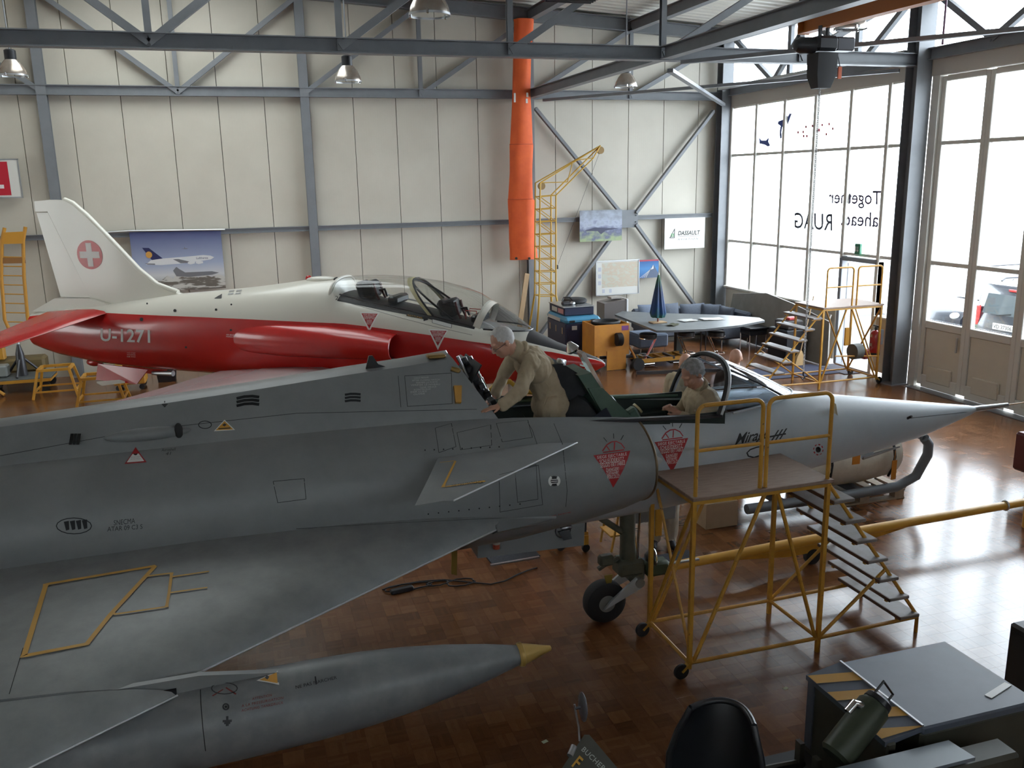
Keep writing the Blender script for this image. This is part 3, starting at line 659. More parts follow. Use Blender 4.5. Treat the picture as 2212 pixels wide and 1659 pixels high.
MB().prism([sp(.06, -.2, .12), sp(.18, -.2, .12), sp(.14, -.2, .62), sp(.03, -.2, .66)], Rs @ V((0, .4, 0))).build('upper_frame', GREEN, st, 30)
MB().box(sp(.19, -.02, .45), (.035, .11, .62), Rs).build('polished_rail', CHROME, st, 0, 'polished metal guide rail')
MB().lathe([(0, .05), (.02, .06), (.05, .045), (.09, .02)], sp(.14, -.02, .8), Rs @ V((0, 0, 1)), 14).build('rail_cap', CHROME, st, 40)
MB().lathe([(0, .012), (.05, .055), (.06, .05), (.09, .01)], sp(.03, -.06, .78), Rs @ V((-1, -.2, .1)), 14).build('parachute_gun', ALU, st, 40)
sbox('harness_box', (.30, -.15, .02), (.1, .09, .2), GREEN)
MB().lathe([(0, .055), (.02, .055)], sp(.37, -.1, .05), Rs @ V((1, 0, .2)), 14).build('dial', mat('amber_dial', (.5, .42, .22), .3), st, 40)
sbox('seat_pan', (.22, 0, -.5), (.5, .40, .08), BPAD)
sbox('canvas_flap', (-.05, -.262, .05), (.3, .015, .5), mat('navy_canvas', (.018, .022, .034), .8), .006)
# equipment at the raked rear bulkhead of the bay
for k, (x, y, z, l, r, m, nm) in enumerate(((1.79, 6.80, 2.24, .42, .022, ALU, 'canopy_jack'), (1.86, 6.92, 2.22, .40, .045, BLACKP, 'accumulator'), (1.94, 6.96, 2.2, .42, .018, CHROME, 'hydraulic_rod'), (1.72, 7.05, 2.3, .36, .02, ALU, 'canopy_strut'))):
    d = V((-.40, 0, .92)).normalized()
    MB().tube([V((x, y, z))+d*t for t in (0, l*.5, l*.52, l)], [r, r, r*.6, r*.6], 10).build(nm, m, jet, 40)
for k in range(6): MB().rbox(V((1.93-.05*k, 6.90, 2.2+.075*k)), (.05, .14, .05), .006, Ry(-.42)).build('relay_block', BLACKP if k % 2 else DARKM, jet, 30)
MB().tube([(2.0, 7.3, 2.17), (2.08, 7.28, 2.25), (2.2, 7.26, 2.27), (2.3, 7.25, 2.17), (2.6, 7.24, 2.13)], .022, 10).build('yellow_hose', mat('yellow_hose', (.6, .38, .05), .5), jet, 50, 'yellow hose over the far cockpit sill')
# nose probe, pitot blade, wires
MB().tube([(7.05, MY, 1.632), (7.3, MY-.005, 1.636), (7.48, MY-.01, 1.64)], [.032, .026, .022], 12).build('nose_probe', ALU, jet, 50)
MB().tube([(7.48, MY-.01, 1.64), (7.75, MY-.01, 1.645)], .006, 6).build('probe_tip', mat('copper_tip', (.4, .25, .12), .4, .5), jet, 50)
MB().tube([(6.05, MY-.2, 1.68), (6.05, MY-.26, 1.72)], .012, 6).build('aerial_post', BLACK, jet, 50)
MB().tube([(6.05, MY-.25, 1.70), (7.0, MY-.045, 1.625)], .004, 5).build('aerial_wire', BLACK, jet, 0)
# blade under the nose with pitot
b0 = gy(1882, 965, MY-.1)
MB().loft([[b0+V((-.13, -.012, .14)), b0+V((0, .012, .14)), b0+V((.10, -.012, .14)), b0+V((0, -.03, .14))], [b0+V((-.12, -.008, -.1)), b0+V((0, .008, -.1)), b0+V((.02, -.008, -.08)), b0+V((0, -.02, -.1))]]).build('pitot_blade', GREY_LIT, jet, 50)
MB().tube([b0+V((-.1, -.01, -.1)), b0+V((.1, -.01, -.07)), b0+V((.22, -.01, -.05)), b0+V((.33, -.01, -.035))], [.02, .016, .012, .008], 8).build('pitot_tube', ALU, jet, 50)
FLAG = mat('orange_flag', (.55, .19, .02), .7)
for (u, v, w_, h_) in ((1850, 985, .09, .17), (1931, 1015, .06, .2)):
    p = gy(u, v, MY-.12); MB().tube([p+V((0, 0, h_)), p+V((0, 0, h_*.45))], .003, 5).rbox(p, (w_, .006, h_), .002).build('safety_flag', FLAG, jet, 30, 'orange safety flag hanging under the nose')
# blister under the nose
MB().ell(gy(1757, 985, MY-.22), (.13, .07, .08)).build('nose_blister', GREY_LIT, jet, 50)
p = hit(1800, 890, BVA); 
if p: MB().loft([[p+V((-.02, 0, .10)), p+V((.01, -.02, .08)), p+V((.0, 0.03, .08))], [p+V((-.01, -.01, -.07)), p+V((.05, -.02, -.09)), p+V((.02, .02, -.09))]]).build('probe_cover', mat('beige_cover', (.55, .48, .33), .7), jet, 40)
# nose gear
gx0, gy0 = 2.96, 6.90
MB().lathe([(-.075, .11), (-.075, .16), (-.06, .19), (-.03, .202), (.03, .202), (.06, .19), (.075, .16), (.075, .11)], (gx0, gy0, .202), (0, 1, 0), 40).build('nose_tyre', BLACK, jet, 40)
MB().lathe([(-.082, .03), (-.082, .075), (-.07, .085), (-.066, .105), (.066, .105), (.082, .06)], (gx0, gy0, .202), (0, 1, 0), 28).build('nose_rim', mat('gear_grey', (.19, .19, .17), .45), jet, 40)
for s_ in (-1, 1): MB().loft([[V((gx0-.05, gy0+s_*.1, .17)), V((gx0+.02, gy0+s_*.1, .25)), V((gx0+.02, gy0+s_*.125, .25)), V((gx0-.05, gy0+s_*.125, .17))], [V((gx0+.32, gy0+s_*.1, .33)), V((gx0+.27, gy0+s_*.1, .44)), V((gx0+.27, gy0+s_*.125, .44)), V((gx0+.32, gy0+s_*.125, .33))]]).build('gear_arm', mat('gear_arm_grey', (.4, .42, .42), .4), jet, 40)
MB().tube([(gx0+.30, gy0-.14, .385), (gx0+.30, gy0+.14, .385)], .045, 14).build('arm_pivot', mat('gear_grey', (.19, .19, .17), .45), jet, 40)
OLV = mat('gear_olive', (.07, .075, .05), .5, c2=(.11, .105, .075), ns=12)
MB().tube([(3.20, gy0, .50), (3.19, gy0, .75), (3.18, gy0, 1.25)], [.085, .07, .075], 16).build('gear_strut', OLV, jet, 40)
MB().rbox((3.2, gy0, .52), (.26, .2, .16), .03).rbox((3.27, gy0, .42), (.16, .14, .14), .03).build('gear_knuckle', OLV, jet, 40)
MB().tube([(3.1, gy0, .6), (2.95, gy0-.04, .58), (2.88, gy0-.05, .55)], .022, 8).rbox((2.96, gy0-.03, .62), (.14, .09, .1), .02).build('steering_jack', OLV, jet, 40)
MB().tube([(3.26, gy0-.06, .58), (3.28, gy0-.06, 1.1)], .012, 8).build('brake_pipe', CHROME, jet, 40)
MB().tube([(2.75, gy0, 1.15), (3.14, gy0, .85)], .03, 10).build('drag_strut', OLV, jet, 40)
MB().lathe([(0, .03), (.05, .075), (.07, .085)], (3.34, gy0-.06, .6), (1, -.2, .05), 20, caps=(True, False)).build('landing_lamp', BLACKP, jet, 40)
MB().tube([V((3.41, gy0-.075, .605))+V((0, .085*math.cos(2*PI*k/16), .085*math.sin(2*PI*k/16))) for k in range(16)], .006, 6, True).build('lamp_ring', CHROME, jet, 40)
MB().rbox((3.47, gy0-.02, .47), (.24, .14, .15), .03).build('tow_fitting', mat('olive_box', (.05, .07, .035), .6), jet, 40)
MB().rbox((3.44, gy0-.12, 1.0), (.07, .02, .36), .006).build('gear_door', YEL2, jet, 30, 'yellow painted nose gear door edge')
MB().rbox((3.5, gy0+.15, 1.0), (.5, .02, .3), .006).build('gear_door', GREY, jet, 30)
MB().prism([(2.92, gy0-.1, .5), (3.0, gy0-.1, .5), (2.99, gy0-.1, .42), (2.94, gy0-.1, .42)], (0, .015, 0)).build('safety_flag', mat('dirty_yellow_flag', (.25, .17, .03), .7), jet, 0)
# belly pack with round port and black handle
p0, p1, p2, p3 = gy(1032, 1150, 6.62), gy(1266, 1108, 6.62), gy(1261, 1178, 6.62), gy(1032, 1206, 6.62)
pack = MB().prism([p0+V((0, 0, .1)), p1+V((0, 0, .1)), p2, p3], (0, .62, 0)).build('belly_pack', GREY, jet, 30, 'grey belly pack under the fuselage')
BVP = bvh_of(pack)
c = gy(1216, 1145, 6.615)
MB().tube([c+V((.068*math.cos(2*PI*k/24), -.004, .068*math.sin(2*PI*k/24))) for k in range(24)], .004, 5, True).build('port_ring', DARKM, jet, 40)
MB().prism([c+V((-.05, -.01, .0)), c+V((.05, -.01, .012)), c+V((.055, -.05, -.06)), c+V((-.02, -.05, -.065))], (0, -.02, 0)).build('pack_handle', BLACKP, jet, 30)
MB().ell(c+V((.03, -.008, .02)), (.05, .02, .022)).build('port_tube', ALU, jet, 40)
for u in (1184, 1203, 1215, 1227): MB().rbox(gy(u, 1122-(u-1184)*.1, 6.612), (.035, .02, .055), .01).build('pack_slot', BLACK, jet, 30)
c = gy(1072, 1170, 6.55)
jr = thing('sample_jar', c-V((0, 0, .06)), 'small jar with black lid and red contents hanging under the belly', 'jar')
MB().lathe([(-.06, .03), (-.02, .03)], c, (0, 0, 1), 14).build('contents', mat('jar_red', (.35, .06, .03), .3), jr, 40)
MB().lathe([(-.02, .031), (.04, .031)], c, (0, 0, 1), 14).build('glass', mat('jar_white', (.45, .42, .38), .3), jr, 40)
MB().lathe([(.04, .034), (.07, .034), (.072, .03)], c, (0, 0, 1), 14).build('lid', BLACKP, jr, 40)
MB().tube([c+V((0, 0, .07)), c+V((0, .0, .12))], .003, 5).build('hanging_wire', BLACK, jr, 0)
# main wheels and legs under the wing
for s_ in (-1, 1):
    y = MY+s_*1.45
    MB().lathe([(-.1, .2), (-.1, .27), (-.07, .34), (.07, .34), (.1, .27), (.1, .2)], (-2.1, y, .342), (0, 1, 0), 32).build('main_tyre', BLACK, jet, 40)
    MB().lathe([(-.09, .2), (.09, .2)], (-2.1, y, .342), (0, 1, 0), 24).build('main_rim', ALU, jet, 40)
    MB().tube([(-2.1, y+s_*-.14, .342), (-2.1, y+s_*-.14, 1.35)], .06, 12).build('main_leg', OLV, jet, 40)
# drop tank
ty = MY-2.23
def tz(x): return 1.09+(x-.1)*.04
prof = [(1.44, .06), (1.25, .105), (1.0, .152), (.75, .188), (.5, .212), (.2, .226), (-.2, .232), (-1.2, .232), (-2.0, .2), (-2.8, .12), (-3.3, .03)]
rg = [[V((x, ty-r*math.sin(2*PI*k/40), tz(x)+r*math.cos(2*PI*k/40))) for k in range(40)] for x, r in prof]
tank = MB().loft(rg).build('drop_tank', mat('tank_grey_paint', (.18, .19, .195), .42, c2=(.26, .265, .26), ns=4.5, mix=(.45, .75)), jet, 40, 'long grey drop tank under the wing')
MB().lathe([(0, .068), (.012, .075), (.03, .075), (.035, .066), (.20, .02), (.215, .016), (.22, .005)], (1.44, ty, tz(1.44)), (1, 0, .04), 24).build('tank_nose_cap', mat('gold_plastic', (.52, .34, .10), .35, .25), tank, 30, 'gold coloured cap on the tank tip')
bt = bvh_of(tank)
MB().prism([(.25, ty-.02, 1.28), (-.4, ty-.02, 1.38), (-2.0, ty-.02, 1.38), (-2.0, ty-.02, 1.25), (-.3, ty-.02, 1.28)], (0, .04, 0)).build('wing_pylon', GREY, jet, 30)
# ---------------------------------------------------------------- markings on the delta jet
class Multi:                                   # nearest hit over several skins
    def __init__(s, *t): s.t = t
    def ray_cast(s, o, d, m=1e9):
        b = (None, None, None, None)
        for t in s.t:
            h = t.ray_cast(o, d, m)
            if h[0] is not None and (b[0] is None or h[3] < b[3]): b = h
        return b
    def find_nearest(s, p):
        return min((t.find_nearest(p) for t in s.t), key=lambda q: q[3])
BJ = Multi(BVA, BVB, BVD, BVW, BVC, BVP)
def danger(pa, pb, pc, bvh, parent, text=True, white_edge=False, pe=None):
    """downward red warning triangle with its three languages"""
    if white_edge: poly_px(pe, bvh, WHITEM, parent, 'warning_border', .003)
    poly_px([pa, pb, pc], bvh, REDM, parent, 'warning_triangle', .005)
    if not text: return
    def P(s_, t): # s along top edge 0..1, t down 0..1
        x = pa[0]+(pb[0]-pa[0])*s_; y = pa[1]+(pb[1]-pa[1])*s_; m = ((pa[0]+pb[0])/2, (pa[1]+pb[1])/2)
        return (x+(pc[0]-m[0])*t, y+(pc[1]-m[1])*t)
    rows = (('SIEGE EJECTABLE', .10, .90, .15, .035), ('SCHLEUDERSITZ.', .16, .84, .27, .15), ('SEGGIO EIETTABILE', .18, .84, .385, .27), ('DANGER!', .33, .67, .52, .42), ('GEFAHR!', .34, .66, .625, .525), ('PERICOLO!', .35, .68, .73, .63))
    for s_, a, b, t0, t1 in rows:
        k = t1-t0; text_px(s_, P(a, t0), P(b, t0), P(a, t1), bvh, WHITEM, parent, 1.1, 0, 0, .007, 'warning_text')
danger((1281, 984), (1361, 974), (1324, 1053), BVB, jet)
danger((1413, 955), (1486, 946), (1451, 1020), BVA, jet)
def canopy_icon(cx, cy, s_, bvh):
    q = lambda x, y: (cx+x*s_, cy+y*s_-x*s_*.12)
    for L, m in (([(-1, 0), (-.62, -.5), (-.2, -.72), (.25, -.72), (.7, -.45), (1, 0)], REDM), ([(-.95, .12), (.95, .12)], REDM), ([(-.62, -.4), (-.35, .02)], REDM), ([(.1, -.65), (.05, .02)], REDM), ([(-.9, -1.2), (-.6, -.8)], INK), ([(0, -1.45), (.02, -1.0)], INK), ([(.9, -1.2), (.65, -.8)], INK)):
        strip_px([q(*p) for p in L], .010 if m is REDM else .007, bvh, m, jet, 'canopy_pictogram', .004, 6)
canopy_icon(1325, 972, 24, BVB); canopy_icon(1452, 945, 23, BVA)
text_px('Mirage', (1586, 968), (1660, 953), (1589, 938), BVA, INK, jet, .98, .4, .012, name='name_script')
text_px('III', (1664, 953), (1693, 947), (1672, 931), BVA, INK, jet, 1.1, .35, .012, name='name_script')
strip_px([(1650, 962), (1648, 975), (1640, 984), (1628, 988), (1616, 985), (1613, 978), (1620, 971), (1634, 966), (1650, 963)], .012, BVA, INK, jet, 'name_flourish', .004, 4)
strip_px([(1660, 944), (1680, 940), (1697, 937)], .014, BVA, INK, jet, 'name_flourish', .004, 6)
def disc_px(u, v, ru, rv, bvh, m, parent, name, off=.004, n=18): return poly_px([(u+ru*math.cos(2*PI*k/n), v+rv*math.sin(2*PI*k/n)) for k in range(n)], bvh, m, parent, name, off, None)
def ring_px(u, v, ru, rv, w, bvh, m, parent, name='ring_marking', a0=0, a1=360, off=.004):
    n = 16; return strip_px([(u+ru*math.cos(math.radians(a0+(a1-a0)*k/n)), v+rv*math.sin(math.radians(a0+(a1-a0)*k/n))) for k in range(n+1)], w, bvh, m, parent, name, off, 50)
disc_px(1767, 971, 5.5, 6, BVA, INK, jet, 'port_plug')
for a in range(0, 360, 45): ring_px(1767, 971, 10, 11, .012, BVA, REDM, jet, 'port_ring_mark', a, a+24)
# emblem with white arcs
disc_px(1197, 1039, 11, 11, BVB, INK, jet, 'round_emblem', .003)
for a, b in ((-55, 55), (125, 235)): ring_px(1197, 1039, 10.5, 10.5, .02, BVB, WHITEM, jet, 'emblem_arc', a, b, .005)
for k in range(3): strip_px([(1190, 1036+k*4), (1204, 1035+k*4)], .006, BVB, WHITEM, jet, 'emblem_line', .005)
text_px('SNECMA', (246, 1135), (292, 1130), (246, 1124), BJ, INK, jet)
text_px('ATAR 09 C3 S', (232, 1148), (308, 1142), (232, 1138), BJ, INK, jet)
text_px('Aeroshell', (349, 976), (380, 974), (349, 970), BJ, INK, jet, shear=.2); text_px('41', (358, 984), (370, 983), (358, 978), BJ, INK, jet, shear=.2)
poly_px([(269, 1003), (317, 999), (293, 966)], BJ, REDM, jet, 'warning_triangle', .003); poly_px([(274, 1000), (312, 997), (293, 971)], BJ, WHITEM, jet, 'warning_triangle', .005); disc_px(293, 981, 4.5, 4, BJ, INK, jet, 'warning_dot', .007)
for v in (991, 995): text_px('DO NOT ADJUST', (283, v), (305, v-1.5), (283, v-2.5), BJ, mat('grey_print', (.3, .3, .3), .5), jet, off=.007)
poly_px([(462, 932), (508, 929), (485, 907)], BJ, WHITEM, jet, 'warning_triangle', .003); poly_px([(466, 930), (504, 928), (485, 910)], BJ, ORM, jet, 'warning_triangle', .005)
poly_px([(480, 919), (485, 915), (490, 918), (485, 922)], BJ, INK, jet, 'warning_star', .007, None)
strip_px([(472, 927), (498, 925)], .008, BJ, INK, jet, 'warning_line', .007)
# earth symbol
def earth(u, v, s_, bvh, parent, w):
    for L in (((0, -1), (0, 0)), ((-.9, 0), (.9, -.1)), ((-.6, .35), (.6, .27)), ((-.3, .7), (.3, .65))): strip_px([(u+p[0]*s_, v+p[1]*s_) for p in L], w, bvh, INK, parent, 'earth_symbol', .004, 6)
earth(356, 874, 7, BJ, jet, .008); earth(491, 1558, 11, bt, tank, .012)
# slots and louvres
for k in range(3): strip_px([(511, 861+k*8), (528, 857+k*8), (545, 856+k*8), (560, 858+k*8)], .022, BJ, DARKIN, jet, 'vent_slot', .003, 6)
for k in range(3): strip_px([(745, 853+k*7), (757, 851+k*7), (768, 851+k*7), (779, 852+k*7)], .018, BJ, DARKIN, jet, 'vent_slot', .003, 6)
for k in range(3): strip_px([(156+k*8, 937), (152+k*8, 961)], .02, BJ, DARKIN, jet, 'vent_slot', .003, 6)
for k in range(4): poly_px([(138+k*13, 1127-k), (149+k*13, 1125-k), (150+k*13, 1144-k), (143+k*13, 1146-k)], BJ, DARKIN, jet, 'louvre', .003, None)
ring_px(160, 1136, 38, 17, .006, BJ, DARKIN, jet, 'louvre_frame')
# scoop blister
c0 = hit(320, 938, BJ); MB().ell(c0, (.30, .05, .05), None, 18, 10).build('scoop_fairing', GREY, jet, 50)
c1 = hit(377, 930, BJ); MB().ell(c1+V((.03, -.02, .0)), (.03, .035, .06)).build('scoop_mouth', DARKIN, jet, 50)
ring_px(443, 918, 14, 8, .006, BJ, DARKIN, jet, 'filler_ring')
# no-step boxes on the wing
strip_px([(336, 1224), (100, 1264), (52, 1419), (188, 1393), (240, 1328), (336, 1224)], .03, BVW, YELM, jet, 'no_step_outline', .007, 5)
strip_px([(316, 1247), (371, 1240), (366, 1280), (360, 1313), (250, 1329), (240, 1324)], .018, BVW, YELM, jet, 'no_step_outline', .008, 5)
strip_px([(371, 1248), (452, 1236)], .016, BVW, YELM, jet, 'no_step_line', .007, 5); strip_px([(369, 1282), (448, 1271)], .016, BVW, YELM, jet, 'no_step_line', .007, 5)
for s_, a, b, c in (('NE PAS', (153, 1300), (162, 1270), (160, 1300)), ('MARCHER', (180, 1305), (190, 1266), (188, 1305)), ('NICHT BETRETEN', (201, 1332), (219, 1264), (209, 1332)), ('NE PAS', (287, 1316), (295, 1285), (295, 1316)), ('MARCHER', (312, 1315), (321, 1274), (320, 1315)), ('NICHT BETRETEN', (340, 1310), (350, 1245), (348, 1310))):
    text_px(s_, a, b, c, BVW, INK, jet, .95, off=.014, name='no_step_text')
# white maintenance text block and panel on the fairing
WB = [(900, 817, 926), (896, 822, 949), (905, 827, 945), (893, 832, 950), (912, 837, 943), (900, 842, 930), (893, 847, 922), (899, 852, 918)]
for k, (a, v, b) in enumerate(WB): text_px(('CHECK PRESSURE', 'AFTER CLOSING HATCH', 'FERMER LA PORTE', 'VERIFIER LE NIVEAU', 'TANK DRUCK', 'KONTROLLE', 'DER LUKE', 'OUVRIR')[k], (a-6, v+2), (b, v), (a-6, v-1.5), BJ, mat('pale_print', (.5, .5, .48), .5), jet, off=.005)
def panel(pts, w=.004, bvh=BJ): strip_px(pts, w, bvh, DARKIN, jet, 'panel_line', .002, 16, True)
panel([(874, 812), (975, 806), (977, 872), (880, 878)])
panel([(987, 935), (1060, 918), (1062, 962), (995, 972)]); panel([(940, 925), (975, 915), (985, 965), (948, 978)]); panel([(1072, 915), (1140, 908), (1150, 945), (1085, 955)])
panel([(1078, 1026), (1163, 1005), (1172, 1090), (1080, 1106)]); panel([(1112, 1015), (1158, 1004), (1162, 1078), (1118, 1085)])
panel([(590, 1040), (657, 1034), (661, 1078), (600, 1086)])
for L in ([(0, 985), (300, 930), (640, 893), (1030, 884)], [(640, 1142), (900, 1128), (1130, 1117)], [(1190, 900), (1215, 960), (1225, 1060), (1222, 1095)], [(1130, 895), (1150, 930), (1160, 960)], [(50, 1400), (20, 1500)], [(860, 812), (866, 880)]): strip_px(L, .004, BJ, DARKIN, jet, 'panel_line', .002, 16)
for i in range(10): disc_px(925+i*22, 1110-i*2.4, 1.6, 1.6, BVB, DARKIN, jet, 'rivet')
for i in range(9): disc_px(918+i*20, 973-i*.9, 1.6, 1.6, BVB, DARKIN, jet, 'rivet')
MB().prism([hit(979, 836, BJ), hit(996, 836, BJ), hit(995, 872, BJ), hit(983, 872, BJ)], (0, -.03, .02)).build('yellow_tab', YEL2, jet, 30, 'yellow hinged tab on the fairing')
BRZ = mat('bronze_fitting', (.30, .19, .06), .4, .5)
MB().tube([hit(974, 796, BJ)+V((0, -.01, .0)), hit(988, 799, BJ)+V((0, -.02, 0)), hit(1000, 802, BJ)+V((0, -.01, 0))], .02, 8).build('bronze_latch', BRZ, jet, 50)
p = hit(943, 775, BVD); MB().rbox(p+V((0, .02, .02)), (.15, .1, .03), .01).build('antenna_plate', BRZ, jet, 40)
p = hit(812, 795, BVD); MB().prism([p+V((-.08, 0, 0)), p+V((.09, 0, 0)), p+V((.02, 0, .03)), p+V((-.02, 0, .1)), p+V((-.05, 0, .1))], (0, .02, 0)).build('blade_aerial', BLACKP, jet, 30)
# canard yellow limit mark
strip_px([(984, 997), (957, 1053), (1048, 1040)], .016, Multi(BVC), YELM, jet, 'no_step_outline', .004, 8); strip_px([(950, 1000), (984, 996)], .009, Multi(BVC), YELM, jet, 'no_step_outline', .004, 8)
text_px('NE PAS MARCHER', (976, 1053), (1044, 1046), (976, 1048), Multi(BVC), INK, jet, name='no_step_text')
text_px('MARCHER', (955, 1036), (963, 1016), (960, 1036), Multi(BVC), INK, jet, name='no_step_text')
text_px('MAINTENIR FERME', (1150, 1124), (1233, 1107), (1150, 1121), Multi(BVP, BVB), REDM, jet)
# drop tank markings
text_px('NE PAS MARCHER', (639, 1489), (728, 1467), (638, 1482), bt, INK, tank, name='tank_lettering'); strip_px([(683, 1479), (681, 1462)], .008, bt, INK, tank, 'tank_arrow', .004, 4)
poly_px([(554, 1471), (600, 1450), (603, 1480)], bt, WHITEM, tank, 'tank_warning', .003); poly_px([(560, 1470), (598, 1454), (600, 1477)], bt, ORM, tank, 'tank_warning', .005)
poly_px([(572, 1466), (577, 1461), (582, 1464), (578, 1470)], bt, INK, tank, 'tank_warning', .007, None)
RT = mat('faded_red_print', (.22, .04, .035), .6)
for k, (s_, a, b) in enumerate((('ATTENTION', 545, 587), ('A LA PRESSURISATION', 522, 612), ('ACHTUNG TANKDRUCK', 522, 612))):
    v0 = 1513+k*10-(a-522)*.22; text_px(s_, (a, v0+5), (b, v0+5-(b-a)*.2), (a, v0-.5), bt, RT, tank, 1.1, name='tank_lettering')
ring_px(485, 1488, 28, 12, .006, bt, DARKM, tank, 'filler_cap_ring'); ring_px(488, 1527, 6, 6, .008, bt, DARKM, tank, 'filler_cap_ring'); disc_px(488, 1527, 3, 3, bt, DARKM, tank, 'filler_valve')
strip_px([(459, 1504), (482, 1490)], .008, bt, RT, tank, 'tank_cross'); strip_px([(488, 1486), (510, 1500)], .008, bt, RT, tank, 'tank_cross')
strip_px([(433, 1490), (434, 1520), (438, 1570), (444, 1622)], .005, bt, DARKIN, tank, 'tank_seam', .002, 8)
# ================================================================ red and white trainer jet
_T = gd(85, 695, 13.31); HT = V((-3.41, 16.92, 0)); HA = math.radians(-32.47)
ha = V((math.cos(HA), math.sin(HA), 0)); hn = V((-math.sin(HA), math.cos(HA), 0))
def H(s, off, z): return HT + ha*s + hn*off + V((0, 0, z))
def tabv(tab, x):
    if x <= tab[0][0]: return tab[0][1]
    for a, b in zip(tab[:-1], tab[1:]):
        if a[0] <= x <= b[0]: return a[1]+(b[1]-a[1])*(x-a[0])/(b[0]-a[0])
    return tab[-1][1]
HW = mat('gloss_white_paint', (.66, .635, .56), .3, coat=.25); HR = mat('gloss_red_paint', (.50, .020, .018), .25, coat=.35, c2=(.46, .016, .016), ns=2)
HB = mat('satin_black_paint', (.022, .022, .025), .4); HGY = mat('wing_silver_grey', (.42, .38, .38), .25, coat=.5)
hawk = thing('trainer_jet', H(5, 0, 0), 'red and white two seat trainer jet with a long glass canopy', 'aircraft')
TT = [(-.02, 1.93), (.5, 2.0), (1.62, 2.11), (2.86, 2.29), (3.69, 2.36), (4.7, 2.47), (5.35, 2.57), (5.86, 2.60), (5.93, 2.38), (6.08, 2.35), (6.53, 2.25), (7.34, 2.10), (8.05, 1.94), (8.3, 1.93), (8.82, 1.84), (9.19, 1.67), (9.66, 1.51), (9.86, 1.44), (9.93, 1.38)]
BB = [(-.02, 1.34), (.38, 1.22), (1.32, 1.09), (2.24, 1.03), (3.4, 1.0), (5, .98), (7, .98), (8.5, 1.03), (9.3, 1.12), (9.75, 1.24), (9.93, 1.34)]
WW = [(-.02, .26), (.5, .36), (1.2, .44), (2.2, .50), (3.5, .55), (5, .60), (6, .58), (7, .52), (8, .48), (8.8, .40), (9.4, .26), (9.8, .11), (9.93, .03)]
SS = [(-.02, 1.95), (.45, 1.97), (1.57, 2.0), (3.31, 2.0), (4.69, 1.99), (6.03, 1.965), (6.4, 1.93), (7.43, 1.81), (8.33, 1.69), (9.16, 1.58), (9.9, 1.42)]
sts = [-.02, .2, .5, .9, 1.32, 1.7, 2.24, 2.86, 3.4, 3.9, 4.4, 4.9, 5.35, 5.7, 5.86, 5.93, 6.08, 6.3, 6.53, 6.9, 7.34, 7.7, 8.05, 8.3, 8.55, 8.82, 9.0, 9.19, 9.4, 9.66, 9.8, 9.88, 9.93]
nD, nW, nR = 4, 7, 14
def hring(s):
    zt, zb, w, zs = tabv(TT, s), tabv(BB, s), tabv(WW, s), tabv(SS, s); c = zb+(zt-zb)*.52; hu = zt-c; hd = c-zb; e = 2/2.35
    if 5.9 < s < 8.1: e = 2/3.2
    zs = min(zs, zt-.05*min(1, hu*4)); 
    def pt(t): sn, cs = math.sin(t), math.cos(t); return (w*abs(sn)**e, c+(hu if cs > 0 else hd)*math.copysign(abs(cs)**e, cs))
    def ang(z):
        lo, hi = 0, PI
        for _ in range(40):
            m = (lo+hi)/2
            if pt(m)[1] > z: lo = m
            else: hi = m
        return lo
    ts = ang(zs); td = ang(zt-(zt-zs)*.55) if s > 8.6 else ts*.5
    A = [td*k/nD for k in range(nD)]+[td+(ts-td)*k/nW for k in range(nW)]+[ts+(PI-ts)*k/nR for k in range(nR+1)]
    half = [pt(t) for t in A]
    return [H(s, -y, z) for y, z in half]+[H(s, y, z) for y, z in half[-2:0:-1]]
hr = [hring(s) for s in sts]; n = len(hr[0]); mb = MB()
for i in range(len(hr)-1):
    for k in range(n):
        kk = k if k < nD+nW+nR else n-1-k
        zone = 2 if kk < nD else (0 if kk < nD+nW else 1)
        if zone == 2: zone = 2 if sts[i] >= 8.8 or 5.92 < sts[i+1] <= 8.06 and sts[i] > 5.9 else 0
        mb.add([hr[i][k], hr[i][(k+1) % n], hr[i+1][(k+1) % n], hr[i+1][k]], [(0, 1, 2, 3)], zone)
mb.add(hr[0], [list(range(n))[::-1]], 1); mb.add(hr[-1], [list(range(n))], 2)
hf = mb.build('fuselage', [HW, HR, HB], hawk, 40, weld=True); BH_ = bvh_of(hf)
# canopy, arches, windscreen
CT = [(5.86, 2.60), (6.2, 2.625), (6.51, 2.63), (6.92, 2.612), (7.46, 2.545), (7.85, 2.45), (8.05, 2.37)]
def carc(s0, z0, s1, z1, hw, m=18):     # arch from foot (s0, z0) to crown (s1, z1)
    R = []
    for k in range(m+1):
        t = -1+2*k/m; sn = math.sin(t*PI/2); cs = math.cos(t*PI/2); R.append(H(s0+(s1-s0)*cs**.8, hw*math.copysign(abs(sn)**.85, sn), z0+(z1-z0)*cs**.8))
    return R
CG = glass('canopy_glass', (.93, .94, .93), .07)
arcs = [carc(s-.05, tabv(TT, max(s, 5.95))-.01, s, z, .43-.05*max(0, s-7)) for s, z in CT]
ends = carc(8.08, 1.935, 8.22, 2.26, .39)
MB().loft(arcs+[ends], False, (False, False)).build('canopy', CG, hawk, 50, 'long clear bubble canopy')
MB().tube(arcs[0], .025, 8).build('canopy_rear_frame', HW, hawk, 50)
mid = carc(7.40, 2.09, 6.98, 2.60, .425); MB().loft([[p+ha*.05 for p in mid], [p-ha*.03+V((0, 0, .006)) for p in mid]], False, (False, False)).build('canopy_middle_frame', mat('cream_frame', (.42, .38, .22), .5), hawk, 50, 'cream middle frame of the canopy')
MB().tube([p+ha*.06-V((0, 0, .01)) for p in mid], .014, 6).build('detonation_frame', BLACK, hawk, 50)
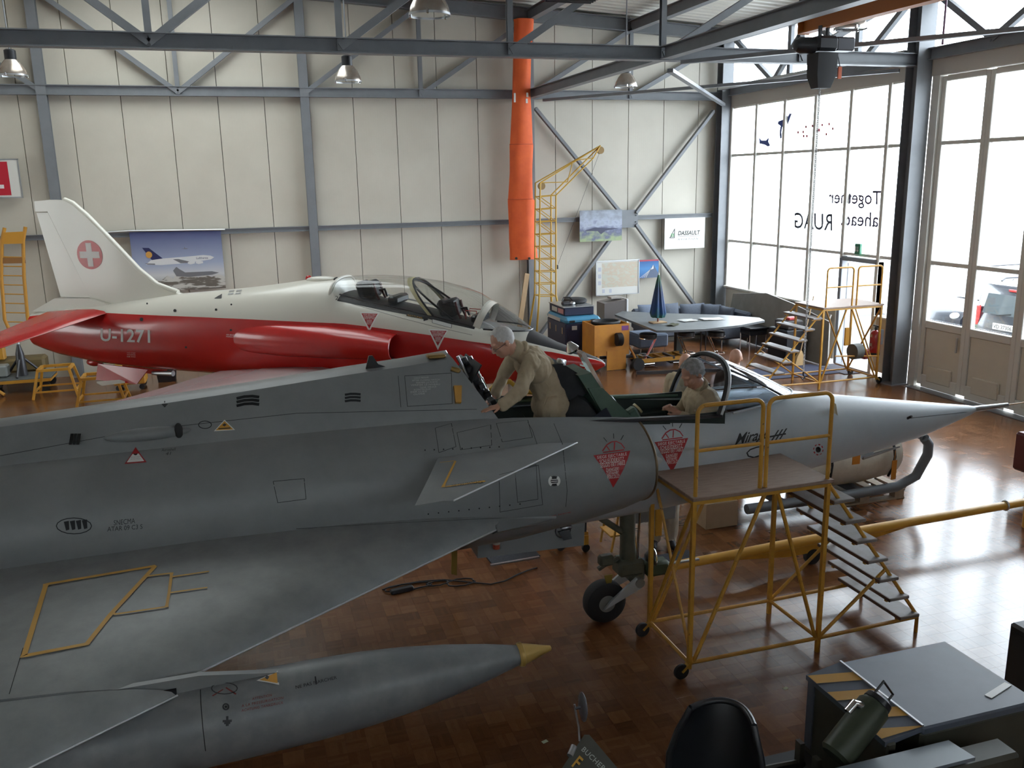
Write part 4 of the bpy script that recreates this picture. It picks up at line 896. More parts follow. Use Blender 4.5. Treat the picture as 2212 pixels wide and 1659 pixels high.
blast = carc(7.75, 2.02, 7.02, 2.56, .37); MB().tube(blast, .016, 6).build('blast_screen_frame', BLACKP, hawk, 50); MB().add(blast, [list(range(len(blast)))]).build('blast_screen', CG, hawk, 0)
fr2 = [p+ha*.07-V((0, 0, .035)) for p in ends]; MB().loft([[p-ha*.03+V((0, 0, .012)) for p in ends], fr2], False, (False, False)).build('windscreen_arch', HW, hawk, 50)
ba = []
for k in range(19):
    t = -1+2*k/18; sn = math.sin(t*PI/2); cs = math.cos(t*PI/2); ba.append(H(8.2+.64*cs**.9, .37*math.copysign(abs(sn)**.9, sn), 1.90-.045*cs))
MB().loft([fr2, [a.lerp(b, .5)+V((0, 0, .015)) for a, b in zip(fr2, ba)], ba], False, (False, False)).build('windscreen', glass('smoked_windscreen', (.55, .57, .6), .08), hawk, 50)
MB().tube(ba, .012, 6).build('windscreen_base_frame', HB, hawk, 50)
for k, s in enumerate((6.32, 7.62)):
    z = tabv(TT, s); R_ = Rz(HA) @ Ry(-.25)
    sh = MB().rbox(H(s-.02, 0, z+.12), (.20, .36, .26), .04, R_).build('ejection_seat', BPAD, hawk, 40)
    MB().rbox(H(s-.12, 0, z+.08), (.1, .42, .34), .05, R_).build('headrest_box', HB, sh, 40)
    for o_ in (-.12, .12): MB().tube([H(s+.08, o_, z+.22), H(s+.12, o_, z+.05), H(s+.16, o_, z-.03)], .018, 8).build('harness_strap', mat('dark_red_strap', (.08, .02, .02), .7), sh, 50)
    MB().tube([H(s+.15, -.08, z+.12), H(s+.24, -.08, z+.13), H(s+.28, -.08, z+.02)], .02, 8).build('face_blind_handle', BLACKP, sh, 50)
    MB().rbox(H(s+.42, 0, z-.02), (.16, .5, .12), .03, Rz(HA)).build('instrument_hood', BLACKP, hawk, 40)
MB().tube([H(7.85, -.1, 2.0), H(7.85, -.1, 2.13), H(8.02, -.1, 2.12), H(8.02, -.1, 1.98)], .008, 6).tube([H(7.85, .1, 2.0), H(7.85, .1, 2.13), H(8.02, .1, 2.12), H(8.02, .1, 1.98)], .008, 6).build('grab_rail', mat('red_rail', (.4, .04, .03), .4), hawk, 40)
for o_ in (-.40, .40): MB().tube([H(s, o_, tabv(TT, s)+.005) for s in (5.96, 6.5, 7.0, 7.5, 8.05)], .012, 6).build('canopy_sill', HB if o_ < 0 else ALU, hawk, 50)
# fin and rudder
def slab(pts, th, nm, m, offc=0.0):
    return MB().loft([[H(s, offc-th, z) for s, z in pts], [H(s, offc+th, z) for s, z in pts]]).build(nm, m, hawk, 30)
slab([(.30, 3.81), (.62, 3.83), (.86, 3.82), (1.02, 3.76), (1.28, 3.55), (1.52, 3.32), (1.76, 3.08), (2.15, 2.68), (2.48, 2.43), (2.7, 2.34), (3.1, 2.25), (1.0, 2.0), (1.17, 2.21), (.54, 3.64), (.29, 3.64)], .055, 'tail_fin', HW)
MB().tube([H(s, 0, z) for s, z in ((.86, 3.82), (1.02, 3.76), (1.28, 3.55), (1.76, 3.08), (2.15, 2.68), (2.48, 2.43), (2.86, 2.31))], .05, 10).build('fin_leading_edge', HW, hawk, 60)
slab([(.30, 3.62), (.53, 3.62), (1.155, 2.21), (.56, 2.21)], .04, 'rudder', HW)
slab([(.0, 1.96), (.5, 2.19), (1.2, 2.2), (1.6, 2.1), (1.2, 1.95)], .12, 'fin_root_fairing', HW)
# roundel with white cross
bvf = bvh_of([o for o in hawk.children if o.name.startswith('tail_fin')][0])
c0, U0, V0 = H(1.275, -.056, 2.925), ha, V((0, 0, 1))
lay('roundel', mat('roundel_red', (.5, .02, .02), .3), hawk, [(.25*math.cos(2*PI*k/40), .24*math.sin(2*PI*k/40)) for k in range(40)], [list(range(40))], c0, U0, V0, None, .004)
a, b = .055, .195
lay('roundel_cross', WHITEM, hawk, [(-a, b), (-a, a), (-b, a), (-b, -a), (-a, -a), (-a, -b), (a, -b), (a, -a), (b, -a), (b, a), (a, a), (a, b)], [list(range(12))], c0, U0, V0, None, .007)
# tailplanes, wings
def foil(st_, m, nm, lab=None):
    rg = []
    for (sl, st2, off, z, th) in st_:
        c = sl-st2; rg.append([H(sl, off, z), H(sl-c*.04, off, z+th*.55), H(sl-c*.2, off, z+th), H(sl-c*.5, off, z+th*.8), H(st2, off, z), H(sl-c*.5, off, z-th*.5), H(sl-c*.2, off, z-th*.7), H(sl-c*.04, off, z-th*.4)])
    return MB().loft(rg).build(nm, m, hawk, 40, lab)
for sg in (-1, 1):
    foil([(1.72, .55, sg*.36, 2.0, .06), (1.2, .55, sg*2.2, 1.70, .03), (1.1, .58, sg*2.24, 1.70, .01)], HR, 'tailplane', 'red drooping tailplane')
    w = foil([(6.1, 3.85, sg*.5, 1.14, .13), (5.2, 3.87, sg*2.3, 1.22, .10), (4.85, 3.88, sg*3.1, 1.265, .08)], HGY, 'wing', 'silver grey inner wing')
    w2 = foil([(4.85, 3.88, sg*3.1, 1.265, .08), (4.45, 3.9, sg*4.05, 1.31, .05), (4.3, 3.95, sg*4.15, 1.315, .01)], HR, 'wing_tip', 'red wing tip')
    if sg < 0:
        bw = bvh_of(w2); vs, fs = text2d('U-1271', 1.0, 0, .02); lay('wing_lettering', WHITEM, hawk, vs, fs, H(3.98, -3.95, 1.4), hn*.8, -ha*-.33, bw, .006)
    # intake trunk
    rg = []
    for s, o0, zu, zl in ((3.9, .50, 1.80, 1.55), (4.3, .60, 1.90, 1.45), (5.0, .74, 1.945, 1.42), (5.8, .82, 1.94, 1.42), (6.5, .86, 1.88, 1.43), (6.9, .86, 1.82, 1.44)):
        c = (zu+zl)/2; h = (zu-zl)/2; rg.append([H(s, sg*(.42+(o0-.42)*max(0, math.cos(PI*(k/12-.5)))**.6), c+h*math.sin(PI*(k/12-.5))) for k in range(13)])
    MB().loft(rg, False, (False, False)).build('intake_trunk', HR, hawk, 50)
    MB().tube(rg[-1], .012, 6).build('intake_lip', HR, hawk, 50)
    MB().loft([rg[-1], [p-ha*.35-hn*(sg*.08*(1 if 0 < k < 12 else 0))+V((0, 0, (1.63-p.z)*.25)) for k, p in enumerate(rg[-1])]], False, (False, False)).add([p-ha*.34-hn*(sg*.08)+V((0, 0, (1.63-p.z)*.25)) for p in rg[-1]], [list(range(13))]).build('intake_duct', DARKIN, hawk, 50)
    # ventral fins and gear
    MB().prism([H(1.35, sg*.25, 1.12), H(2.35, sg*.28, 1.06), H(2.15, sg*.34, .82), H(1.35, sg*.34, .86)], hn*(sg*.03)).build('ventral_fin', HR, hawk, 30)
    MB().tube([H(5.0, sg*1.25, 1.1), H(5.0, sg*1.3, .3)], .05, 10).build('main_leg', WHITEP, hawk, 40)
    MB().lathe([(-.08, .12), (-.08, .22), (-.05, .27), (.05, .27), (.08, .22), (.08, .12)], H(5.0, sg*1.42, .272), hn, 24).build('main_wheel', BLACK, hawk, 40)
MB().prism([H(1.35, -.36, .80), H(1.85, -.4, .86), H(1.95, -.4, .84), H(1.45, -.36, .76)], V((0, 0, .03))).build('strake', HW, hawk, 30)
MB().ell(H(1.05, 0, 1.08), (.16, .09, .07), Rz(HA)).build('tail_bumper', HR, hawk, 50)
MB().tube([H(2.35, -.2, .98), H(2.75, -.2, .99)], [.03, .05], 10).build('exhaust_stub', ALU, hawk, 50)
MB().tube([H(8.5, 0, 1.05), H(8.5, 0, .3)], .045, 10).build('nose_leg', WHITEP, hawk, 40)
MB().lathe([(-.06, .1), (-.06, .18), (-.04, .21), (.04, .21), (.06, .18), (.06, .1)], H(8.5, 0, .212), hn, 24).build('nose_wheel', BLACK, hawk, 40)
MB().lathe([(0, .05), (.03, .048), (.06, .03), (.065, .01)], H(5.25, 0, 2.55), (0, 0, 1), 14).build('beacon', mat('red_beacon', (.4, .02, .02), .2), hawk, 50, 'red beacon on the spine')
MB().ell(H(5.55, -.12, 2.56), (.28, .09, .06), Rz(HA)).build('spine_scoop', HW, hawk, 50); MB().ell(H(5.80, -.14, 2.565), (.05, .065, .045), Rz(HA)).build('scoop_mouth', DARKIN, hawk, 50)
# markings
text_px('U-1271', (218, 737), (325, 741), (218, 709), BH_, WHITEM, hawk, 1.05, 0, .02, .006, 'registration')
text_px('2', (724, 648), (731, 648), (724, 639), BH_, INK, hawk); text_px('7', (1252, 806), (1268, 810), (1252, 786), BH_, WHITEM, hawk, bold=.02, off=.006, name='nose_number')
danger((781, 677), (816, 678), (798, 710), BH_, hawk, True, True, [(777, 674), (821, 675), (798, 718)])
danger((929, 714), (965, 715), (946, 747), BH_, hawk, True, True, [(925, 711), (969, 712), (946, 756)])
poly_px([(878, 678), (917, 686), (916, 683), (926, 691), (915, 694), (915, 690), (878, 683)], BH_, INK, hawk, 'rescue_arrow', .005)
text_px('RETTUNG', (881, 683), (912, 689), (881, 680), BH_, YELM, hawk, off=.008)
poly_px([(934, 690), (976, 701), (975, 709), (934, 698)], BH_, WHITEP, hawk, 'instruction_label', .005); strip_px([(934, 690), (976, 701), (975, 709), (934, 698)], .006, BH_, INK, hawk, 'instruction_border', .007, 8, True)
for u, v, r in ((306, 690, 4), (378, 671, 3.2), (467, 669, 2.6), (500, 658, 2), (318, 656, 2), (499, 713, 2.4), (402, 750, 2.4)): disc_px(u, v, r, r, BH_, DARKIN, hawk, 'drain_hole')
poly_px([(463, 645), (480, 635), (479, 645)], BH_, INK, hawk, 'warning_triangle', .005)
for u, v in ((492, 634), (508, 633), (494, 628), (510, 627)): poly_px([(u, v+3), (u+11, v+2), (u+13, v-1), (u+2, v)], BH_, mat('grey_print', (.3, .3, .3), .5), hawk, 'spine_vent', .005, None)
for k in range(3): text_px(('NO STEP', 'NICHT BETRETEN', 'NE PAS')[k], (275, 763+k*4), (293, 763.5+k*4), (275, 761+k*4), BH_, WHITEM, hawk, off=.006)
for k in range(2): text_px(('AIR BRAKE', 'HEADLIFT')[k], (489, 724+k*4), (509, 725+k*4), (489, 721.5+k*4), BH_, WHITEM, hawk, off=.006)
strip_px([(738, 650), (800, 668), (870, 688), (940, 706), (1020, 724)], .005, BH_, DARKM, hawk, 'canopy_seam', .003, 8)
strip_px([(1000, 736), (1060, 748)], .004, BH_, DARKM, hawk, 'canopy_seam', .003, 8)
# ================================================================ yellow access platforms
PLY = mat('worn_plywood', (.23, .155, .115), .6, c2=(.30, .215, .165), ns=7, stretch=(1, 6, 1), wear=((.08, .06, .05), 30, .70))
TREAD = mat('tread_grey', (.19, .165, .15), .55, c2=(.25, .22, .21), ns=9, wear=((.1, .07, .05), 25, .66))
EDGE = mat('tread_edge_brown', (.10, .05, .03), .6)
def platform(X0, X1, X2, Y0, Y1, zd, label, group, rails, board, dirx, treads=7, tr=.017):
    """deck from X0 to X1, stair from X1 to X2; dirx +1 when the stair goes to larger X"""
    t = thing('access_platform', ((X0+X1)/2, (Y0+Y1)/2, 0), label, 'platform', group)
    MB().rbox(((X0+X1)/2, (Y0+Y1)/2, zd-.015), (abs(X1-X0)+.06, abs(Y1-Y0)+.08, .03), .004).build('deck', PLY, t, 30, 'worn brown plywood deck')
    fr = [((X0, Y0), (X1, Y0)), ((X0, Y1), (X1, Y1)), ((X0, Y0), (X0, Y1)), ((X1, Y0), (X1, Y1))]
    for a, b in fr: MB().beam((*a, zd-.05), (*b, zd-.05), .03, .035).build('deck_frame', YEL, t, 20)
    wh = .065
    for x in (X0, X1):
        for y in (Y0, Y1): MB().beam((x, y, .12 if x == X0 else 0), (x, y, zd-.03), 2*tr, 2*tr, (0, 1, 0)).build('leg', YEL, t, 20)
    for y in (Y0, Y1):
        c = (X0-dirx*.07, y, wh); ca = MB().lathe([(-.016, .02), (-.016, wh-.006), (-.01, wh), (.01, wh), (.016, wh-.006), (.016, .02)], c, (0, 1, 0), 20).build('caster_wheel', BLACK, t, 40)
        MB().beam((X0, y, .13), (c[0], y, wh), .045, .02).beam((X0, y, .17), (X0, y, .08), .03, .03, (0, 1, 0)).build('caster_fork', YEL, ca, 20)
    for y in (Y0, Y1):
        MB().tube([(X0, y, .13), (X1, y, .13), (X2, y, .15)], tr, 8).build('bottom_rail', YEL, t, 40)
        MB().tube([(X1, y, zd-.04), (X2, y, .16), (X2, y, 0)], tr, 8).build('stringer', YEL, t, 30)
        MB().tube([(X1, y, .13), (X1+(X2-X1)*.62, y, zd*.42)], tr*.9, 8).build('stair_brace', YEL, t, 40)
        MB().tube([((X0+X1)/2+dirx*.02, y, zd-.06), (X0+dirx*.04, y, .14)], tr, 8).build('diagonal', YEL, t, 40)
    MB().tube([((X0+X1)/2+dirx*.14, Y0, zd-.06), (X1-dirx*.03, Y0, .14)], tr, 8).build('diagonal', YEL, t, 40)
    for x in (X0, X1): MB().tube([(x, Y0, .13), (x, Y1, .13)], tr, 8).build('cross_rail', YEL, t, 40)
    MB().tube([(X0, Y1, .14), (X0, Y0, zd-.06)], tr, 8).build('diagonal', YEL, t, 40); MB().tube([(X0+.02, Y0, .14), (X0+.02, Y1, zd-.06)], tr*.8, 8).build('diagonal', YEL, t, 40)
    for k in range(1, treads+1):
        z = zd*(1-k/(treads+1)); x = X1+(X2-X1)*(k/(treads+1))
        tb = MB().rbox((x, (Y0+Y1)/2, z), (.205, abs(Y1-Y0)+.12, .03), .006).build('tread', TREAD, t, 30)
        for y in (Y0, Y1): MB().beam((x-.1, y, z-.025), (x+.1, y, z-.025), .028, .022).build('tread_bracket', YEL2, tb, 20)
        MB().box((x-dirx*.104, (Y0+Y1)/2, z-.001), (.006, abs(Y1-Y0)+.12, .03)).build('tread_edge', EDGE, tb, 0)
    for (xa, xb) in rails:
        r = .07; zt = zd+.73; s = 1 if xb > xa else -1; pts = [V((xa, Y0, zd-.06))]
        for k in range(6): a = PI/2*k/5; pts.append(V((xa+s*r*(1-math.cos(a)), Y0, zt-r+r*math.sin(a))))
        for k in range(6): a = PI/2*k/5; pts.append(V((xb-s*r*(1-math.sin(a)), Y0, zt-r+r*math.cos(a))))
        pts.append(V((xb, Y0, zd-.06))); g = MB().tube(pts, tr, 10).build('guard_rail', YEL, t, 50)
        MB().tube([(xa, Y0, zd+.37), (xb, Y0, zd+.37)], tr*.85, 8).build('mid_rail', YEL, g, 50)
    if board:
        MB().rbox((X0+.32, Y1+.02, zd+.085), (.68, .018, .17), .003).build('toe_board', mat('pale_plywood', (.36, .23, .11), .6, c2=(.42, .28, .14), ns=6), t, 30)
        for x in (X0+.42, X0+.49): MB().tube([(x, Y1-.02, zd), (x, Y1-.02, zd+.13)], .022, 8).build('rail_socket', YEL, t, 40)
    return t
platform(3.24, 4.47, 5.50, 5.79, 6.52, 1.57, 'worn yellow rolling access platform with stairs beside the dark jet', None, ((3.25, 3.825), (3.875, 4.46)), True, 1)
platform(11.68, 10.38, 9.15, 13.9, 14.75, 1.57, 'yellow rolling access platform with stairs by the open door', None, ((10.42, 11.0), (11.1, 11.64)), False, -1)
# ================================================================ yellow tow bar, cradle, pallet
t = thing('tow_bar', (5.6, 7.35, 0), 'long yellow tow bar hitched to the nose wheel', 'tow bar')
MB().tube([(3.62, 7.33, .21), (4.6, 7.32, .24), (5.4, 7.31, .27), (6.4, 7.3, .30), (8.35, 7.3, .33)], [.045, .05, .055, .05, .045], 14).build('tube', mat('yellow_towbar', (.62, .33, .05), .38), t, 50)
MB().prism([(4.5, 7.29, .20), (5.0, 7.29, .23), (6.9, 7.29, .29), (6.6, 7.29, .24), (6.0, 7.29, .15), (5.2, 7.29, .13)], (0, .03, 0)).build('keel_plate', YEL2, t, 30)
MB().tube([(5.5, 7.31, .2), (5.5, 7.31, .09)], .02, 8).lathe([(-.03, .085), (.03, .085)], (5.5, 7.31, .09), (0, 1, 0), 20).build('wheel', BLACK, t, 40)
MB().tube([(3.62, 7.33, .21), (3.48, 7.0, .3), (3.46, 6.93, .4)], .03, 10).build('fork', YEL2, t, 40); MB().rbox((4.02, 7.3, .262), (.28, .03, .02), .004).build('latch', ALU, t, 30)
MB().tube([V((8.02+.0, 7.3+.052*math.cos(2*PI*k/14), .325+.052*math.sin(2*PI*k/14))) for k in range(14)], .012, 6, True).build('end_collar', ALU, t, 40)
MB().rbox((8.38, 7.3, .2), (.1, .1, .4), .02).build('end_stand', YEL2, t, 30)
# red tug corner at the picture edge
t = thing('red_tug', (9.55, 7.9, 0), 'corner of a dark red tug holding the tow bar end', 'tug')
MB().rbox((9.65, 7.95, .52), (.8, .9, .5), .03).build('body', mat('tug_dark_red', (.10, .015, .015), .5), t, 30)
MB().rbox((9.22, 7.75, .43), (.12, .5, .12), .02).build('bumper', mat('hazard_orange', (.5, .2, .03), .5), t, 30)
MB().rbox((9.24, 7.55, .6), (.04, .07, .16), .01).build('rear_lamp', mat('tail_lamp_red', (.35, .02, .02), .2), t, 30)
for y in (7.6, 8.3): MB().lathe([(-.08, .1), (-.08, .2), (.08, .2), (.08, .1)], (9.7, y, .202), (0, 1, 0), 24).build('wheel', BLACK, t, 40)
MB().tube([(9.2, 7.5, .36), (8.6, 7.4, .36), (8.6, 7.4, .26), (9.2, 7.5, .26)], .018, 8, True).build('hitch', ALU, t, 40)
# wooden pallet
t = thing('wooden_pallet', (7.2, 8.95, 0), 'grey weathered wooden pallet under the covered engine', 'pallet')
WOOD = mat('weathered_wood', (.24, .18, .12), .7, c2=(.31, .24, .17), ns=6, stretch=(2, 9, 2))
for k in range(7): MB().box((6.62+k*.187, 8.98, .134), (.12, .78, .02)).build('deck_board', WOOD, t, 0)
for y in (8.63, 8.98, 9.33):
    for x in (6.66, 7.18, 7.7): MB().box((x, y, .062), (.14, .1, .08)).build('block', WOOD, t, 0)
    MB().box((7.18, y, .113), (1.2, .1, .02)).build('stringer_board', WOOD, t, 0); MB().box((7.18, y, .011), (1.2, .1, .022)).build('bottom_board', WOOD, t, 0)
t = thing('covered_engine', (6.95, 8.75, .145), 'aircraft engine under a pale canvas cover strapped on a grey sledge', 'engine')
rg = []
random.seed(3)
for i, (x, r) in enumerate(((5.5, .05), (5.52, .28), (5.7, .36), (6.2, .37), (6.7, .37), (7.1, .36), (7.45, .34), (7.62, .31), (7.66, .22), (7.67, .02))):
    rg.append([V((x, 8.80-r*math.sin(2*PI*k/36)*(1+.02*math.sin(7*k+i*2)), .60+r*math.cos(2*PI*k/36)*(1+.025*math.sin(5*k+i*3)))) for k in range(36)])
MB().loft(rg).build('canvas_cover', mat('cream_canvas', (.55, .50, .41), .85, c2=(.48, .43, .35), ns=5, bump=.8, bs=5), t, 60, 'creased cream canvas cover')
SLG = mat('sledge_grey', (.12, .13, .14), .5)
for y in (8.42, 9.1):
    MB().tube([(5.4, y, .22), (6.8, y, .22), (7.5, y, .235), (7.78, y, .34), (7.93, y, .6), (7.93, y, .74), (7.86, y, .82)], .06, 10).build('runner', SLG, t, 50)
MB().tube([(7.86, 8.42, .82), (7.86, 9.1, .82)], .035, 8).build('cross_bar', SLG, t, 40)
for x in (5.9, 7.0): MB().beam((x, 8.4, .22), (x, 9.12, .22), .08, .08).build('cross_member', SLG, t, 20)
for x in (6.55, 7.45): MB().tube([(x, 8.8-.375*math.sin(a), .6+.375*math.cos(a)) for a in (.9, 1.2, 1.5, 1.9, 2.3)], .016, 6).build('strap', BLACK, t, 40)
MB().beam((7.1, 8.5, .83), (7.86, 8.46, .84), .03, .012).build('ratchet_strap', mat('red_strap', (.5, .06, .03), .6), t, 20, 'red ratchet strap'); MB().rbox((7.7, 8.48, .86), (.14, .07, .02), .006).build('paper_tag', WHITEP, t, 30)
# things on the floor under the jet
t = thing('cardboard_box', (5.15, 8.6, 0), 'plain brown cardboard box on the floor behind the yellow platform', 'box')
MB().rbox((5.13, 8.67, .15), (.42, .34, .30), .004).build('carton', mat('cardboard', (.30, .21, .13), .8, c2=(.34, .24, .15), ns=4), t, 30)
for s_ in (-1, 1): MB().box((5.13, 8.67+s_*.085, .303), (.41, .165, .004), Rx(s_*.02)).build('flap', mat('cardboard', (.30, .21, .13), .8), t, 0)
def mat_obj(name, c, sx, sy, m, label, cat, rz=0, edge=None, group=None):
    t = thing(name, (c[0], c[1], 0), label, cat, group); MB().rbox((c[0], c[1], .008), (sx, sy, .014), .004, Rz(rz)).build('pile', m, t, 30)
    if edge: MB().box((c[0]-math.sin(-rz)*sy/2*-1, c[1]-math.cos(rz)*sy/2-.012, .007), (sx, .03, .013), Rz(rz)).build('edging', edge, t, 0)
    return t
DMAT = mat('charcoal_mat', (.022, .022, .028), .95, c2=(.045, .045, .055), ns=60, bump=.5, bs=150)
mat_obj('rubber_mat', (2.58, 8.6), .56, .34, DMAT, 'charcoal floor mat with pale front edge below the belly pack', 'mat', .05, ALU)
mat_obj('rubber_mat', (4.15, 7.88), .60, .30, DMAT, 'charcoal floor mat in front of the dark shoes', 'mat', .05, ALU)
BLUEM = mat('navy_carpet', (.025, .03, .06), .95, c2=(.035, .04, .075), ns=40, bump=.4, bs=150)
mat_obj('door_mat', (10.75, 15.4), 1.75, .95, BLUEM, 'large navy blue mat behind the stairs near the door', 'mat'); mat_obj('door_mat', (11.85, 15.25), .42, .95, mat('grey_carpet', (.06, .06, .075), .95, c2=(.08, .08, .095), ns=40), 'dark grey strip mat at the door threshold', 'mat')
# cable on the floor
P = []
for u, v in ((840, 1268), (870, 1262), (905, 1256), (960, 1252), (1000, 1256), (1060, 1262), (1090, 1255), (1120, 1240), (1140, 1232), (1160, 1226)): P.append(gz(u, v, .012))
t = thing('power_cable', gz(1000, 1258), 'thin black power cable snaking across the floor under the wing', 'cable')
MB().tube(P, .007, 6).build('lead', BLACK, t, 50)
for (u, v, a, b) in ((880, 1268, .22, .07), (995, 1258, .13, .08), (945, 1260, .1, .05)):
    c = gz(u, v, .012); MB().tube([c+V((a*math.cos(2*PI*k/18)*(1+.1*(k % 3)), b*math.sin(2*PI*k/18), .004*(k % 2))) for k in range(18)], .007, 6, True).build('loop', BLACK, t, 50)
c = gz(868, 1274, .02); MB().rbox(c, (.24, .07, .04), .01, Rz(.15)).build('socket_strip', BLACKP, t, 30)
# hanging flag below the wing, small step trolley legs under the fuselage
o = MB().prism([gy(976, 1180, 7.9), gy(988, 1180, 7.9), gy(987, 1243, 7.9), gy(975, 1240, 7.9)], (0, .01, 0)).build('safety_flag', mat('dirty_yellow_flag', (.25, .17, .03), .7), jet, 0)
t = thing('jack_trolley', (3.25, 8.6, 0), 'yellow jack trolley on small black casters behind the nose gear', 'trolley')
for x, y in ((3.13, 8.52), (3.38, 8.4), (3.42, 9.2), (3.05, 9.3)):
    MB().lathe([(-.015, .01), (-.015, .045), (.015, .045), (.015, .01)], (x, y, .046), (0, 1, 0), 16).build('caster', BLACK, t, 40)
    MB().beam((x, y, .09), (x, y, .2), .05, .05, (0, 1, 0)).build('caster_bracket', YEL2, t, 20)
MB().beam((3.13, 8.52, .2), (3.05, 9.3, .2), .06, .06).build('side_beam', YEL2, t, 20); MB().beam((3.38, 8.4, .2), (3.42, 9.2, .2), .06, .06).build('side_beam', YEL2, t, 20); MB().beam((3.08, 9.0, .2), (3.4, 8.95, .2), .06, .06).build('cross_beam', YEL2, t, 20)
MB().tube([(3.3, 8.9, .2), (3.3, 8.9, .7)], .05, 12).build('jack_post', DARKM, t, 40); MB().tube([(3.38, 8.42, .2), (3.4, 8.42, .75)], .016, 8).build('handle', BLACKP, t, 40)
t = thing('step_ladder', (3.95, 8.4, 0), 'small yellow step ladder behind the nose gear', 'ladder')
for y in (8.25, 8.55):
    MB().tube([(3.62, y, .02), (3.77, y, .78)], .014, 8).build('rail', YEL, t, 40); MB().tube([(3.92, y, .02), (3.79, y, .78)], .014, 8).build('rail', YEL, t, 40)
for k in range(3): MB().rbox((3.67+k*.045, 8.40, .2+k*.23), (.12, .30, .02), .004).build('step', YEL, t, 30)
for u, v, lb in ((1490, 1540, 'near the black seat of the tug'), (1697, 1487, 'beside the striped hood'), (1177, 1602, 'near the mirror of the tug')):
    c = gz(u, v, .0012); o = MB().rbox(c+V((0, 0, .0008)), (.045, .03, .0016), .0003, Rz(.3)).build('paper_scrap', mat('pale_paper', (.45, .47, .30), .8), None, 0); tag(o, 'small pale scrap of paper on the parquet '+lb, 'paper', 'paper scraps on the floor')
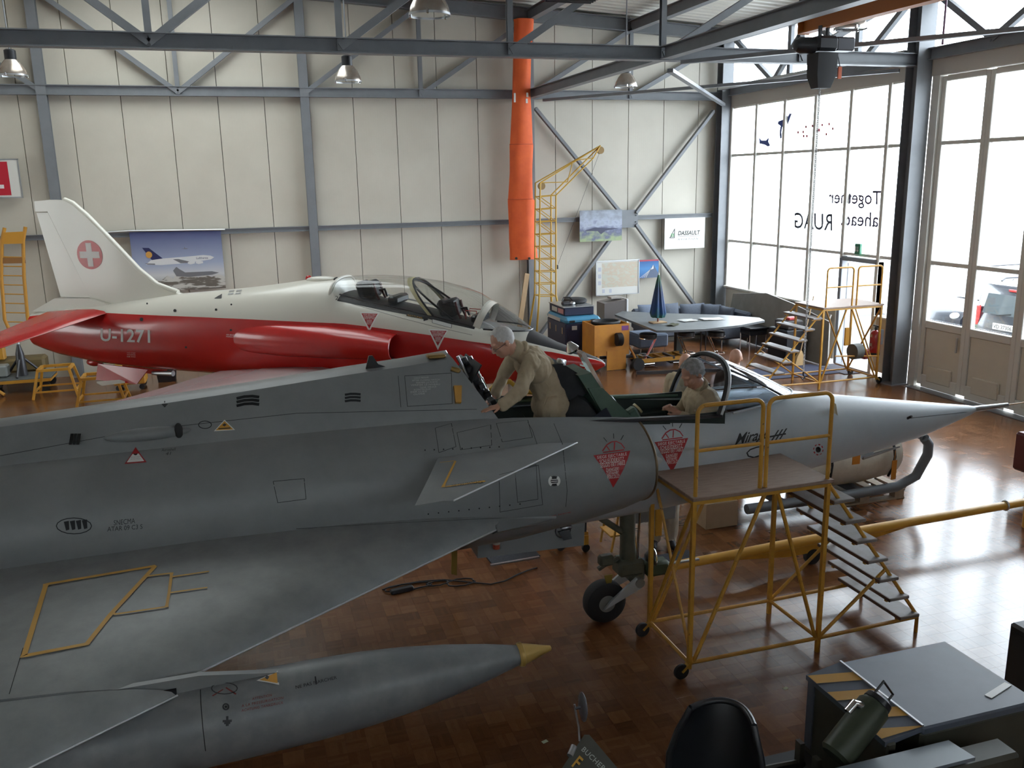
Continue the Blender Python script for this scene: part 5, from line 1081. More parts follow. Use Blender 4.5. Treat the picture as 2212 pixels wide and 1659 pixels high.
# ================================================================ people
SKIN = mat('skin', (.46, .24, .16), .5, c2=(.40, .195, .13), ns=12); SKIN2 = mat('skin_ruddy', (.60, .33, .23), .45, c2=(.54, .28, .19), ns=10)
KHAKI = mat('khaki_overall', (.46, .37, .25), .85, c2=(.39, .31, .20), ns=8, bump=.5, bs=18)
VEST = mat('pale_khaki_vest', (.46, .38, .26), .85, c2=(.40, .33, .22), ns=8, bump=.3, bs=20); BROWN = mat('dark_brown_cloth', (.07, .042, .03), .85)
PANT = mat('stone_trousers', (.34, .29, .22), .85, c2=(.42, .37, .30), ns=5, bump=.4, bs=15)
SHOE = mat('dark_shoe', (.015, .017, .025), .5)
def ortho(f, u):
    f = V(f).normalized(); u = V(u); u = (u - f*u.dot(f)).normalized(); r = f.cross(u); return f, u, r
class Body:
    """closed volumes merged into one continuous skin; each remembers which cloth or skin it is"""
    def __init__(s): s.mb = MB(); s.seg = []
    def cap(s, pts, rs, tagn):
        pts = [V(p) for p in pts]; s.mb.tube(pts, rs, 14)
        for p, r in ((pts[0], rs[0]), (pts[-1], rs[-1])): s.mb.ell(p, (r, r, r), None, 12, 8)
        for i in range(len(pts)-1): s.seg.append((pts[i], pts[i+1], rs[i], rs[i+1], tagn))
    def ell(s, c, r, R, tagn):
        s.mb.ell(c, r, R, 18, 12); s.seg.append((V(c), V(c)+V((1e-4, 0, 0)), min(r), min(r), tagn))
    def hand(s, w, d, up, side, L=.17, curl=.5, spread=.012):
        """palm, four bent fingers of unequal length and a thumb leaving the side of the palm"""
        d, up, r = ortho(d, up); r = r*side; w = V(w); p1 = w+d*(L*.48)
        for k in (-.6, 0, .6): s.cap([w+r*(.022*k), p1+r*(.034*k)], [.017, .015], 'skin')
        for k, fl in enumerate((.40, .50, .46, .36)):
            b = p1+r*((k-1.5)*.019); d1 = (d-up*curl*.35+r*((k-1.5)*.09)).normalized(); d2 = (d-up*curl*1.1).normalized()
            s.cap([b, b+d1*(L*fl*.55), b+d1*(L*fl*.55)+d2*(L*fl*.5)], [.0095, .009, .0078], 'skin')
        t0 = w+d*(L*.14)-r*.026; t1 = t0+(d*.8-r*.75-up*.25).normalized()*(L*.26); s.cap([t0, t1, t1+(d-r*.1-up*.4).normalized()*(L*.2)], [.013, .011, .009], 'skin')
    def head(s, c, fwd, up, k=1.0, beard=False):
        f, u, r = ortho(fwd, up); R = Matrix((r, f, u)).transposed(); c = V(c); s.hc = (c, f, u, r, k)
        P = lambda a, b, d: c+r*(a*k)+f*(b*k)+u*(d*k)
        s.ell(P(0, -.012, .028), (.076*k, .096*k, .092*k), R, 'skin'); s.ell(P(0, .025, -.035), (.062*k, .068*k, .082*k), R, 'skin')
        s.ell(P(0, .058, -.088), (.032*k, .026*k, .024*k), R, 'skin'); s.ell(P(0, .074, .022), (.056*k, .02*k, .016*k), R, 'skin')
        s.cap([P(0, .085, .012), P(0, .108, -.028)], [.010*k, .014*k], 'skin'); s.ell(P(0, .104, -.032), (.018*k, .014*k, .011*k), R, 'skin')
        s.ell(P(0, .088, -.060), (.025*k, .012*k, .007*k), R, 'skin'); s.ell(P(0, .086, -.071), (.022*k, .012*k, .007*k), R, 'skin')
        for q in (-1, 1):
            s.ell(P(q*.078, -.008, -.008), (.010*k, .022*k, .033*k), R, 'skin'); s.ell(P(q*.045, .065, -.022), (.022*k, .02*k, .022*k), R, 'skin')
    def finish(s, name, mats, parent, vox=.0075, fold=.006, seed=1):
        """mats: tag -> material"""
        s.mb.f = s.mb.f; tmp = s.mb.build('tmp_body', SKIN, None, 0); me0 = tmp.data
        md = tmp.modifiers.new('r', 'REMESH'); md.mode = 'VOXEL'; md.voxel_size = vox; md.use_smooth_shade = True
        sm = tmp.modifiers.new('s', 'SMOOTH'); sm.iterations = 4; sm.factor = .5
        bpy.context.view_layer.update(); me = bpy.data.meshes.new_from_object(tmp.evaluated_get(bpy.context.evaluated_depsgraph_get())); bpy.data.objects.remove(tmp); bpy.data.meshes.remove(me0)
        tags = list(mats); me.materials.clear()
        for t in tags: me.materials.append(mats[t])
        def near(p):
            b = 1e9; bt = None
            for a, c, ra, rc, t in s.seg:
                d = c-a; L2 = d.length_squared; q = 0 if L2 < 1e-12 else max(0, min(1, (p-a).dot(d)/L2)); e = (p-(a+d*q)).length-(ra+(rc-ra)*q)
                if e < b: b = e; bt = t
            return bt
        vt = [near(v.co) for v in me.vertices]; nr = [v.normal.copy() for v in me.vertices]; o0 = wpos(parent); new = []
        for v, t, n in zip(me.vertices, vt, nr):
            p = v.co.copy()
            if t not in ('skin', 'shoe') and fold:
                q = V((p.x*9+seed, p.y*9, p.z*4)); w = noise.noise(q+V((0, 0, noise.noise(q*1.7)*1.2))); w2 = noise.noise(V((p.x*22, p.y*22, p.z*9+seed)))
                p += n*(fold*(1.2*w+.5*w2)+.004)
            new.append(p-o0)
        for v, p in zip(me.vertices, new): v.co = p
        idx = {t: i for i, t in enumerate(tags)}
        for pl in me.polygons:
            pl.material_index = idx[vt[pl.vertices[0]]]; pl.use_smooth = True
        o = bpy.data.objects.new(name, me); COL.objects.link(o); o.parent = parent
        return o
    def hair(s, parent, m, front=.35, low=-.02, thick=.008, seed=0, top=True, sides=True):
        c, f, u, r, k = s.hc; P = []; F = []; nu, nv = 40, 22; idx = {}
        for j in range(nv+1):
            ph = PI*j/nv
            for i in range(nu):
                t = 2*PI*i/nu; a = V((math.sin(ph)*math.cos(t), math.sin(ph)*math.sin(t), math.cos(ph)))
                h = thick*(1+.6*noise.noise(a*9+V((seed, 0, 0)))+.4*noise.noise(a*22))
                P.append(c+u*(.028*k)-f*(.012*k)+r*(a.x*(.076*k+h))+f*(a.y*(.096*k+h))+u*(a.z*(.092*k+h)))
        for j in range(nv):
            for i in range(nu):
                ph = PI*(j+.5)/nv; t = 2*PI*(i+.5)/nu; a = V((math.sin(ph)*math.cos(t), math.sin(ph)*math.sin(t), math.cos(ph)))
                jag = .08*noise.noise(a*12+V((seed, 3, 0))); hl = a.y-.2-(a.z*front)      # hairline
                if a.z < low*8-.35+jag+max(0, a.y)*1.4 - (.25 if a.y < -.3 else 0): continue
                if a.y > .55+jag and a.z < .72: continue
                if not top and a.z > .55+jag*.5: continue
                F.append((j*nu+i, (j+1)*nu+i, (j+1)*nu+(i+1) % nu, j*nu+(i+1) % nu))
        mb = MB().add(P, F); return mb.build('hair', m, parent, 60)
def arm(b, sh, el, wr, tagn, r=(.062, .050, .040)): b.cap([sh, V(sh).lerp(V(el), .5), el, V(el).lerp(V(wr), .5), wr], [r[0], r[0]*.95, r[1], r[1]*.95, r[2]], tagn)
def leg(b, hp, kn, an, toe, tagn, r=(.095, .072, .055), shoe=True):
    b.cap([hp, V(hp).lerp(V(kn), .5), kn, V(kn).lerp(V(an), .5), an], [r[0], r[0]*.92, r[1], r[1]*.95, r[2]], tagn)
    if shoe: an = V(an); toe = V(toe); b.cap([an-V((0, 0, .03))-(toe-an).normalized()*.03, toe], [.042, .036], 'shoe')
GH = mat('white_hair', (.62, .60, .58), .7, c2=(.48, .46, .44), ns=30); GH2 = mat('grey_hair', (.16, .15, .145), .7, c2=(.32, .31, .30), ns=30)
# --- man leaning into the bay behind the cockpit
t = thing('person', (2.45, 6.93, 1.32), 'white haired person in a khaki overall and glasses leaning into the open equipment bay', 'person')
b = Body()
b.cap([(2.48, 6.93, 2.08), (2.475, 6.93, 2.22)], [.15, .145], 'cloth'); b.cap([(2.46, 6.93, 2.2), (2.40, 6.93, 2.36), (2.30, 6.93, 2.49)], [.14, .15, .145], 'cloth'); b.cap([(2.30, 6.80, 2.47), (2.30, 7.06, 2.47)], [.12, .12], 'cloth'); b.cap([(2.24, 6.78, 2.55), (2.23, 7.09, 2.55)], [.075, .075], 'cloth')
b.cap([(2.46, 6.86, 2.1), (2.46, 7.0, 2.1)], [.145, .145], 'cloth')
b.cap([(2.215, 6.93, 2.585), (2.155, 6.925, 2.625)], [.078, .072], 'cloth'); b.cap([(2.17, 6.925, 2.615), (2.09, 6.91, 2.655)], [.06, .06], 'skin')
b.head((2.035, 6.905, 2.695), (-.86, -.10, -.50), (-.5, 0, .87), 1.04)
arm(b, (2.225, 6.735, 2.55), (2.105, 6.63, 2.345), (1.965, 6.60, 2.25), 'cloth', (.068, .058, .05)); b.cap([(1.985, 6.602, 2.262), (1.945, 6.598, 2.242)], [.054, .054], 'cloth')
b.cap([(1.95, 6.6, 2.243), (1.905, 6.595, 2.232)], [.034, .03], 'skin'); b.hand((1.91, 6.595, 2.232), (-1, -.25, -.05), (0, 0, 1), 1, .175, .25)
arm(b, (2.215, 7.12, 2.545), (2.12, 7.2, 2.33), (2.03, 7.13, 2.2), 'cloth'); b.cap([(2.04, 7.135, 2.21), (2.0, 7.12, 2.17)], [.034, .03], 'skin'); b.hand((2.0, 7.12, 2.17), (-.8, -.1, -.6), (-.6, 0, .8), -1, .17, .7)
for s_ in (-1, 1): leg(b, (2.47, 6.93+s_*.09, 2.05), (2.42, 6.93+s_*.11, 1.70), (2.47, 6.93+s_*.11, 1.42), (2.33, 6.93+s_*.12, 1.36), 'cloth', (.115, .085, .07))
bd = b.finish('body', {'skin': SKIN2, 'cloth': KHAKI, 'shoe': SHOE}, t, .0075, .013, 1); b.hair(bd, GH, .3, -.02, .007, 1)
c, f, u, r, k = b.hc; gl = lambda a, e, d: c+r*(a*k)+f*(e*k)+u*(d*k)
mb = MB()
for q in (-1, 1):
    mb.tube([gl(q*.034+.024*math.cos(2*PI*i/14), .098, -.008+.017*math.sin(2*PI*i/14)) for i in range(14)], .0022, 5, True); mb.tube([gl(q*.058, .096, -.004), gl(q*.08, .05, 0), gl(q*.084, -.012, .004), gl(q*.084, -.03, -.012)], .0024, 5)
mb.tube([gl(-.01, .10, -.004), gl(.01, .10, -.004)], .0022, 5); mb.build('glasses', BLACKP, bd, 40)
MB().tube([V((2.215, 6.93, 2.59))+V((.045*math.cos(a)*.6+.0, .085*math.sin(a), .03+.05*math.cos(a))) for a in [2*PI*i/20 for i in range(20)]], .016, 8, True).build('collar', KHAKI, bd, 50)
MB().tube([(2.345, 6.79, 2.12), (2.40, 6.775, 2.3), (2.36, 6.79, 2.36)], .008, 6).build('seam', KHAKI, bd, 50)
# --- grey haired man in the cockpit
t = thing('person', (3.86, 6.87, 1.33), 'grey haired person in a khaki shirt sitting in the cockpit looking down', 'person')
b = Body()
b.cap([(3.88, 6.88, 1.62), (3.91, 6.88, 1.8), (3.91, 6.88, 2.02)], [.15, .155, .14], 'cloth'); b.cap([(3.90, 6.77, 2.0), (3.90, 6.99, 2.0)], [.125, .125], 'cloth'); b.cap([(3.90, 6.73, 2.09), (3.90, 7.03, 2.09)], [.07, .07], 'cloth')
b.cap([(3.89, 6.88, 2.13), (3.865, 6.875, 2.17)], [.075, .068], 'cloth'); b.cap([(3.87, 6.878, 2.15), (3.83, 6.86, 2.22)], [.058, .058], 'skin')
b.head((3.79, 6.86, 2.285), (-.82, -.12, -.56), (-.56, 0, .83), 1.08)
arm(b, (3.90, 6.69, 2.06), (3.78, 6.64, 1.86), (3.655, 6.78, 1.93), 'cloth'); b.cap([(3.67, 6.77, 1.925), (3.63, 6.80, 1.95)], [.032, .03], 'skin'); b.hand((3.63, 6.80, 1.95), (-.7, .5, .5), (-.3, -.3, .9), 1, .16, .9)
arm(b, (3.90, 7.07, 2.06), (3.80, 7.12, 1.86), (3.66, 6.98, 1.93), 'cloth'); b.cap([(3.67, 6.985, 1.93), (3.63, 6.95, 1.96)], [.032, .03], 'skin'); b.hand((3.63, 6.95, 1.96), (-.7, -.5, .5), (-.3, .3, .9), -1, .16, .9)
for s_ in (-1, 1): leg(b, (3.86, 6.88+s_*.09, 1.58), (3.5, 6.88+s_*.12, 1.62), (3.42, 6.88+s_*.1, 1.40), (3.3, 6.88+s_*.1, 1.355), 'cloth')
bd = b.finish('body', {'skin': SKIN, 'cloth': KHAKI, 'shoe': SHOE}, t, .0075, .011, 5); b.hair(bd, GH2, .3, -.02, .015, 4)
MB().tube([V((3.88, 6.875, 2.155))+V((.05*math.cos(a)*.7, .085*math.sin(a), .02+.04*math.cos(a))) for a in [2*PI*i/20 for i in range(20)]], .017, 8, True).build('collar', KHAKI, bd, 50)
MB().rbox((3.80, 6.765, 2.0), (.012, .06, .035), .003, Rz(.6)).build('badge', mat('blue_badge', (.10, .16, .32), .5), bd, 30); MB().rbox((3.795, 6.76, 1.972), (.012, .06, .02), .003, Rz(.6)).build('badge', WHITEP, bd, 30)
# --- standing people behind the jet
def stander(x, y, h, face, label, cl, torso, legs, headk=1.03, bald=True, bend=None, seed=2):
    t = thing('person', (x, y, 0), label, 'person'); b = Body(); F, U, R_ = ortho(face, (0, 0, 1)); k = h/1.75
    P = lambda a, c, d: V((x, y, 0))+R_*(a*k)+F*(c*k)+V((0, 0, d*k))
    bx = bend or 0.0
    b.cap([P(0, 0, .95), P(0, bx*.25, 1.12), P(0, bx*.6, 1.34)], [.15*k, .145*k, .145*k], torso); b.cap([P(-.1, bx*.62, 1.33), P(.1, bx*.62, 1.33)], [.125*k, .125*k], torso); b.cap([P(-.16, bx*.7, 1.43), P(.16, bx*.7, 1.43)], [.07*k, .07*k], torso)
    b.cap([P(0, bx*.72, 1.45), P(0, bx*.85+.02, 1.54)], [.062*k, .058*k], 'skin'); b.head(P(0, bx*1.0+.03, 1.635), F*1.0-V((0, 0, .25)), V((0, 0, 1)), headk*k)
    for s_ in (-1, 1):
        arm(b, P(s_*.205, bx*.7, 1.42), P(s_*.25, bx*.7+.03, 1.14), P(s_*.2, bx*.7+.2, .98), torso); b.cap([P(s_*.2, bx*.7+.19, .985), P(s_*.19, bx*.7+.23, .96)], [.032, .03], 'skin'); b.hand(P(s_*.19, bx*.7+.23, .96), F-V((0, 0, .4)), V((0, 0, 1)), s_, .17*k, .6)
        leg(b, P(s_*.095, 0, .9), P(s_*.1, .02, .49), P(s_*.1, -.01, .09), P(s_*.12, .15, .036), legs, (.105*k, .08*k, .07*k))
    bd = b.finish('body', cl, t, .010, .009, seed)
    if not bald: b.hair(bd, GH2, .3, -.02, .010, seed)
    return t, b, bd
t3, b3, bd3 = stander(5.38, 9.92, 1.79, (-.75, -.65, 0), 'bald person in a dark brown jacket and pale vest standing across the cockpit', {'skin': SKIN2, 'vest': VEST, 'brown': BROWN, 'legs': PANT, 'shoe': SHOE}, 'vest', 'legs', seed=3)
t4, b4, bd4 = stander(6.13, 9.95, 1.78, (.2, .98, 0), 'bald person standing behind the windscreen facing away', {'skin': SKIN2, 'cloth': BROWN, 'legs': PANT, 'shoe': SHOE}, 'cloth', 'legs', seed=4)
c, f, u, r, k = b3.hc
MB().loft([[V((5.38, 9.92, z))+V((-.75, -.65, 0)).normalized()*(.165*math.cos(a)+o)+V((.65, -.75, 0)).normalized()*(.24*math.sin(a)) for a in [2.0+2.3*i/12 for i in range(13)]] for z, o in ((1.02, 0), (1.25, .0), (1.42, -.005), (1.5, .02))], False, (False, False)).build('jacket_back', BROWN, bd3, 60)
t5, b5, bd5 = stander(4.25, 8.27, 1.62, (-.35, -.93, 0), 'person in stone trousers and dark shoes bending under the fuselage', {'skin': SKIN, 'cloth': KHAKI, 'legs': PANT, 'shoe': SHOE}, 'cloth', 'legs', bald=False, bend=.30, seed=6)
# ================================================================ things on and along the panelled wall
YP = 20.655
def board(name, u0, v0, u1, v1, m, label, cat, y=YP, th=.015, frame=None):
    a, b = gy(u0, v0, y), gy(u1, v1, y); t = thing(name, ((a.x+b.x)/2, y, min(a.z, b.z)), label, cat)
    s_ = MB().box(((a.x+b.x)/2, y, (a.z+b.z)/2), (b.x-a.x, th, a.z-b.z)).build('sheet', m, t, 0)
    if frame: 
        for c, sz in ((((a.x+b.x)/2, y-.004, a.z), (b.x-a.x+.03, .03, .025)), (((a.x+b.x)/2, y-.004, b.z), (b.x-a.x+.03, .03, .025)), ((a.x, y-.004, (a.z+b.z)/2), (.025, .03, a.z-b.z)), ((b.x, y-.004, (a.z+b.z)/2), (.025, .03, a.z-b.z))): MB().box(c, sz).build('frame_bar', frame, t, 0)
    O = V((a.x, y-th/2, b.z)); U = V((b.x-a.x, 0, 0)); Vv = V((0, 0, a.z-b.z))
    def put(pts, mm, nm='print', off=.002): return lay(nm, mm, t, pts, [list(range(len(pts)))], O, U, Vv, None, off)
    def txt(s, x, y_, w, h, mm, off=.004, **k):
        vs, fs = text2d(s, k.get('sp', 1.0), k.get('shear', 0.), k.get('bold', 0.)); return lay('lettering', mm, t, [(x+p[0]*w, y_+p[1]*h) for p in vs], fs, O, U, Vv, None, off)
    return t, put, txt
def ramp_mat(name, cols, axis=2, scale=1.0, ns=4.0, nmix=.3, rough=.5, lo=0, hi=1):
    m = bpy.data.materials.new(name); m.use_nodes = True; nt = m.node_tree; N = nt.nodes; L = nt.links; b = N['Principled BSDF']; b.inputs['Roughness'].default_value = rough
    tc = N.new('ShaderNodeTexCoord'); sx = N.new('ShaderNodeSeparateXYZ'); L.new(tc.outputs['Generated'], sx.inputs[0]); n = N.new('ShaderNodeTexNoise'); n.inputs['Scale'].default_value = ns; n.inputs['Detail'].default_value = 6; L.new(tc.outputs['Generated'], n.inputs['Vector'])
    mx = N.new('ShaderNodeMath'); mx.operation = 'MULTIPLY_ADD'; mx.inputs[1].default_value = nmix; L.new(n.outputs['Fac'], mx.inputs[0]); s2 = N.new('ShaderNodeMath'); s2.operation = 'MULTIPLY_ADD'; s2.inputs[1].default_value = 1-nmix; s2.inputs[2].default_value = 0; L.new(sx.outputs[axis], s2.inputs[0]); L.new(s2.outputs[0], mx.inputs[2])
    r = N.new('ShaderNodeValToRGB'); e = r.color_ramp.elements
    for i, (p, c) in enumerate(cols):
        if i < 2: e[i].position = p; e[i].color = (*c, 1)
        else: q = e.new(p); q.color = (*c, 1)
    L.new(mx.outputs[0], r.inputs[0]); L.new(r.outputs[0], b.inputs['Base Color']); return m
# airliner poster
sky = ramp_mat('poster_sky', [(0.05, (.10, .10, .11)), (1.0, (.035, .045, .16)), (.28, (.55, .55, .55)), (.45, (.32, .36, .48))], 2, ns=3, nmix=.08)
t, put, txt = board('airliner_poster', 279, 502, 488, 622, sky, 'large poster of a white airliner with dark blue tail over snowy mountains', 'poster')
NVY = mat('print_navy', (.018, .022, .09), .5); PW_ = mat('print_white', (.62, .62, .62), .5); PG = mat('print_grey', (.16, .16, .17), .5); PO = mat('print_orange', (.55, .28, .06), .5); PSN = mat('print_snow', (.52, .50, .46), .5); PRK = mat('print_rock', (.10, .085, .07), .5)
put([(.14, .46), (.20, .53), (.34, .55), (.60, .565), (.78, .58), (.86, .565), (.90, .535), (.86, .50), (.70, .475), (.50, .45), (.30, .44)], PW_, off=.003)
put([(.12, .74), (.19, .735), (.33, .55), (.21, .53)], NVY, off=.004); put([(.185+.035*math.cos(a*.3927), .62+.055*math.sin(a*.3927)) for a in range(16)], PO, off=.006)
put([(.44, .53), (.50, .53), (.62, .48), (.60, .46), (.52, .46)], PG, off=.005); put([(.13, .48), (.24, .47), (.24, .45), (.16, .46)], PG, off=.005)
for x in (.60, .69): put([(x, .47), (x+.03, .485), (x+.08, .475), (x+.08, .445), (x+.03, .43), (x, .445)], PW_, off=.006)
txt('Lufthansa', .70, .515, .13, .035, NVY, .007); put([(.54, .70), (.60, .705), (.62, .70), (.60, .69)], PG, off=.004); put([(.575, .69), (.58, .735), (.59, .70)], PG, off=.005)
ridge = [(0, .10), (.06, .16), (.12, .13), (.2, .22), (.28, .17), (.36, .26), (.42, .20), (.48, .30), (.55, .22), (.62, .27), (.7, .2), (.78, .25), (.85, .2), (.93, .24), (1, .2), (1, 0), (0, 0)]
put(ridge, ramp_mat('print_mountains', [(.0, (.09, .075, .06)), (1, (.55, .53, .49)), (.47, (.14, .12, .10)), (.53, (.5, .48, .44))], 2, ns=7, nmix=.95), off=.002)
put([(.43, .34), (.50, .36), (.56, .30), (.86, .30), (.94, .27), (.86, .24), (.6, .22), (.46, .24)], PG, off=.005); put([(.43, .34), (.47, .40), (.50, .36)], PG, off=.006)
pipe = MB().tube([gy(170, 506, 20.62), gy(279, 499, 20.62), gy(486, 496, 20.62)], .022, 8).build('hanging_pipe', ALU, None, 40); tag(pipe, 'thin metal pipe along the wall carrying the airliner poster', 'pipe')
# watercolour, sign, map, mountain poster
wc = ramp_mat('watercolour', [(0, (.20, .26, .13)), (1, (.30, .31, .32)), (.28, (.33, .40, .22)), (.42, (.12, .13, .22)), (.55, (.38, .42, .52)), (.75, (.20, .22, .24))], 2, ns=5, nmix=.55)
t, put, txt = board('watercolour_picture', 1252, 455, 1343, 519, wc, 'blurry green and blue watercolour picture hung beside the brace plate', 'picture', YP-.06)
put([(.1, .35), (.35, .45), (.6, .42), (.95, .4), (.6, .33), (.5, .22), (.42, .33)], mat('print_slate', (.06, .065, .11), .6), off=.003)
t, put, txt = board('wall_sign', 1436, 472, 1521, 535, mat('sign_white', (.66, .65, .60), .4), 'white wall sign with green triangle mark and slanted black lettering', 'sign', YP-.02)
txt('DASSAULT', .33, .44, .55, .14, INK, shear=.2, bold=.015); txt('AVIATION', .32, .28, .52, .06, mat('print_midgrey', (.25, .25, .26), .5), shear=.3, sp=1.6); put([(.33, .40), (.88, .40), (.88, .41), (.33, .41)], PG)
put([(.12, .36), (.24, .66), (.255, .66), (.145, .38), (.235, .38), (.235, .62), (.25, .66), (.25, .36)], INK); GRN = mat('print_green', (.03, .22, .06), .5)
for x, y_ in ((.16, .46), (.20, .46), (.16, .40), (.20, .40)): put([(x, y_), (x+.03, y_+.01), (x+.03, y_+.05), (x, y_+.04)], GRN, off=.004)
mp_ = ramp_mat('map_print', [(0, (.44, .50, .42)), (1, (.46, .50, .42)), (.4, (.50, .50, .42)), (.52, (.52, .42, .32)), (.58, (.50, .46, .36)), (.7, (.45, .49, .42))], 0, ns=6, nmix=.9)
t, put, txt = board('wall_map', 1288, 565, 1379, 633, mat('map_border', (.62, .61, .57), .5), 'large relief map of orange and green terrain on the wall', 'map', YP, .012, ALU)
a_ = put([(.13, .22), (.97, .22), (.97, .95), (.13, .95)], mp_, 'map_area')
for k in range(3): put([(.04, .3+.2*k), (.11, .3+.2*k), (.11, .42+.2*k), (.04, .42+.2*k)], mat('map_key', (.45, .46, .52), .5), 'map_key')
for k in range(2): put([(.14+.16*k, .06), (.2+.16*k, .06), (.2+.16*k, .17), (.14+.16*k, .17)], mat('map_key', (.45, .46, .52), .5), 'map_key')
mt = ramp_mat('poster_blue', [(0, (.03, .10, .30)), (1, (.02, .06, .22)), (.5, (.06, .22, .48))], 2, ns=3, nmix=.2)
t, put, txt = board('mountain_poster', 1381, 562, 1422, 599, mt, 'small blue poster of a rocky peak with a red top strip', 'poster', YP-.01)
put([(.25, 0), (.72, .72), (.8, .6), (1, .2), (1, 0)], mat('print_peak', (.10, .13, .20), .5)); put([(.6, .45), (.72, .72), (.74, .5)], PW_, off=.004); put([(0, .92), (1, .92), (1, 1), (0, 1)], mat('print_red', (.4, .05, .08), .5))
for k in range(4): put([(.02+.1*k, .02), (.05+.1*k, .02), (.62, .5+.02*k), (.61, .5+.02*k)], PW_, off=.005)
# red and white sign at the left edge
a, b = gy(-60, 345, YP), gy(52, 425, YP)
t, put, txt = board('rescue_sign', -60, 345, 49, 426, mat('sign_white', (.66, .65, .60), .4), 'white framed sign with a red square high on the wall', 'sign', YP, .02, ALU)
put([(.05, .06), (.76, .06), (.76, .94), (.05, .94)], mat('print_signal_red', (.48, .012, .03), .45), off=.004); put([(.25, .24), (.62, .24), (.62, .34), (.36, .34), (.36, .8), (.25, .8)], WHITEM, off=.007)
# hanging orange sleeve
t = thing('orange_sleeve', (6.72, 20.35, 2.1), 'long orange fabric sleeve hanging from the roof truss', 'fabric sleeve')
ORF = mat('orange_fabric', (.78, .13, .025), .7, c2=(.68, .10, .02), ns=3, bump=.35, bs=6)
prof = [(42, 1111, 1153), (48, 1112, 1152), (80, 1111, 1149), (130, 1109, 1146), (200, 1107, 1144), (250, 1105, 1147), (312, 1103, 1150), (315, 1102, 1151), (370, 1103, 1150), (430, 1100, 1151), (434, 1099, 1154), (480, 1100, 1153), (520, 1100, 1155), (560, 1101, 1160)]
rg = []
for i, (v, ua, ub) in enumerate(prof):
    a, b = gy(ua, v, 20.35), gy(ub, v, 20.35); c = (a+b)/2; w = (b.x-a.x)/2; ring = []
    for k in range(40):
        q = 2*PI*k/40; f = 1+.05*math.sin(5*q+i*.7)+.05*noise.noise(V((q*3, i*.8, 0))); ring.append(V((c.x+w*math.copysign(abs(math.cos(q))**.8, math.cos(q))*f, 20.35+.17*math.sin(q)*f, c.z)))
    rg.append(ring)
MB().loft(rg).build('fabric', ORF, t, 60)
for v in (313, 432):
    i = [p[0] for p in prof].index(312 if v == 313 else 430); MB().tube(rg[i], .012, 6, True).build('seam_band', mat('orange_seam', (.55, .08, .02), .7), t, 60)
for u, v in ((1112, 206), (1139, 205), (1112, 216), (1138, 218)): MB().box(gy(u, v, 20.16), (.045, .006, .1)).build('white_tape', WHITEP, t, 0)
for u in (1115, 1143): MB().lathe([(0, .03), (.02, .03)], gy(u, 558, 20.17), (0, -1, 0), 12).build('eyelet', BLACK, t, 30)
# lattice jib crane
t = thing('jib_crane', (7.6, 19.7, 0), 'slim yellow lattice jib crane with two pulleys in front of the wall brace', 'crane')
YC = mat('crane_yellow', (.55, .33, .05), .5); yc = 19.6
TL, TR_, BL, BR = gy(1167, 395, yc), gy(1201, 422, yc), gy(1165, 640, yc), gy(1201, 640, yc)
def cb(p, q, r=.016): MB().tube([p, q], r, 6).build('lattice_bar', YC, t, 40)
D = V((0, .34, 0))
for o_ in (V((0, 0, 0)), D):
    MB().tube([TL+o_, BL+o_], .02, 8).build('mast_leg', YC, t, 40); MB().tube([TR_+o_, BR+o_], .02, 8).build('mast_leg', YC, t, 40)
n = 8
for k in range(n+1):
    f = k/n; a = TL.lerp(BL, (f*.88)+.12) if k else TL.lerp(BL, .12); b = TR_.lerp(BR, f)
    cb(a, b, .013); cb(a+D, b+D, .013); cb(a, a+D, .011); cb(b, b+D, .011)
    if k < n: b2 = TR_.lerp(BR, (k+1)/n); cb(a, b2, .011); cb(a+D, b2+D, .011)
JT = gy(1303, 314, yc)+D*.5; JM = gy(1282, 341, yc); cb(TL, JT); cb(TL+D, JT); cb(TR_, JM, .016); cb(TR_+D, JM+D, .016); cb(JM, JT); cb(JM+D, JT); j1 = gy(1226, 393, yc); cb(TL, j1, .012); cb(j1, gy(1237, 350, yc), .012); cb(gy(1246, 346, yc), JM, .012)
for u, v in ((1175, 402), (1303, 324)):
    c = gy(u, v, yc)+D*.5; MB().lathe([(-.03, .03), (-.03, .085), (-.012, .07), (.012, .07), (.03, .085), (.03, .03)], c, (0, 1, 0), 20).build('pulley', mat('pulley_brown', (.28, .17, .05), .5), t, 40)
MB().tube([gy(1303, 324, yc)+D*.5, gy(1211, 572, yc)+D*.5], .004, 5).build('hoist_rope', DARKM, t, 0)
c = gy(1208, 578, yc)+D*.5; MB().rbox(c, (.07, .05, .1), .01).tube([c, c+V((-.03, 0, -.1)), c+V((-.07, 0, -.13)), c+V((-.09, 0, -.09))], .014, 8).build('hook', DARKM, t, 40)
for dx, dy in ((-.35, -.25), (.45, -.2), (.4, .6), (-.3, .6)):
    base = V(((BL.x+BR.x)/2+dx, yc+.17+dy, .03)); top = V((BL.x if dx < 0 else BR.x, yc if dy < 0 else yc+.34, BL.z)); MB().tube([top, base], .025, 8).build('foot_leg', YC, t, 40)
# plank leaning on the wall
a, b = gy(1137, 588, 20.6), gz(1118, 770, 0.02); o = MB().beam((6.75, 20.62, 1.76), (6.35, 20.3, .02), .12, .03, (0, 1, .2)).build('plank', mat('raw_plank', (.36, .24, .13), .7, c2=(.42, .28, .15), ns=5), None, 20); tag(o, 'raw wooden plank leaning against the wall beside the steel column', 'plank')
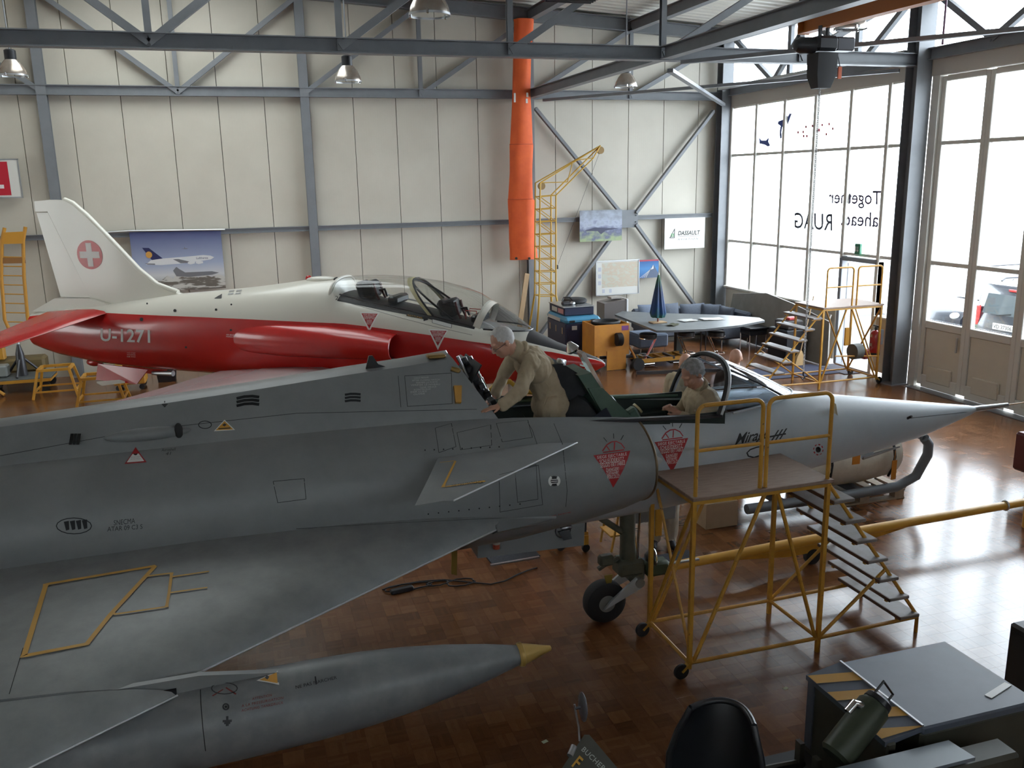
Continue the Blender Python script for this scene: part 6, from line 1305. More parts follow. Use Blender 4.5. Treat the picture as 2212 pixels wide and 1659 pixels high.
# ---------------------------------------------------------------- lounge corner
NB = mat('navy_case', (.012, .016, .045), .45); CY = mat('cyan_lid', (.05, .22, .36), .45)
t = thing('flight_case', (7.7, 18.4, 0), 'large dark blue transport case with rounded cyan lid', 'case')
n0 = gy(1222, 752, 17.9); X0 = n0.x; z1 = gy(1222, 700, 17.9).z; X1 = gy(1297, 700, 17.9).x
MB().rbox(((X0+X1)/2, 18.5, z1/2), (X1-X0, 1.2, z1), .02).build('body', NB, t, 30)
MB().rbox(((X0+X1)/2, 18.5, z1+.05), (X1-X0+.03, 1.24, .16), .06).build('lid', CY, t, 30)
MB().rbox((X0+(X1-X0)*.5, 17.885, z1*.7), (.05, .03, z1*.6), .01).build('clamp', CY, t, 30)
for x in (.18, .78): MB().rbox((X0+(X1-X0)*x, 17.87, z1+.05), (.13, .02, .05), .012).build('handle', BLACKP, t, 30)
for x, w in ((.25, .12), (.85, .12)): MB().box((X0+(X1-X0)*x, 17.893, z1-.1), (w, .006, .09)).build('sticker', mat('sticker_pale', (.45, .42, .38), .5), t, 0)
for y in (18.1, 18.5, 18.9): MB().box((X0-.006, y, z1-.18), (.006, .06, .14)).build('sticker', mat('sticker_tan', (.35, .24, .14), .5), t, 0)
MB().box((X0-.018, 18.6, z1+.05), (.006, .8, .08)).build('sticker', mat('sticker_pale', (.45, .42, .38), .5), t, 0)
t = thing('shallow_case', (7.75, 18.6, z1+.13), 'shallow navy case with white and pink stickers on top of the transport case', 'case')
MB().rbox(((X0+X1)/2, 18.62, z1+.225), (X1-X0-.12, .98, .18), .015).build('body', NB, t, 30)
MB().rbox(((X0+X1)/2, 18.62, z1+.325), (X1-X0-.08, 1.0, .02), .006).build('rim', ALU, t, 30)
MB().box((X0+.054, 18.75, z1+.225), (.006, .34, .10)).build('sticker', mat('sticker_pale', (.45, .42, .38), .5), t, 0); MB().box((X0+.054, 18.35, z1+.225), (.006, .34, .10)).build('sticker', mat('sticker_pink', (.5, .22, .2), .5), t, 0)
t = thing('rubber_ring', (X1-.3, 18.75, z1+.335), 'thick black rubber ring lying flat on the navy cases', 'ring')
MB().lathe([(0, .14), (0, .24), (.03, .28), (.07, .28), (.1, .24), (.1, .14)], (X1-.28, 18.75, z1+.337), (0, 0, 1), 26).build('ring_body', BLACK, t, 40)
t = thing('hand_pump', (X0+.25, 18.45, z1+.335), 'small dark and silver pump lying on the navy cases', 'pump')
MB().rbox((X0+.22, 18.45, z1+.375), (.2, .12, .08), .02).build('housing', DARKM, t, 30); MB().tube([(X0+.15, 18.5, z1+.42), (X0+.2, 18.55, z1+.5), (X0+.32, 18.5, z1+.5), (X0+.4, 18.4, z1+.4)], .014, 8).build('handle', BLACKP, t, 40); MB().ell((X0+.36, 18.42, z1+.375), (.07, .06, .04)).build('cap', ALU, t, 40)
# tube television
t = thing('television', (9.0, 19.6, 0), 'old grey tube television with white front on a low stand', 'television')
q = gy(1345, 690, 19.3); zt = gy(1340, 648, 19.3).z
MB().rbox((q.x-.2, 19.6, .52), (.6, .7, .04), .01).build('stand_shelf', DARKM, t, 30)
for dx, dy in ((-.47, -.3), (.07, -.3), (-.47, .3), (.07, .3)): MB().beam((q.x+dx, 19.6+dy, 0), (q.x+dx, 19.6+dy, .5), .03, .03, (0, 1, 0)).build('stand_leg', DARKM, t, 20)
mb = MB().loft([[V((q.x+.08, 19.6+a*.33, .54+ (b_+1)/2*.62)) for a, b_ in ((-1, -1), (1, -1), (1, 1), (-1, 1))], [V((q.x-.45, 19.6+a*.24, .58+(b_+1)/2*.5)) for a, b_ in ((-1, -1), (1, -1), (1, 1), (-1, 1))]]); mb.build('cabinet', mat('tv_grey', (.17, .15, .14), .5), t, 20)
MB().rbox((q.x+.10, 19.6, .85), (.05, .70, .66), .015).build('bezel', mat('tv_white', (.62, .63, .64), .4), t, 30); MB().box((q.x+.128, 19.6, .87), (.006, .54, .46)).build('screen', mat('tv_screen', (.03, .04, .045), .15), t, 0)
MB().rbox((q.x-.1, 19.55, 1.19), (.3, .24, .05), .01).build('set_top_box', mat('tv_grey2', (.3, .28, .25), .5), t, 30)
# yellow tool cart with cable drum
t = thing('tool_cart', (7.42, 17.3, 0), 'orange yellow open box cart with hoses and a black cable drum', 'cart')
OY = mat('cart_yellow', (.58, .25, .03), .5, c2=(.5, .2, .03), ns=4); c = gz(1300, 795, 0); cx, cy = 7.42, 17.3
for x, y, sx, sy in ((cx, cy-.34, .80, .02), (cx, cy+.34, .80, .02), (cx-.39, cy, .02, .68), (cx+.39, cy, .02, .68)): MB().box((x, y, .66), (sx, sy, .66)).build('side_panel', OY, t, 0)
MB().box((cx, cy, .36), (.78, .66, .03)).build('floor_panel', OY, t, 0); MB().box((cx+.1, cy-.36, .22), (.44, .02, .42)).build('front_plate', OY, t, 0)
for k in range(5): MB().tube([V((cx+(.22+.02*k)*math.cos(2*PI*i/20), cy+(.2+.015*k)*math.sin(2*PI*i/20), .88+.03*k)) for i in range(20)], .03, 8, True).build('hose_coil', BLACK, t, 50)
MB().lathe([(-.06, .03), (-.06, .13), (.06, .13), (.06, .03)], (cx+.12, cy-.44, .68), (1, 0, 0), 22).build('cable_drum', BLACK, t, 40)
for k in range(6): MB().tube([V((cx+.07+.02*k, cy-.44+.135*math.cos(2*PI*i/18), .68+.135*math.sin(2*PI*i/18))) for i in range(18)], .009, 5, True).build('cable_turn', BLACKP, t, 50)
MB().box((cx+.3, cy-.352, .9), (.16, .006, .1)).build('label', mat('purple_label', (.18, .05, .2), .5), t, 0)
for dx, dy in ((-.3, -.3), (.3, -.3), (-.3, .3), (.3, .3)): MB().lathe([(-.02, .02), (-.02, .07), (.02, .07), (.02, .02)], (cx+dx, cy+dy, .072), (0, 1, 0), 16).build('caster', BLACK, t, 40); MB().beam((cx+dx, cy+dy, .07), (cx+dx, cy+dy, .36), .05, .05, (0, 1, 0)).build('corner_post', OY, t, 20)
MB().tube([(cx+.4, cy-.2, .55), (cx+.5, cy-.35, .32), (cx+.56, cy-.42, .14)], .025, 8).build('draw_bar', OY, t, 40)
# wing panel table
t = thing('wing_table', (9.6, 17.4, 0), 'bar table made from a pointed grey aircraft wing panel', 'table')
WT = mat('wing_table_grey', (.10, .11, .115), .42, c2=(.13, .14, .145), ns=3)
zt = .93; top = [gz(u, v, zt) for u, v in ((1328, 679), (1345, 672), (1420, 676), (1560, 680), (1640, 686), (1652, 692), (1600, 702), (1520, 711), (1440, 714), (1418, 714))]
MB().prism([p+V((0, 0, -.045)) for p in top], (0, 0, .045)).build('top', WT, t, 30)
pc = gz(1428, 772, 0); MB().rbox((9.25, 17.45, .44), (.16, .12, .88), .01).build('pedestal', mat('pedestal_dark', (.05, .055, .05), .5), t, 30); MB().rbox((9.25, 17.45, .012), (.6, .5, .024), .008).build('base', DARKM, t, 30)
for u in (1480, 1492): p = gz(u, 770, 0); MB().tube([(p.x, 17.0, 0), (p.x, 17.0, .89)], .014, 8).build('leg', DARKM, t, 40)
for dx in (-.3, -.2, .22, .35): MB().tube([(9.2+dx, 17.3, .885), (9.2+dx, 17.3, .68)], .01, 6).build('bracket', DARKM, t, 40)
# closed parasol, papers
p = gz(1421, 697, zt)
t = thing('closed_parasol', (p.x, p.y, zt), 'closed blue and green parasol standing on the wing table', 'parasol')
ztop_ = gy(1421, 590, p.y).z
MB().tube([(p.x, p.y, zt+.02), (p.x, p.y, zt+.16)], .02, 8).build('pole', mat('red_brown_pole', (.22, .06, .04), .5), t, 40)
rg = []
for f, r in ((0, .13), (.1, .155), (.35, .12), (.6, .085), (.85, .045), (1, .015)):
    rg.append([V((p.x+r*(1+.18*math.sin(8*2*PI*k/48))*math.cos(2*PI*k/48), p.y+r*(1+.18*math.sin(8*2*PI*k/48))*math.sin(2*PI*k/48), zt+.12+(ztop_-zt-.16)*f)) for k in range(48)])
MB().loft(rg).build('canopy_cloth', ramp_mat('parasol_cloth', [(0, (.02, .10, .10)), (1, (.01, .015, .03)), (.12, (.03, .14, .06)), (.3, (.01, .05, .16)), (.6, (.012, .03, .09)), (.8, (.04, .14, .05))], 2, ns=4, nmix=.35), t, 60)
MB().lathe([(0, .012), (.05, .012), (.06, .006)], (p.x, p.y, ztop_-.05), (0, 0, 1), 10).build('finial', WHITEP, t, 40)
vs, fs = text2d('RIVELLA'); bpz = bvh_of([o for o in t.children if o.name.startswith('canopy_cloth')][0])
MB().rbox((p.x, p.y, zt+.012), (.34, .24, .022), .006).build('base_board', mat('raw_plank', (.36, .24, .13), .7), t, 30)
for i, (u, v, sx, sy, rz, lb) in enumerate(((1487, 693, .42, .3, .2, 'open white newspaper on the wing table beside the parasol'), (1537, 690, .5, .32, -.1, 'large folded map sheet near the tip of the wing table'), (1452, 703, .28, .2, .6, 'olive folded cloth papers at the near edge of the wing table'))):
    q = gz(u, v, zt); t = thing('paper_sheet', (q.x, q.y, zt), lb, 'paper'); P = []; 
    for j in range(5):
        for k in range(5): P.append(V((q.x, q.y, zt+.006+.02*math.sin(j*1.3+i)*(1 if k % 2 else .4)+.012))+Rz(rz) @ V(((j/4-.5)*sx, (k/4-.5)*sy, 0)))
    MB().add(P, [(j*5+k, (j+1)*5+k, (j+1)*5+k+1, j*5+k+1) for j in range(4) for k in range(4)]).add([V((x.x, x.y, zt+.001)) for x in P], [(j*5+k, j*5+k+1, (j+1)*5+k+1, (j+1)*5+k) for j in range(4) for k in range(4)]).build('sheet', (mat('olive_cloth', (.09, .09, .05), .8) if i == 2 else mat('newsprint', (.5, .5, .47), .7)), t, 60)
# bar stools
def stool(u, v, label, rz, first=None):
    q = gz(u, v, .66)
    if first is not None: return copy_tree(first, (q.x, q.y, 0), rz, label)
    t = thing('bar_stool', (q.x, q.y, 0), label, 'stool', 'chrome bar stools at the wing table')
    MB().lathe([(0, .16), (.02, .19), (.09, .19), (.11, .16)], (q.x, q.y, .62), (0, 0, 1), 26).build('seat', BLACKP, t, 40); MB().tube([V((q.x+.19*math.cos(2*PI*k/24), q.y+.19*math.sin(2*PI*k/24), .62)) for k in range(24)], .01, 6, True).build('seat_ring', CHROME, t, 40)
    for dy in (-.05, .05): MB().tube([(q.x-.17, q.y+dy, .61), (q.x-.15, q.y+dy, .57), (q.x+.1, q.y+dy, .06), (q.x+.08, q.y+dy*2, .015), (q.x-.18, q.y+dy*4, .015)], .014, 8).build('frame_tube', CHROME, t, 40)
    MB().tube([(q.x+.03, q.y-.05, .25), (q.x+.03, q.y-.14, .25), (q.x+.14, q.y-.15, .25), (q.x+.2, q.y, .25), (q.x+.14, q.y+.15, .25), (q.x+.03, q.y+.14, .25), (q.x+.03, q.y+.05, .25)], .01, 6).build('foot_rest', CHROME, t, 40)
    return t
s0 = stool(1547, 722, 'chrome bar stool with black seat nearest the wing table tip', 0)
stool(1482, 722, 'chrome bar stool with black seat at the middle of the wing table', .1, s0); stool(1400, 726, 'chrome bar stool with black seat near the cable drum cart', PI-.3, s0)
# sofa, cushions, footstool, side table
GB = mat('blue_grey_fabric', (.085, .10, .13), .9, c2=(.105, .12, .15), ns=30, bump=.3, bs=80)
t = thing('corner_sofa', (10.9, 19.4, 0), 'dark blue grey corner sofa on thin metal legs', 'sofa')
MB().rbox((10.55, 19.75, .30), (2.3, .85, .30), .04).build('seat_base', GB, t, 30); MB().rbox((11.28, 18.95, .30), (.85, .85, .30), .04).build('seat_base', GB, t, 30)
MB().rbox((10.55, 20.22, .52), (2.3, .18, .50), .05).build('backrest', GB, t, 30); MB().rbox((11.72, 19.3, .52), (.16, 1.6, .50), .05).build('backrest', GB, t, 30); MB().rbox((11.3, 18.46, .42), (.8, .16, .5), .04).build('armrest', GB, t, 30)
for x, y in ((9.5, 19.4), (9.5, 20.2), (10.95, 18.45), (11.65, 18.45), (11.6, 20.2)): MB().tube([(x, y, 0), (x, y, .16)], .012, 8).build('leg', CHROME, t, 40)
def cushion(c, sx, sz, rx, rz, label, first=None, m=GB):
    P = []; n = 12
    for sg in (1, -1):
        for j in range(n+1):
            for k in range(n+1):
                x = j/n*2-1; z = k/n*2-1; e = (1-abs(x)**2.5)*(1-abs(z)**2.5); P.append((Rz(rz) @ Rx(rx)) @ V((x*sx/2*(1-.06*(1-abs(z))), sg*(.005+.085*max(0, e)**.55), z*sz/2*(1-.06*(1-abs(x)))))+V(c))
    m0 = (n+1)**2; F = []
    for s_ in (0, 1):
        for j in range(n):
            for k in range(n): q = s_*m0+j*(n+1)+k; F.append((q, q+n+1, q+n+2, q+1))
    o = MB().add(P, F).build('cushion', m, None, 60, weld=True); return tag(o, label, 'cushion', 'sofa cushions')
cushion((9.75, 19.94, .68), .62, .46, -.25, 0, 'blue grey cushion at the sofa end behind the parasol', m=mat('cushion_blue', (.12, .15, .205), .9, c2=(.14, .17, .23), ns=30)); cushion((10.33, 19.95, .68), .5, .44, -.25, .05, 'slate cushion second along the sofa back'); cushion((10.95, 19.92, .65), .68, .42, -.3, -.08, 'wide dark cushion in the middle of the sofa back'); cushion((11.33, 19.68, .64), .5, .42, -.3, -.7, 'dark cushion in the sofa corner'); cushion((11.44, 19.15, .64), .55, .42, -.25, -1.35, 'dark cushion on the sofa side below the window')
t = thing('footstool', (9.05, 18.55, 0), 'square blue grey footstool on chrome legs under the wing table', 'footstool')
MB().rbox((9.05, 18.6, .30), (.75, .7, .32), .04).build('pad', mat('cushion_blue', (.075, .095, .135), .9), t, 30)
for dx in (-.3, .3):
    for dy in (-.28, .28): MB().tube([(9.05+dx, 18.6+dy, 0), (9.05+dx, 18.6+dy, .15)], .012, 8).build('leg', CHROME, t, 40)
q = gz(1652, 705, .5)-V((.3, 0, 0))
t = thing('side_table', (q.x, q.y, 0), 'small black side table on chrome legs right of the sofa', 'table')
MB().rbox((q.x, q.y, .5), (.52, .5, .05), .01).build('top', BLACKP, t, 30); MB().rbox((q.x, q.y, .4), (.46, .44, .12), .01).build('apron', BLACKP, t, 30)
for dx in (-.22, .22):
    for dy in (-.2, .2): MB().tube([(q.x+dx, q.y+dy, 0), (q.x+dx, q.y+dy, .36)], .014, 8).build('leg', CHROME, t, 40)
# low trolley with wheel behind the jets
q = gz(1378, 800, 0)
t = thing('bomb_trolley', (8.7, 16.2, 0), 'low yellow and black trolley with a solid wheel and long drawbar', 'trolley')
MB().lathe([(-.05, .05), (-.05, .13), (.05, .13), (.05, .05)], (q.x, q.y, .132), (0, 1, 0), 24).build('wheel', BLACK, t, 40); MB().lathe([(-.05, .05), (-.05, .13), (.05, .13), (.05, .05)], (q.x+.3, q.y+.75, .132), (0, 1, 0), 24).build('wheel', BLACK, t, 40)
MB().tube([(q.x-1.1, q.y+.35, .27), (q.x+.1, q.y+.3, .25)], .03, 10).build('drawbar', DARKM, t, 40); MB().beam((q.x, q.y+.06, .16), (q.x+.3, q.y+.7, .16), .06, .06).build('axle', DARKM, t, 20)
for dy in (.1, .6): MB().beam((q.x+.1, q.y+dy, .17), (q.x+1.3, q.y+dy+.05, .17), .06, .08).build('side_rail', YEL2, t, 20)
for k in range(4): MB().beam((q.x+.4+k*.25, q.y+.1, .19), (q.x+.4+k*.25, q.y+.65, .19), .05, .05).build('cross_bar', YEL2 if k % 2 else DARKM, t, 20)
MB().beam((q.x-.2, q.y-.35, .03), (q.x+1.6, q.y-.75, .03), .08, .06).build('skid', DARKM, t, 20)
# ================================================================ lamps, hoist, lettering, window wall things
REFL = mat('lamp_reflector', (.55, .50, .45), .25, .7, c2=(.40, .33, .27), ns=5); LGL = glass('lamp_glass', (.92, .92, .90), .15)
def highbay(u, v, dep, label, d=.44, up=1.2):
    c = gd(u, v, dep); t = thing('high_bay_lamp', c, label, 'lamp', 'high bay lamps under the roof')
    r = d/2; MB().lathe([(0, r), (.02, r*1.02), (.09, r*.93), (.18, r*.72), (.25, r*.45)], c, (0, 0, 1), 32, caps=(False, True)).build('reflector', REFL, t, 40)
    MB().lathe([(-.012, r*1.04), (.012, r*1.04)], c, (0, 0, 1), 32, caps=(False, False)).build('rim', ALU, t, 40)
    MB().lathe([(-.001, r*.98), (.001, r*.98)], c, (0, 0, 1), 32).build('lens', LGL, t, 40)
    MB().lathe([(.25, r*.42), (.40, r*.42), (.42, r*.3)], c, (0, 0, 1), 20).build('ballast', BLACKP, t, 40)
    MB().tube([c+V((0, 0, .4)), V((c.x, c.y, roofz(c.x)+.02))], .012, 6).build('hanger', STEEL, t, 40)
    for a in (.5, 2.6, 4.4): MB().rbox(c+V((r*1.03*math.cos(a), r*1.03*math.sin(a), 0)), (.03, .03, .05), .006).build('clip', CHROME, t, 30)
    return t
highbay(28, 163, 14.9, 'high bay lamp hanging at the picture edge above the white tail fin', .44); highbay(752, 176, 15.0, 'high bay lamp below the hall truss between tail fin and canopy', .44); highbay(928, 32, 9.6, 'largest high bay lamp hanging over the dark jet', .44, .9); highbay(1352, 187, 17.8, 'high bay lamp in front of the crossed bracing', .44); highbay(1838, 62, 13.4, 'high bay lamp behind the orange crane beam', .46, .8)
# orange crane beam with hoist and chain
t = thing('crane_beam', gd(1775, 70, 12.6), 'orange crane beam with a hanging power rail', 'crane beam')
p0 = gd(1737, 46, 12.5); OB = mat('crane_orange', (.42, .13, .02), .5); p1 = V((p0.x+.25, p0.y-6.5, p0.z))
MB().ibeam(p0, p1, .16, .34, .02, .016).build('girder', OB, t, 20); MB().rbox(p0, (.2, .03, .36), .01).build('end_stop', OB, t, 30)
for k in range(4): q = p0.lerp(p1, .08+.2*k); MB().rbox(q+V((0, 0, .24)), (.14, .08, .12), .01).build('trolley_hanger', DARKM, t, 30)
MB().beam(p0+V((-.1, -.2, .32)), p1+V((-.1, 0, .32)), .12, .05).build('power_rail', mat('pale_green_rail', (.35, .42, .33), .4), t, 20)
h = gd(1778, 99, 12.1)
t = thing('chain_hoist', h, 'black electric chain hoist with chain bag under the orange beam', 'hoist')
MB().rbox(h+V((.0, 0, .02)), (.34, .26, .20), .04).build('gear_box', BLACKP, t, 30); MB().lathe([(0, .08), (.03, .11), (.24, .11), (.3, .07), (.31, .02)], h+V((-.12, 0, 0)), (-1, .1, .0), 20).build('motor', BLACKP, t, 40)
MB().rbox(h+V((.34, .05, .03)), (.3, .2, .18), .02).build('control_box', DARKM, t, 30)
for dx in (-.06, .06): MB().beam(h+V((dx, 0, .1)), h+V((dx, 0, .26)), .03, .05, (0, 1, 0)).build('suspension', DARKM, t, 20)
mb = MB().loft([[h+V((x*.16, y*.13, -.10)) for x, y in ((-1, -1), (0, -1.15), (1, -1), (1.1, 0), (1, 1), (0, 1.1), (-1, 1), (-1.1, 0))], [h+V((x*.15, y*.12, -.4)) for x, y in ((-1, -1), (0, -1.1), (1, -1), (1.05, 0), (1, 1), (0, 1.1), (-1, 1), (-1.1, 0))], [h+V((x*.1, y*.08, -.56)) for x, y in ((-1, -1), (0, -1), (1, -1), (1, 0), (1, 1), (0, 1), (-1, 1), (-1, 0))]]); mb.build('chain_bag', BLACK, t, 40)
MB().rbox(h+V((.22, -.1, -.36)), (.06, .02, .16), .004).build('tag', mat('orange_tag', (.6, .12, .04), .5), t, 30, 'orange and white tag'); MB().tube([h+V((.22, -.1, -.28)), h+V((.2, -.06, -.12))], .006, 5).build('tag_wire', DARKM, t, 0)
# chain of separate links
ctop = h+V((-.03, -.02, -.5)); cbot = gd(1731, 838, (ctop-CAM).dot(_f)); cbot = V((ctop.x, ctop.y, cbot.z))
t = thing('hoist_chain', cbot, 'long thin steel hoist chain hanging down over the jet nose', 'chain')
L = ctop.z-cbot.z; nl = 150; lk = None
lm = MB().tube([V((.015*math.cos(a)*1.0, 0, .022*math.sin(a))) for a in [2*PI*k/8 for k in range(8)]], .0045, 4, True)
m0 = lm.build('link', mat('chain_steel', (.45, .45, .46), .35, .8), t, 60); m0.location = (0, 0, .02); 
for v in m0.data.vertices: v.co += V(cbot)
for k in range(1, nl): o = bpy.data.objects.new('link', m0.data); COL.objects.link(o); o.parent = t; o.location = (0, 0, .02+L*k/nl); o.rotation_euler = (0, 0, (k % 2)*PI/2)
MB().tube([cbot+V((0, 0, .02)), cbot+V((.0, 0, -.03)), cbot+V((.03, 0, -.07)), cbot+V((.0, 0, -.1)), cbot+V((-.035, 0, -.07))], .012, 8).build('hook', DARKM, t, 50)
# pendant cable by the wide column, fluorescent fixture, air heater
o = MB().tube([(11.4, 12.6, 7.2), (11.42, 12.62, 6.6), (11.4, 12.6, 6.05)], .018, 6).build('pendant_cable', mat('purple_cable', (.12, .05, .09), .5), None, 40); tag(o, 'thin dark red cable hanging beside the wide column', 'cable')
c = gd(1752, 4, 10.5); t = thing('strip_light', c, 'flat white strip light above the orange crane beam', 'lamp'); MB().rbox(c+V((0, 0, .1)), (1.2, .35, .08), .01).build('housing', mat('strip_housing', (.5, .52, .48), .4), t, 30); MB().box(c+V((0, 0, .055)), (1.1, .28, .01)).build('diffuser', mat('strip_diffuser', (.6, .68, .6), .3), t, 0)
c = gd(1240, -2, 12.5); t = thing('ceiling_grille', c, 'dark slatted grille under the roof next to the orange sleeve', 'grille'); MB().rbox(c+V((0, 0, .05)), (.75, .6, .06), .01).build('frame', NVY, t, 30)
for k in range(6): MB().box(c+V((0, -.22+k*.09, .01)), (.7, .03, .04)).build('slat', DARKM, t, 0)
# mirrored window lettering (read from outside)
FIL = mat('window_film_indigo', (.06, .045, .12), .5); FIG = mat('window_film_slate', (.06, .07, .11), .5); FB = mat('window_film_blue', (.02, .05, .25), .5); FR = mat('window_film_red', (.5, .03, .08), .5)
wx = XG-.012
def wtext(s, pr_, pl, pt, m): vs, fs = text2d(s, 1.0, 0, .012); O = gx(*pr_, wx); U = gx(*pl, wx)-O; W_ = gx(*pt, wx)-O; return lay('window_lettering', m, w1, vs, fs, O, U, W_, None, .0)
wtext('Together', (1903, 452), (1790, 448), (1904, 412), FIL); wtext('ahead.', (1897, 491), (1816, 487), (1898, 459), FIL); wtext('RUAG', (1798, 499), (1716, 493), (1798, 462), FIG)
def wpoly(pts, m): P = [gx(u, v, wx) for u, v in pts]; return MB().add(P, [list(range(len(P)))]).build('window_print', m, w1, 0)
wpoly([(1640, 298), (1645, 303), (1655, 303), (1661, 296), (1660, 306), (1664, 314), (1659, 317), (1652, 313), (1641, 310)], FB); wpoly([(1706, 245), (1711, 245), (1704, 262), (1699, 275), (1693, 268)], FB); wpoly([(1681, 262), (1692, 258), (1691, 270), (1688, 285), (1689, 298), (1685, 300), (1684, 285), (1686, 272), (1680, 268)], FB)
for u, v in ((1724, 286), (1735, 285), (1741, 274), (1736, 294), (1743, 294), (1755, 272), (1769, 281), (1776, 270), (1785, 290), (1791, 268), (1799, 278)): wpoly([(u-2, v-3), (u+2, v-3), (u+2, v+3), (u-2, v+3)], FR)
# exit sign, extinguisher
c = gx(1854, 538, 12.12); t = thing('exit_sign', c, 'green emergency exit sign above the open door', 'sign'); MB().rbox(c, (.06, .16, .22), .008).build('box', mat('exit_green', (.03, .20, .11), .4), t, 30)
MB().add([V((c.x-.032, c.y-.02, c.z-.06)), V((c.x-.032, c.y-.055, c.z-.02)), V((c.x-.032, c.y-.03, c.z-.02)), V((c.x-.032, c.y-.03, c.z+.05)), V((c.x-.032, c.y-.01, c.z+.05)), V((c.x-.032, c.y-.01, c.z-.02)), V((c.x-.032, c.y+.015, c.z-.02))], [range(7)]).build('arrow', WHITEM, t, 0); MB().box((c.x-.032, c.y+.045, c.z), (.002, .035, .1)).build('running_figure', WHITEM, t, 0)
ex, ey = 11.86, 14.22
t = thing('fire_extinguisher', (ex, ey, .5), 'red fire extinguisher hanging beside the wide grey column', 'fire extinguisher')
RX = mat('extinguisher_red', (.42, .012, .015), .25, coat=.4)
MB().lathe([(.03, .10), (.42, .10), (.47, .08), (.50, .03)], (ex, ey, .5), (0, 0, 1), 28).build('cylinder', RX, t, 40); MB().lathe([(0, .102), (.05, .102)], (ex, ey, .5), (0, 0, 1), 28).build('foot_ring', BLACK, t, 40)
MB().lathe([(.5, .028), (.56, .028)], (ex, ey, .5), (0, 0, 1), 14).rbox((ex, ey, 1.08), (.04, .14, .025), .006).build('valve', BLACKP, t, 40)
MB().tube([(ex, ey-.06, 1.06), (ex-.02, ey-.15, 1.02), (ex-.02, ey-.15, .8), (ex-.01, ey-.12, .62)], .012, 8).build('hose', BLACK, t, 40)
for z in (.86, .68): MB().loft([[V((ex+.102*math.cos(a), ey+.102*math.sin(a), z)) for a in [PI*.75+.09*k for k in range(13)]], [V((ex+.102*math.cos(a), ey+.102*math.sin(a), z+.06)) for a in [PI*.75+.09*k for k in range(13)]]], False, (False, False)).build('label', mat('pale_pink_print', (.55, .35, .33), .5), t, 50)
MB().rbox((ex+.12, ey, .85), (.1, .06, .3), .01).build('bracket', STEEL, t, 30)
# grey aircraft panels leaning below the window
GP = mat('grey_panel', (.21, .20, .18), .6, c2=(.25, .24, .215), ns=4)
def lean(pts, label, x=11.95, rake=.0):
    P = [gx(u, v, x) for u, v in pts]; z0 = min(p.z for p in P); P = [V((x-.16*(1-(p.z-z0)/max(.3, max(q.z for q in P)-z0)), p.y, max(p.z, .01))) for p in P]
    o = MB().prism(P, (.035, 0, 0)).build('leaning_aircraft_panel', GP, None, 30); return tag(o, label, 'aircraft panel', 'loose aircraft panels under the window')
lean([(1585, 634), (1655, 633), (1712, 655), (1795, 695), (1800, 790), (1640, 745), (1578, 720)], 'large grey aircraft panel leaning below the window behind the sofa')
lean([(1668, 643), (1676, 640), (1800, 680), (1800, 700), (1690, 662)], 'narrow grey aircraft panel leaning on the window sill', 12.10)
q = gz(1755, 778, 0)
t = thing('broom', (11.5, 15.95, 0), 'straw broom leaning by the door frame', 'broom')
MB().tube([(11.35, 15.9, .28), (11.75, 16.1, 1.45)], .013, 8).build('handle', mat('broom_wood', (.4, .27, .14), .6), t, 40); MB().loft([[V((11.31+x*.12, 15.88+y*.05, .01)) for x, y in ((-1, -1), (1, -1), (1, 1), (-1, 1))], [V((11.33+x*.08, 15.89+y*.04, .2)) for x, y in ((-1, -1), (1, -1), (1, 1), (-1, 1))], [V((11.36+x*.02, 15.9+y*.02, .32)) for x, y in ((-1, -1), (1, -1), (1, 1), (-1, 1))]]).build('bristles', mat('straw', (.48, .33, .16), .9, c2=(.4, .26, .12), ns=30, stretch=(8, 8, 1)), t, 30)
t = thing('black_locker', (11.6, 16.5, 0), 'dark crate of tools with a red top item under the stairs', 'crate')
MB().rbox((11.48, 16.6, .35), (.5, .7, .7), .02).build('crate_body', mat('crate_dark', (.02, .022, .028), .6), t, 30); MB().rbox((11.48, 16.55, .80), (.42, .5, .2), .03).build('tool_bag', mat('bag_grey', (.06, .055, .055), .8), t, 30); MB().rbox((11.46, 16.45, .935), (.22, .16, .07), .02).build('red_case', mat('red_case', (.5, .04, .04), .5), t, 30)
# winch hung in the far platform
t = thing('winch', (11.05, 14.0, .6), 'grey winch with red cover carried on the far platform rail', 'winch')
MB().lathe([(0, .05), (.02, .15), (.2, .15), (.22, .1)], (11.12, 13.97, .66), (.95, .1, 0), 20).build('drum', mat('winch_grey', (.10, .10, .09), .6), t, 40); MB().rbox((11.42, 13.99, .60), (.12, .2, .2), .03).build('cover', mat('winch_red', (.25, .03, .03), .5), t, 30); MB().rbox((11.05, 14.05, .95), (.1, .04, .35), .01).build('yellow_plate', YEL2, t, 30); MB().tube([(10.7, 13.9, .62), (11.66, 13.9, .55)], .014, 8).build('carrier_bar', YEL2, t, 40)
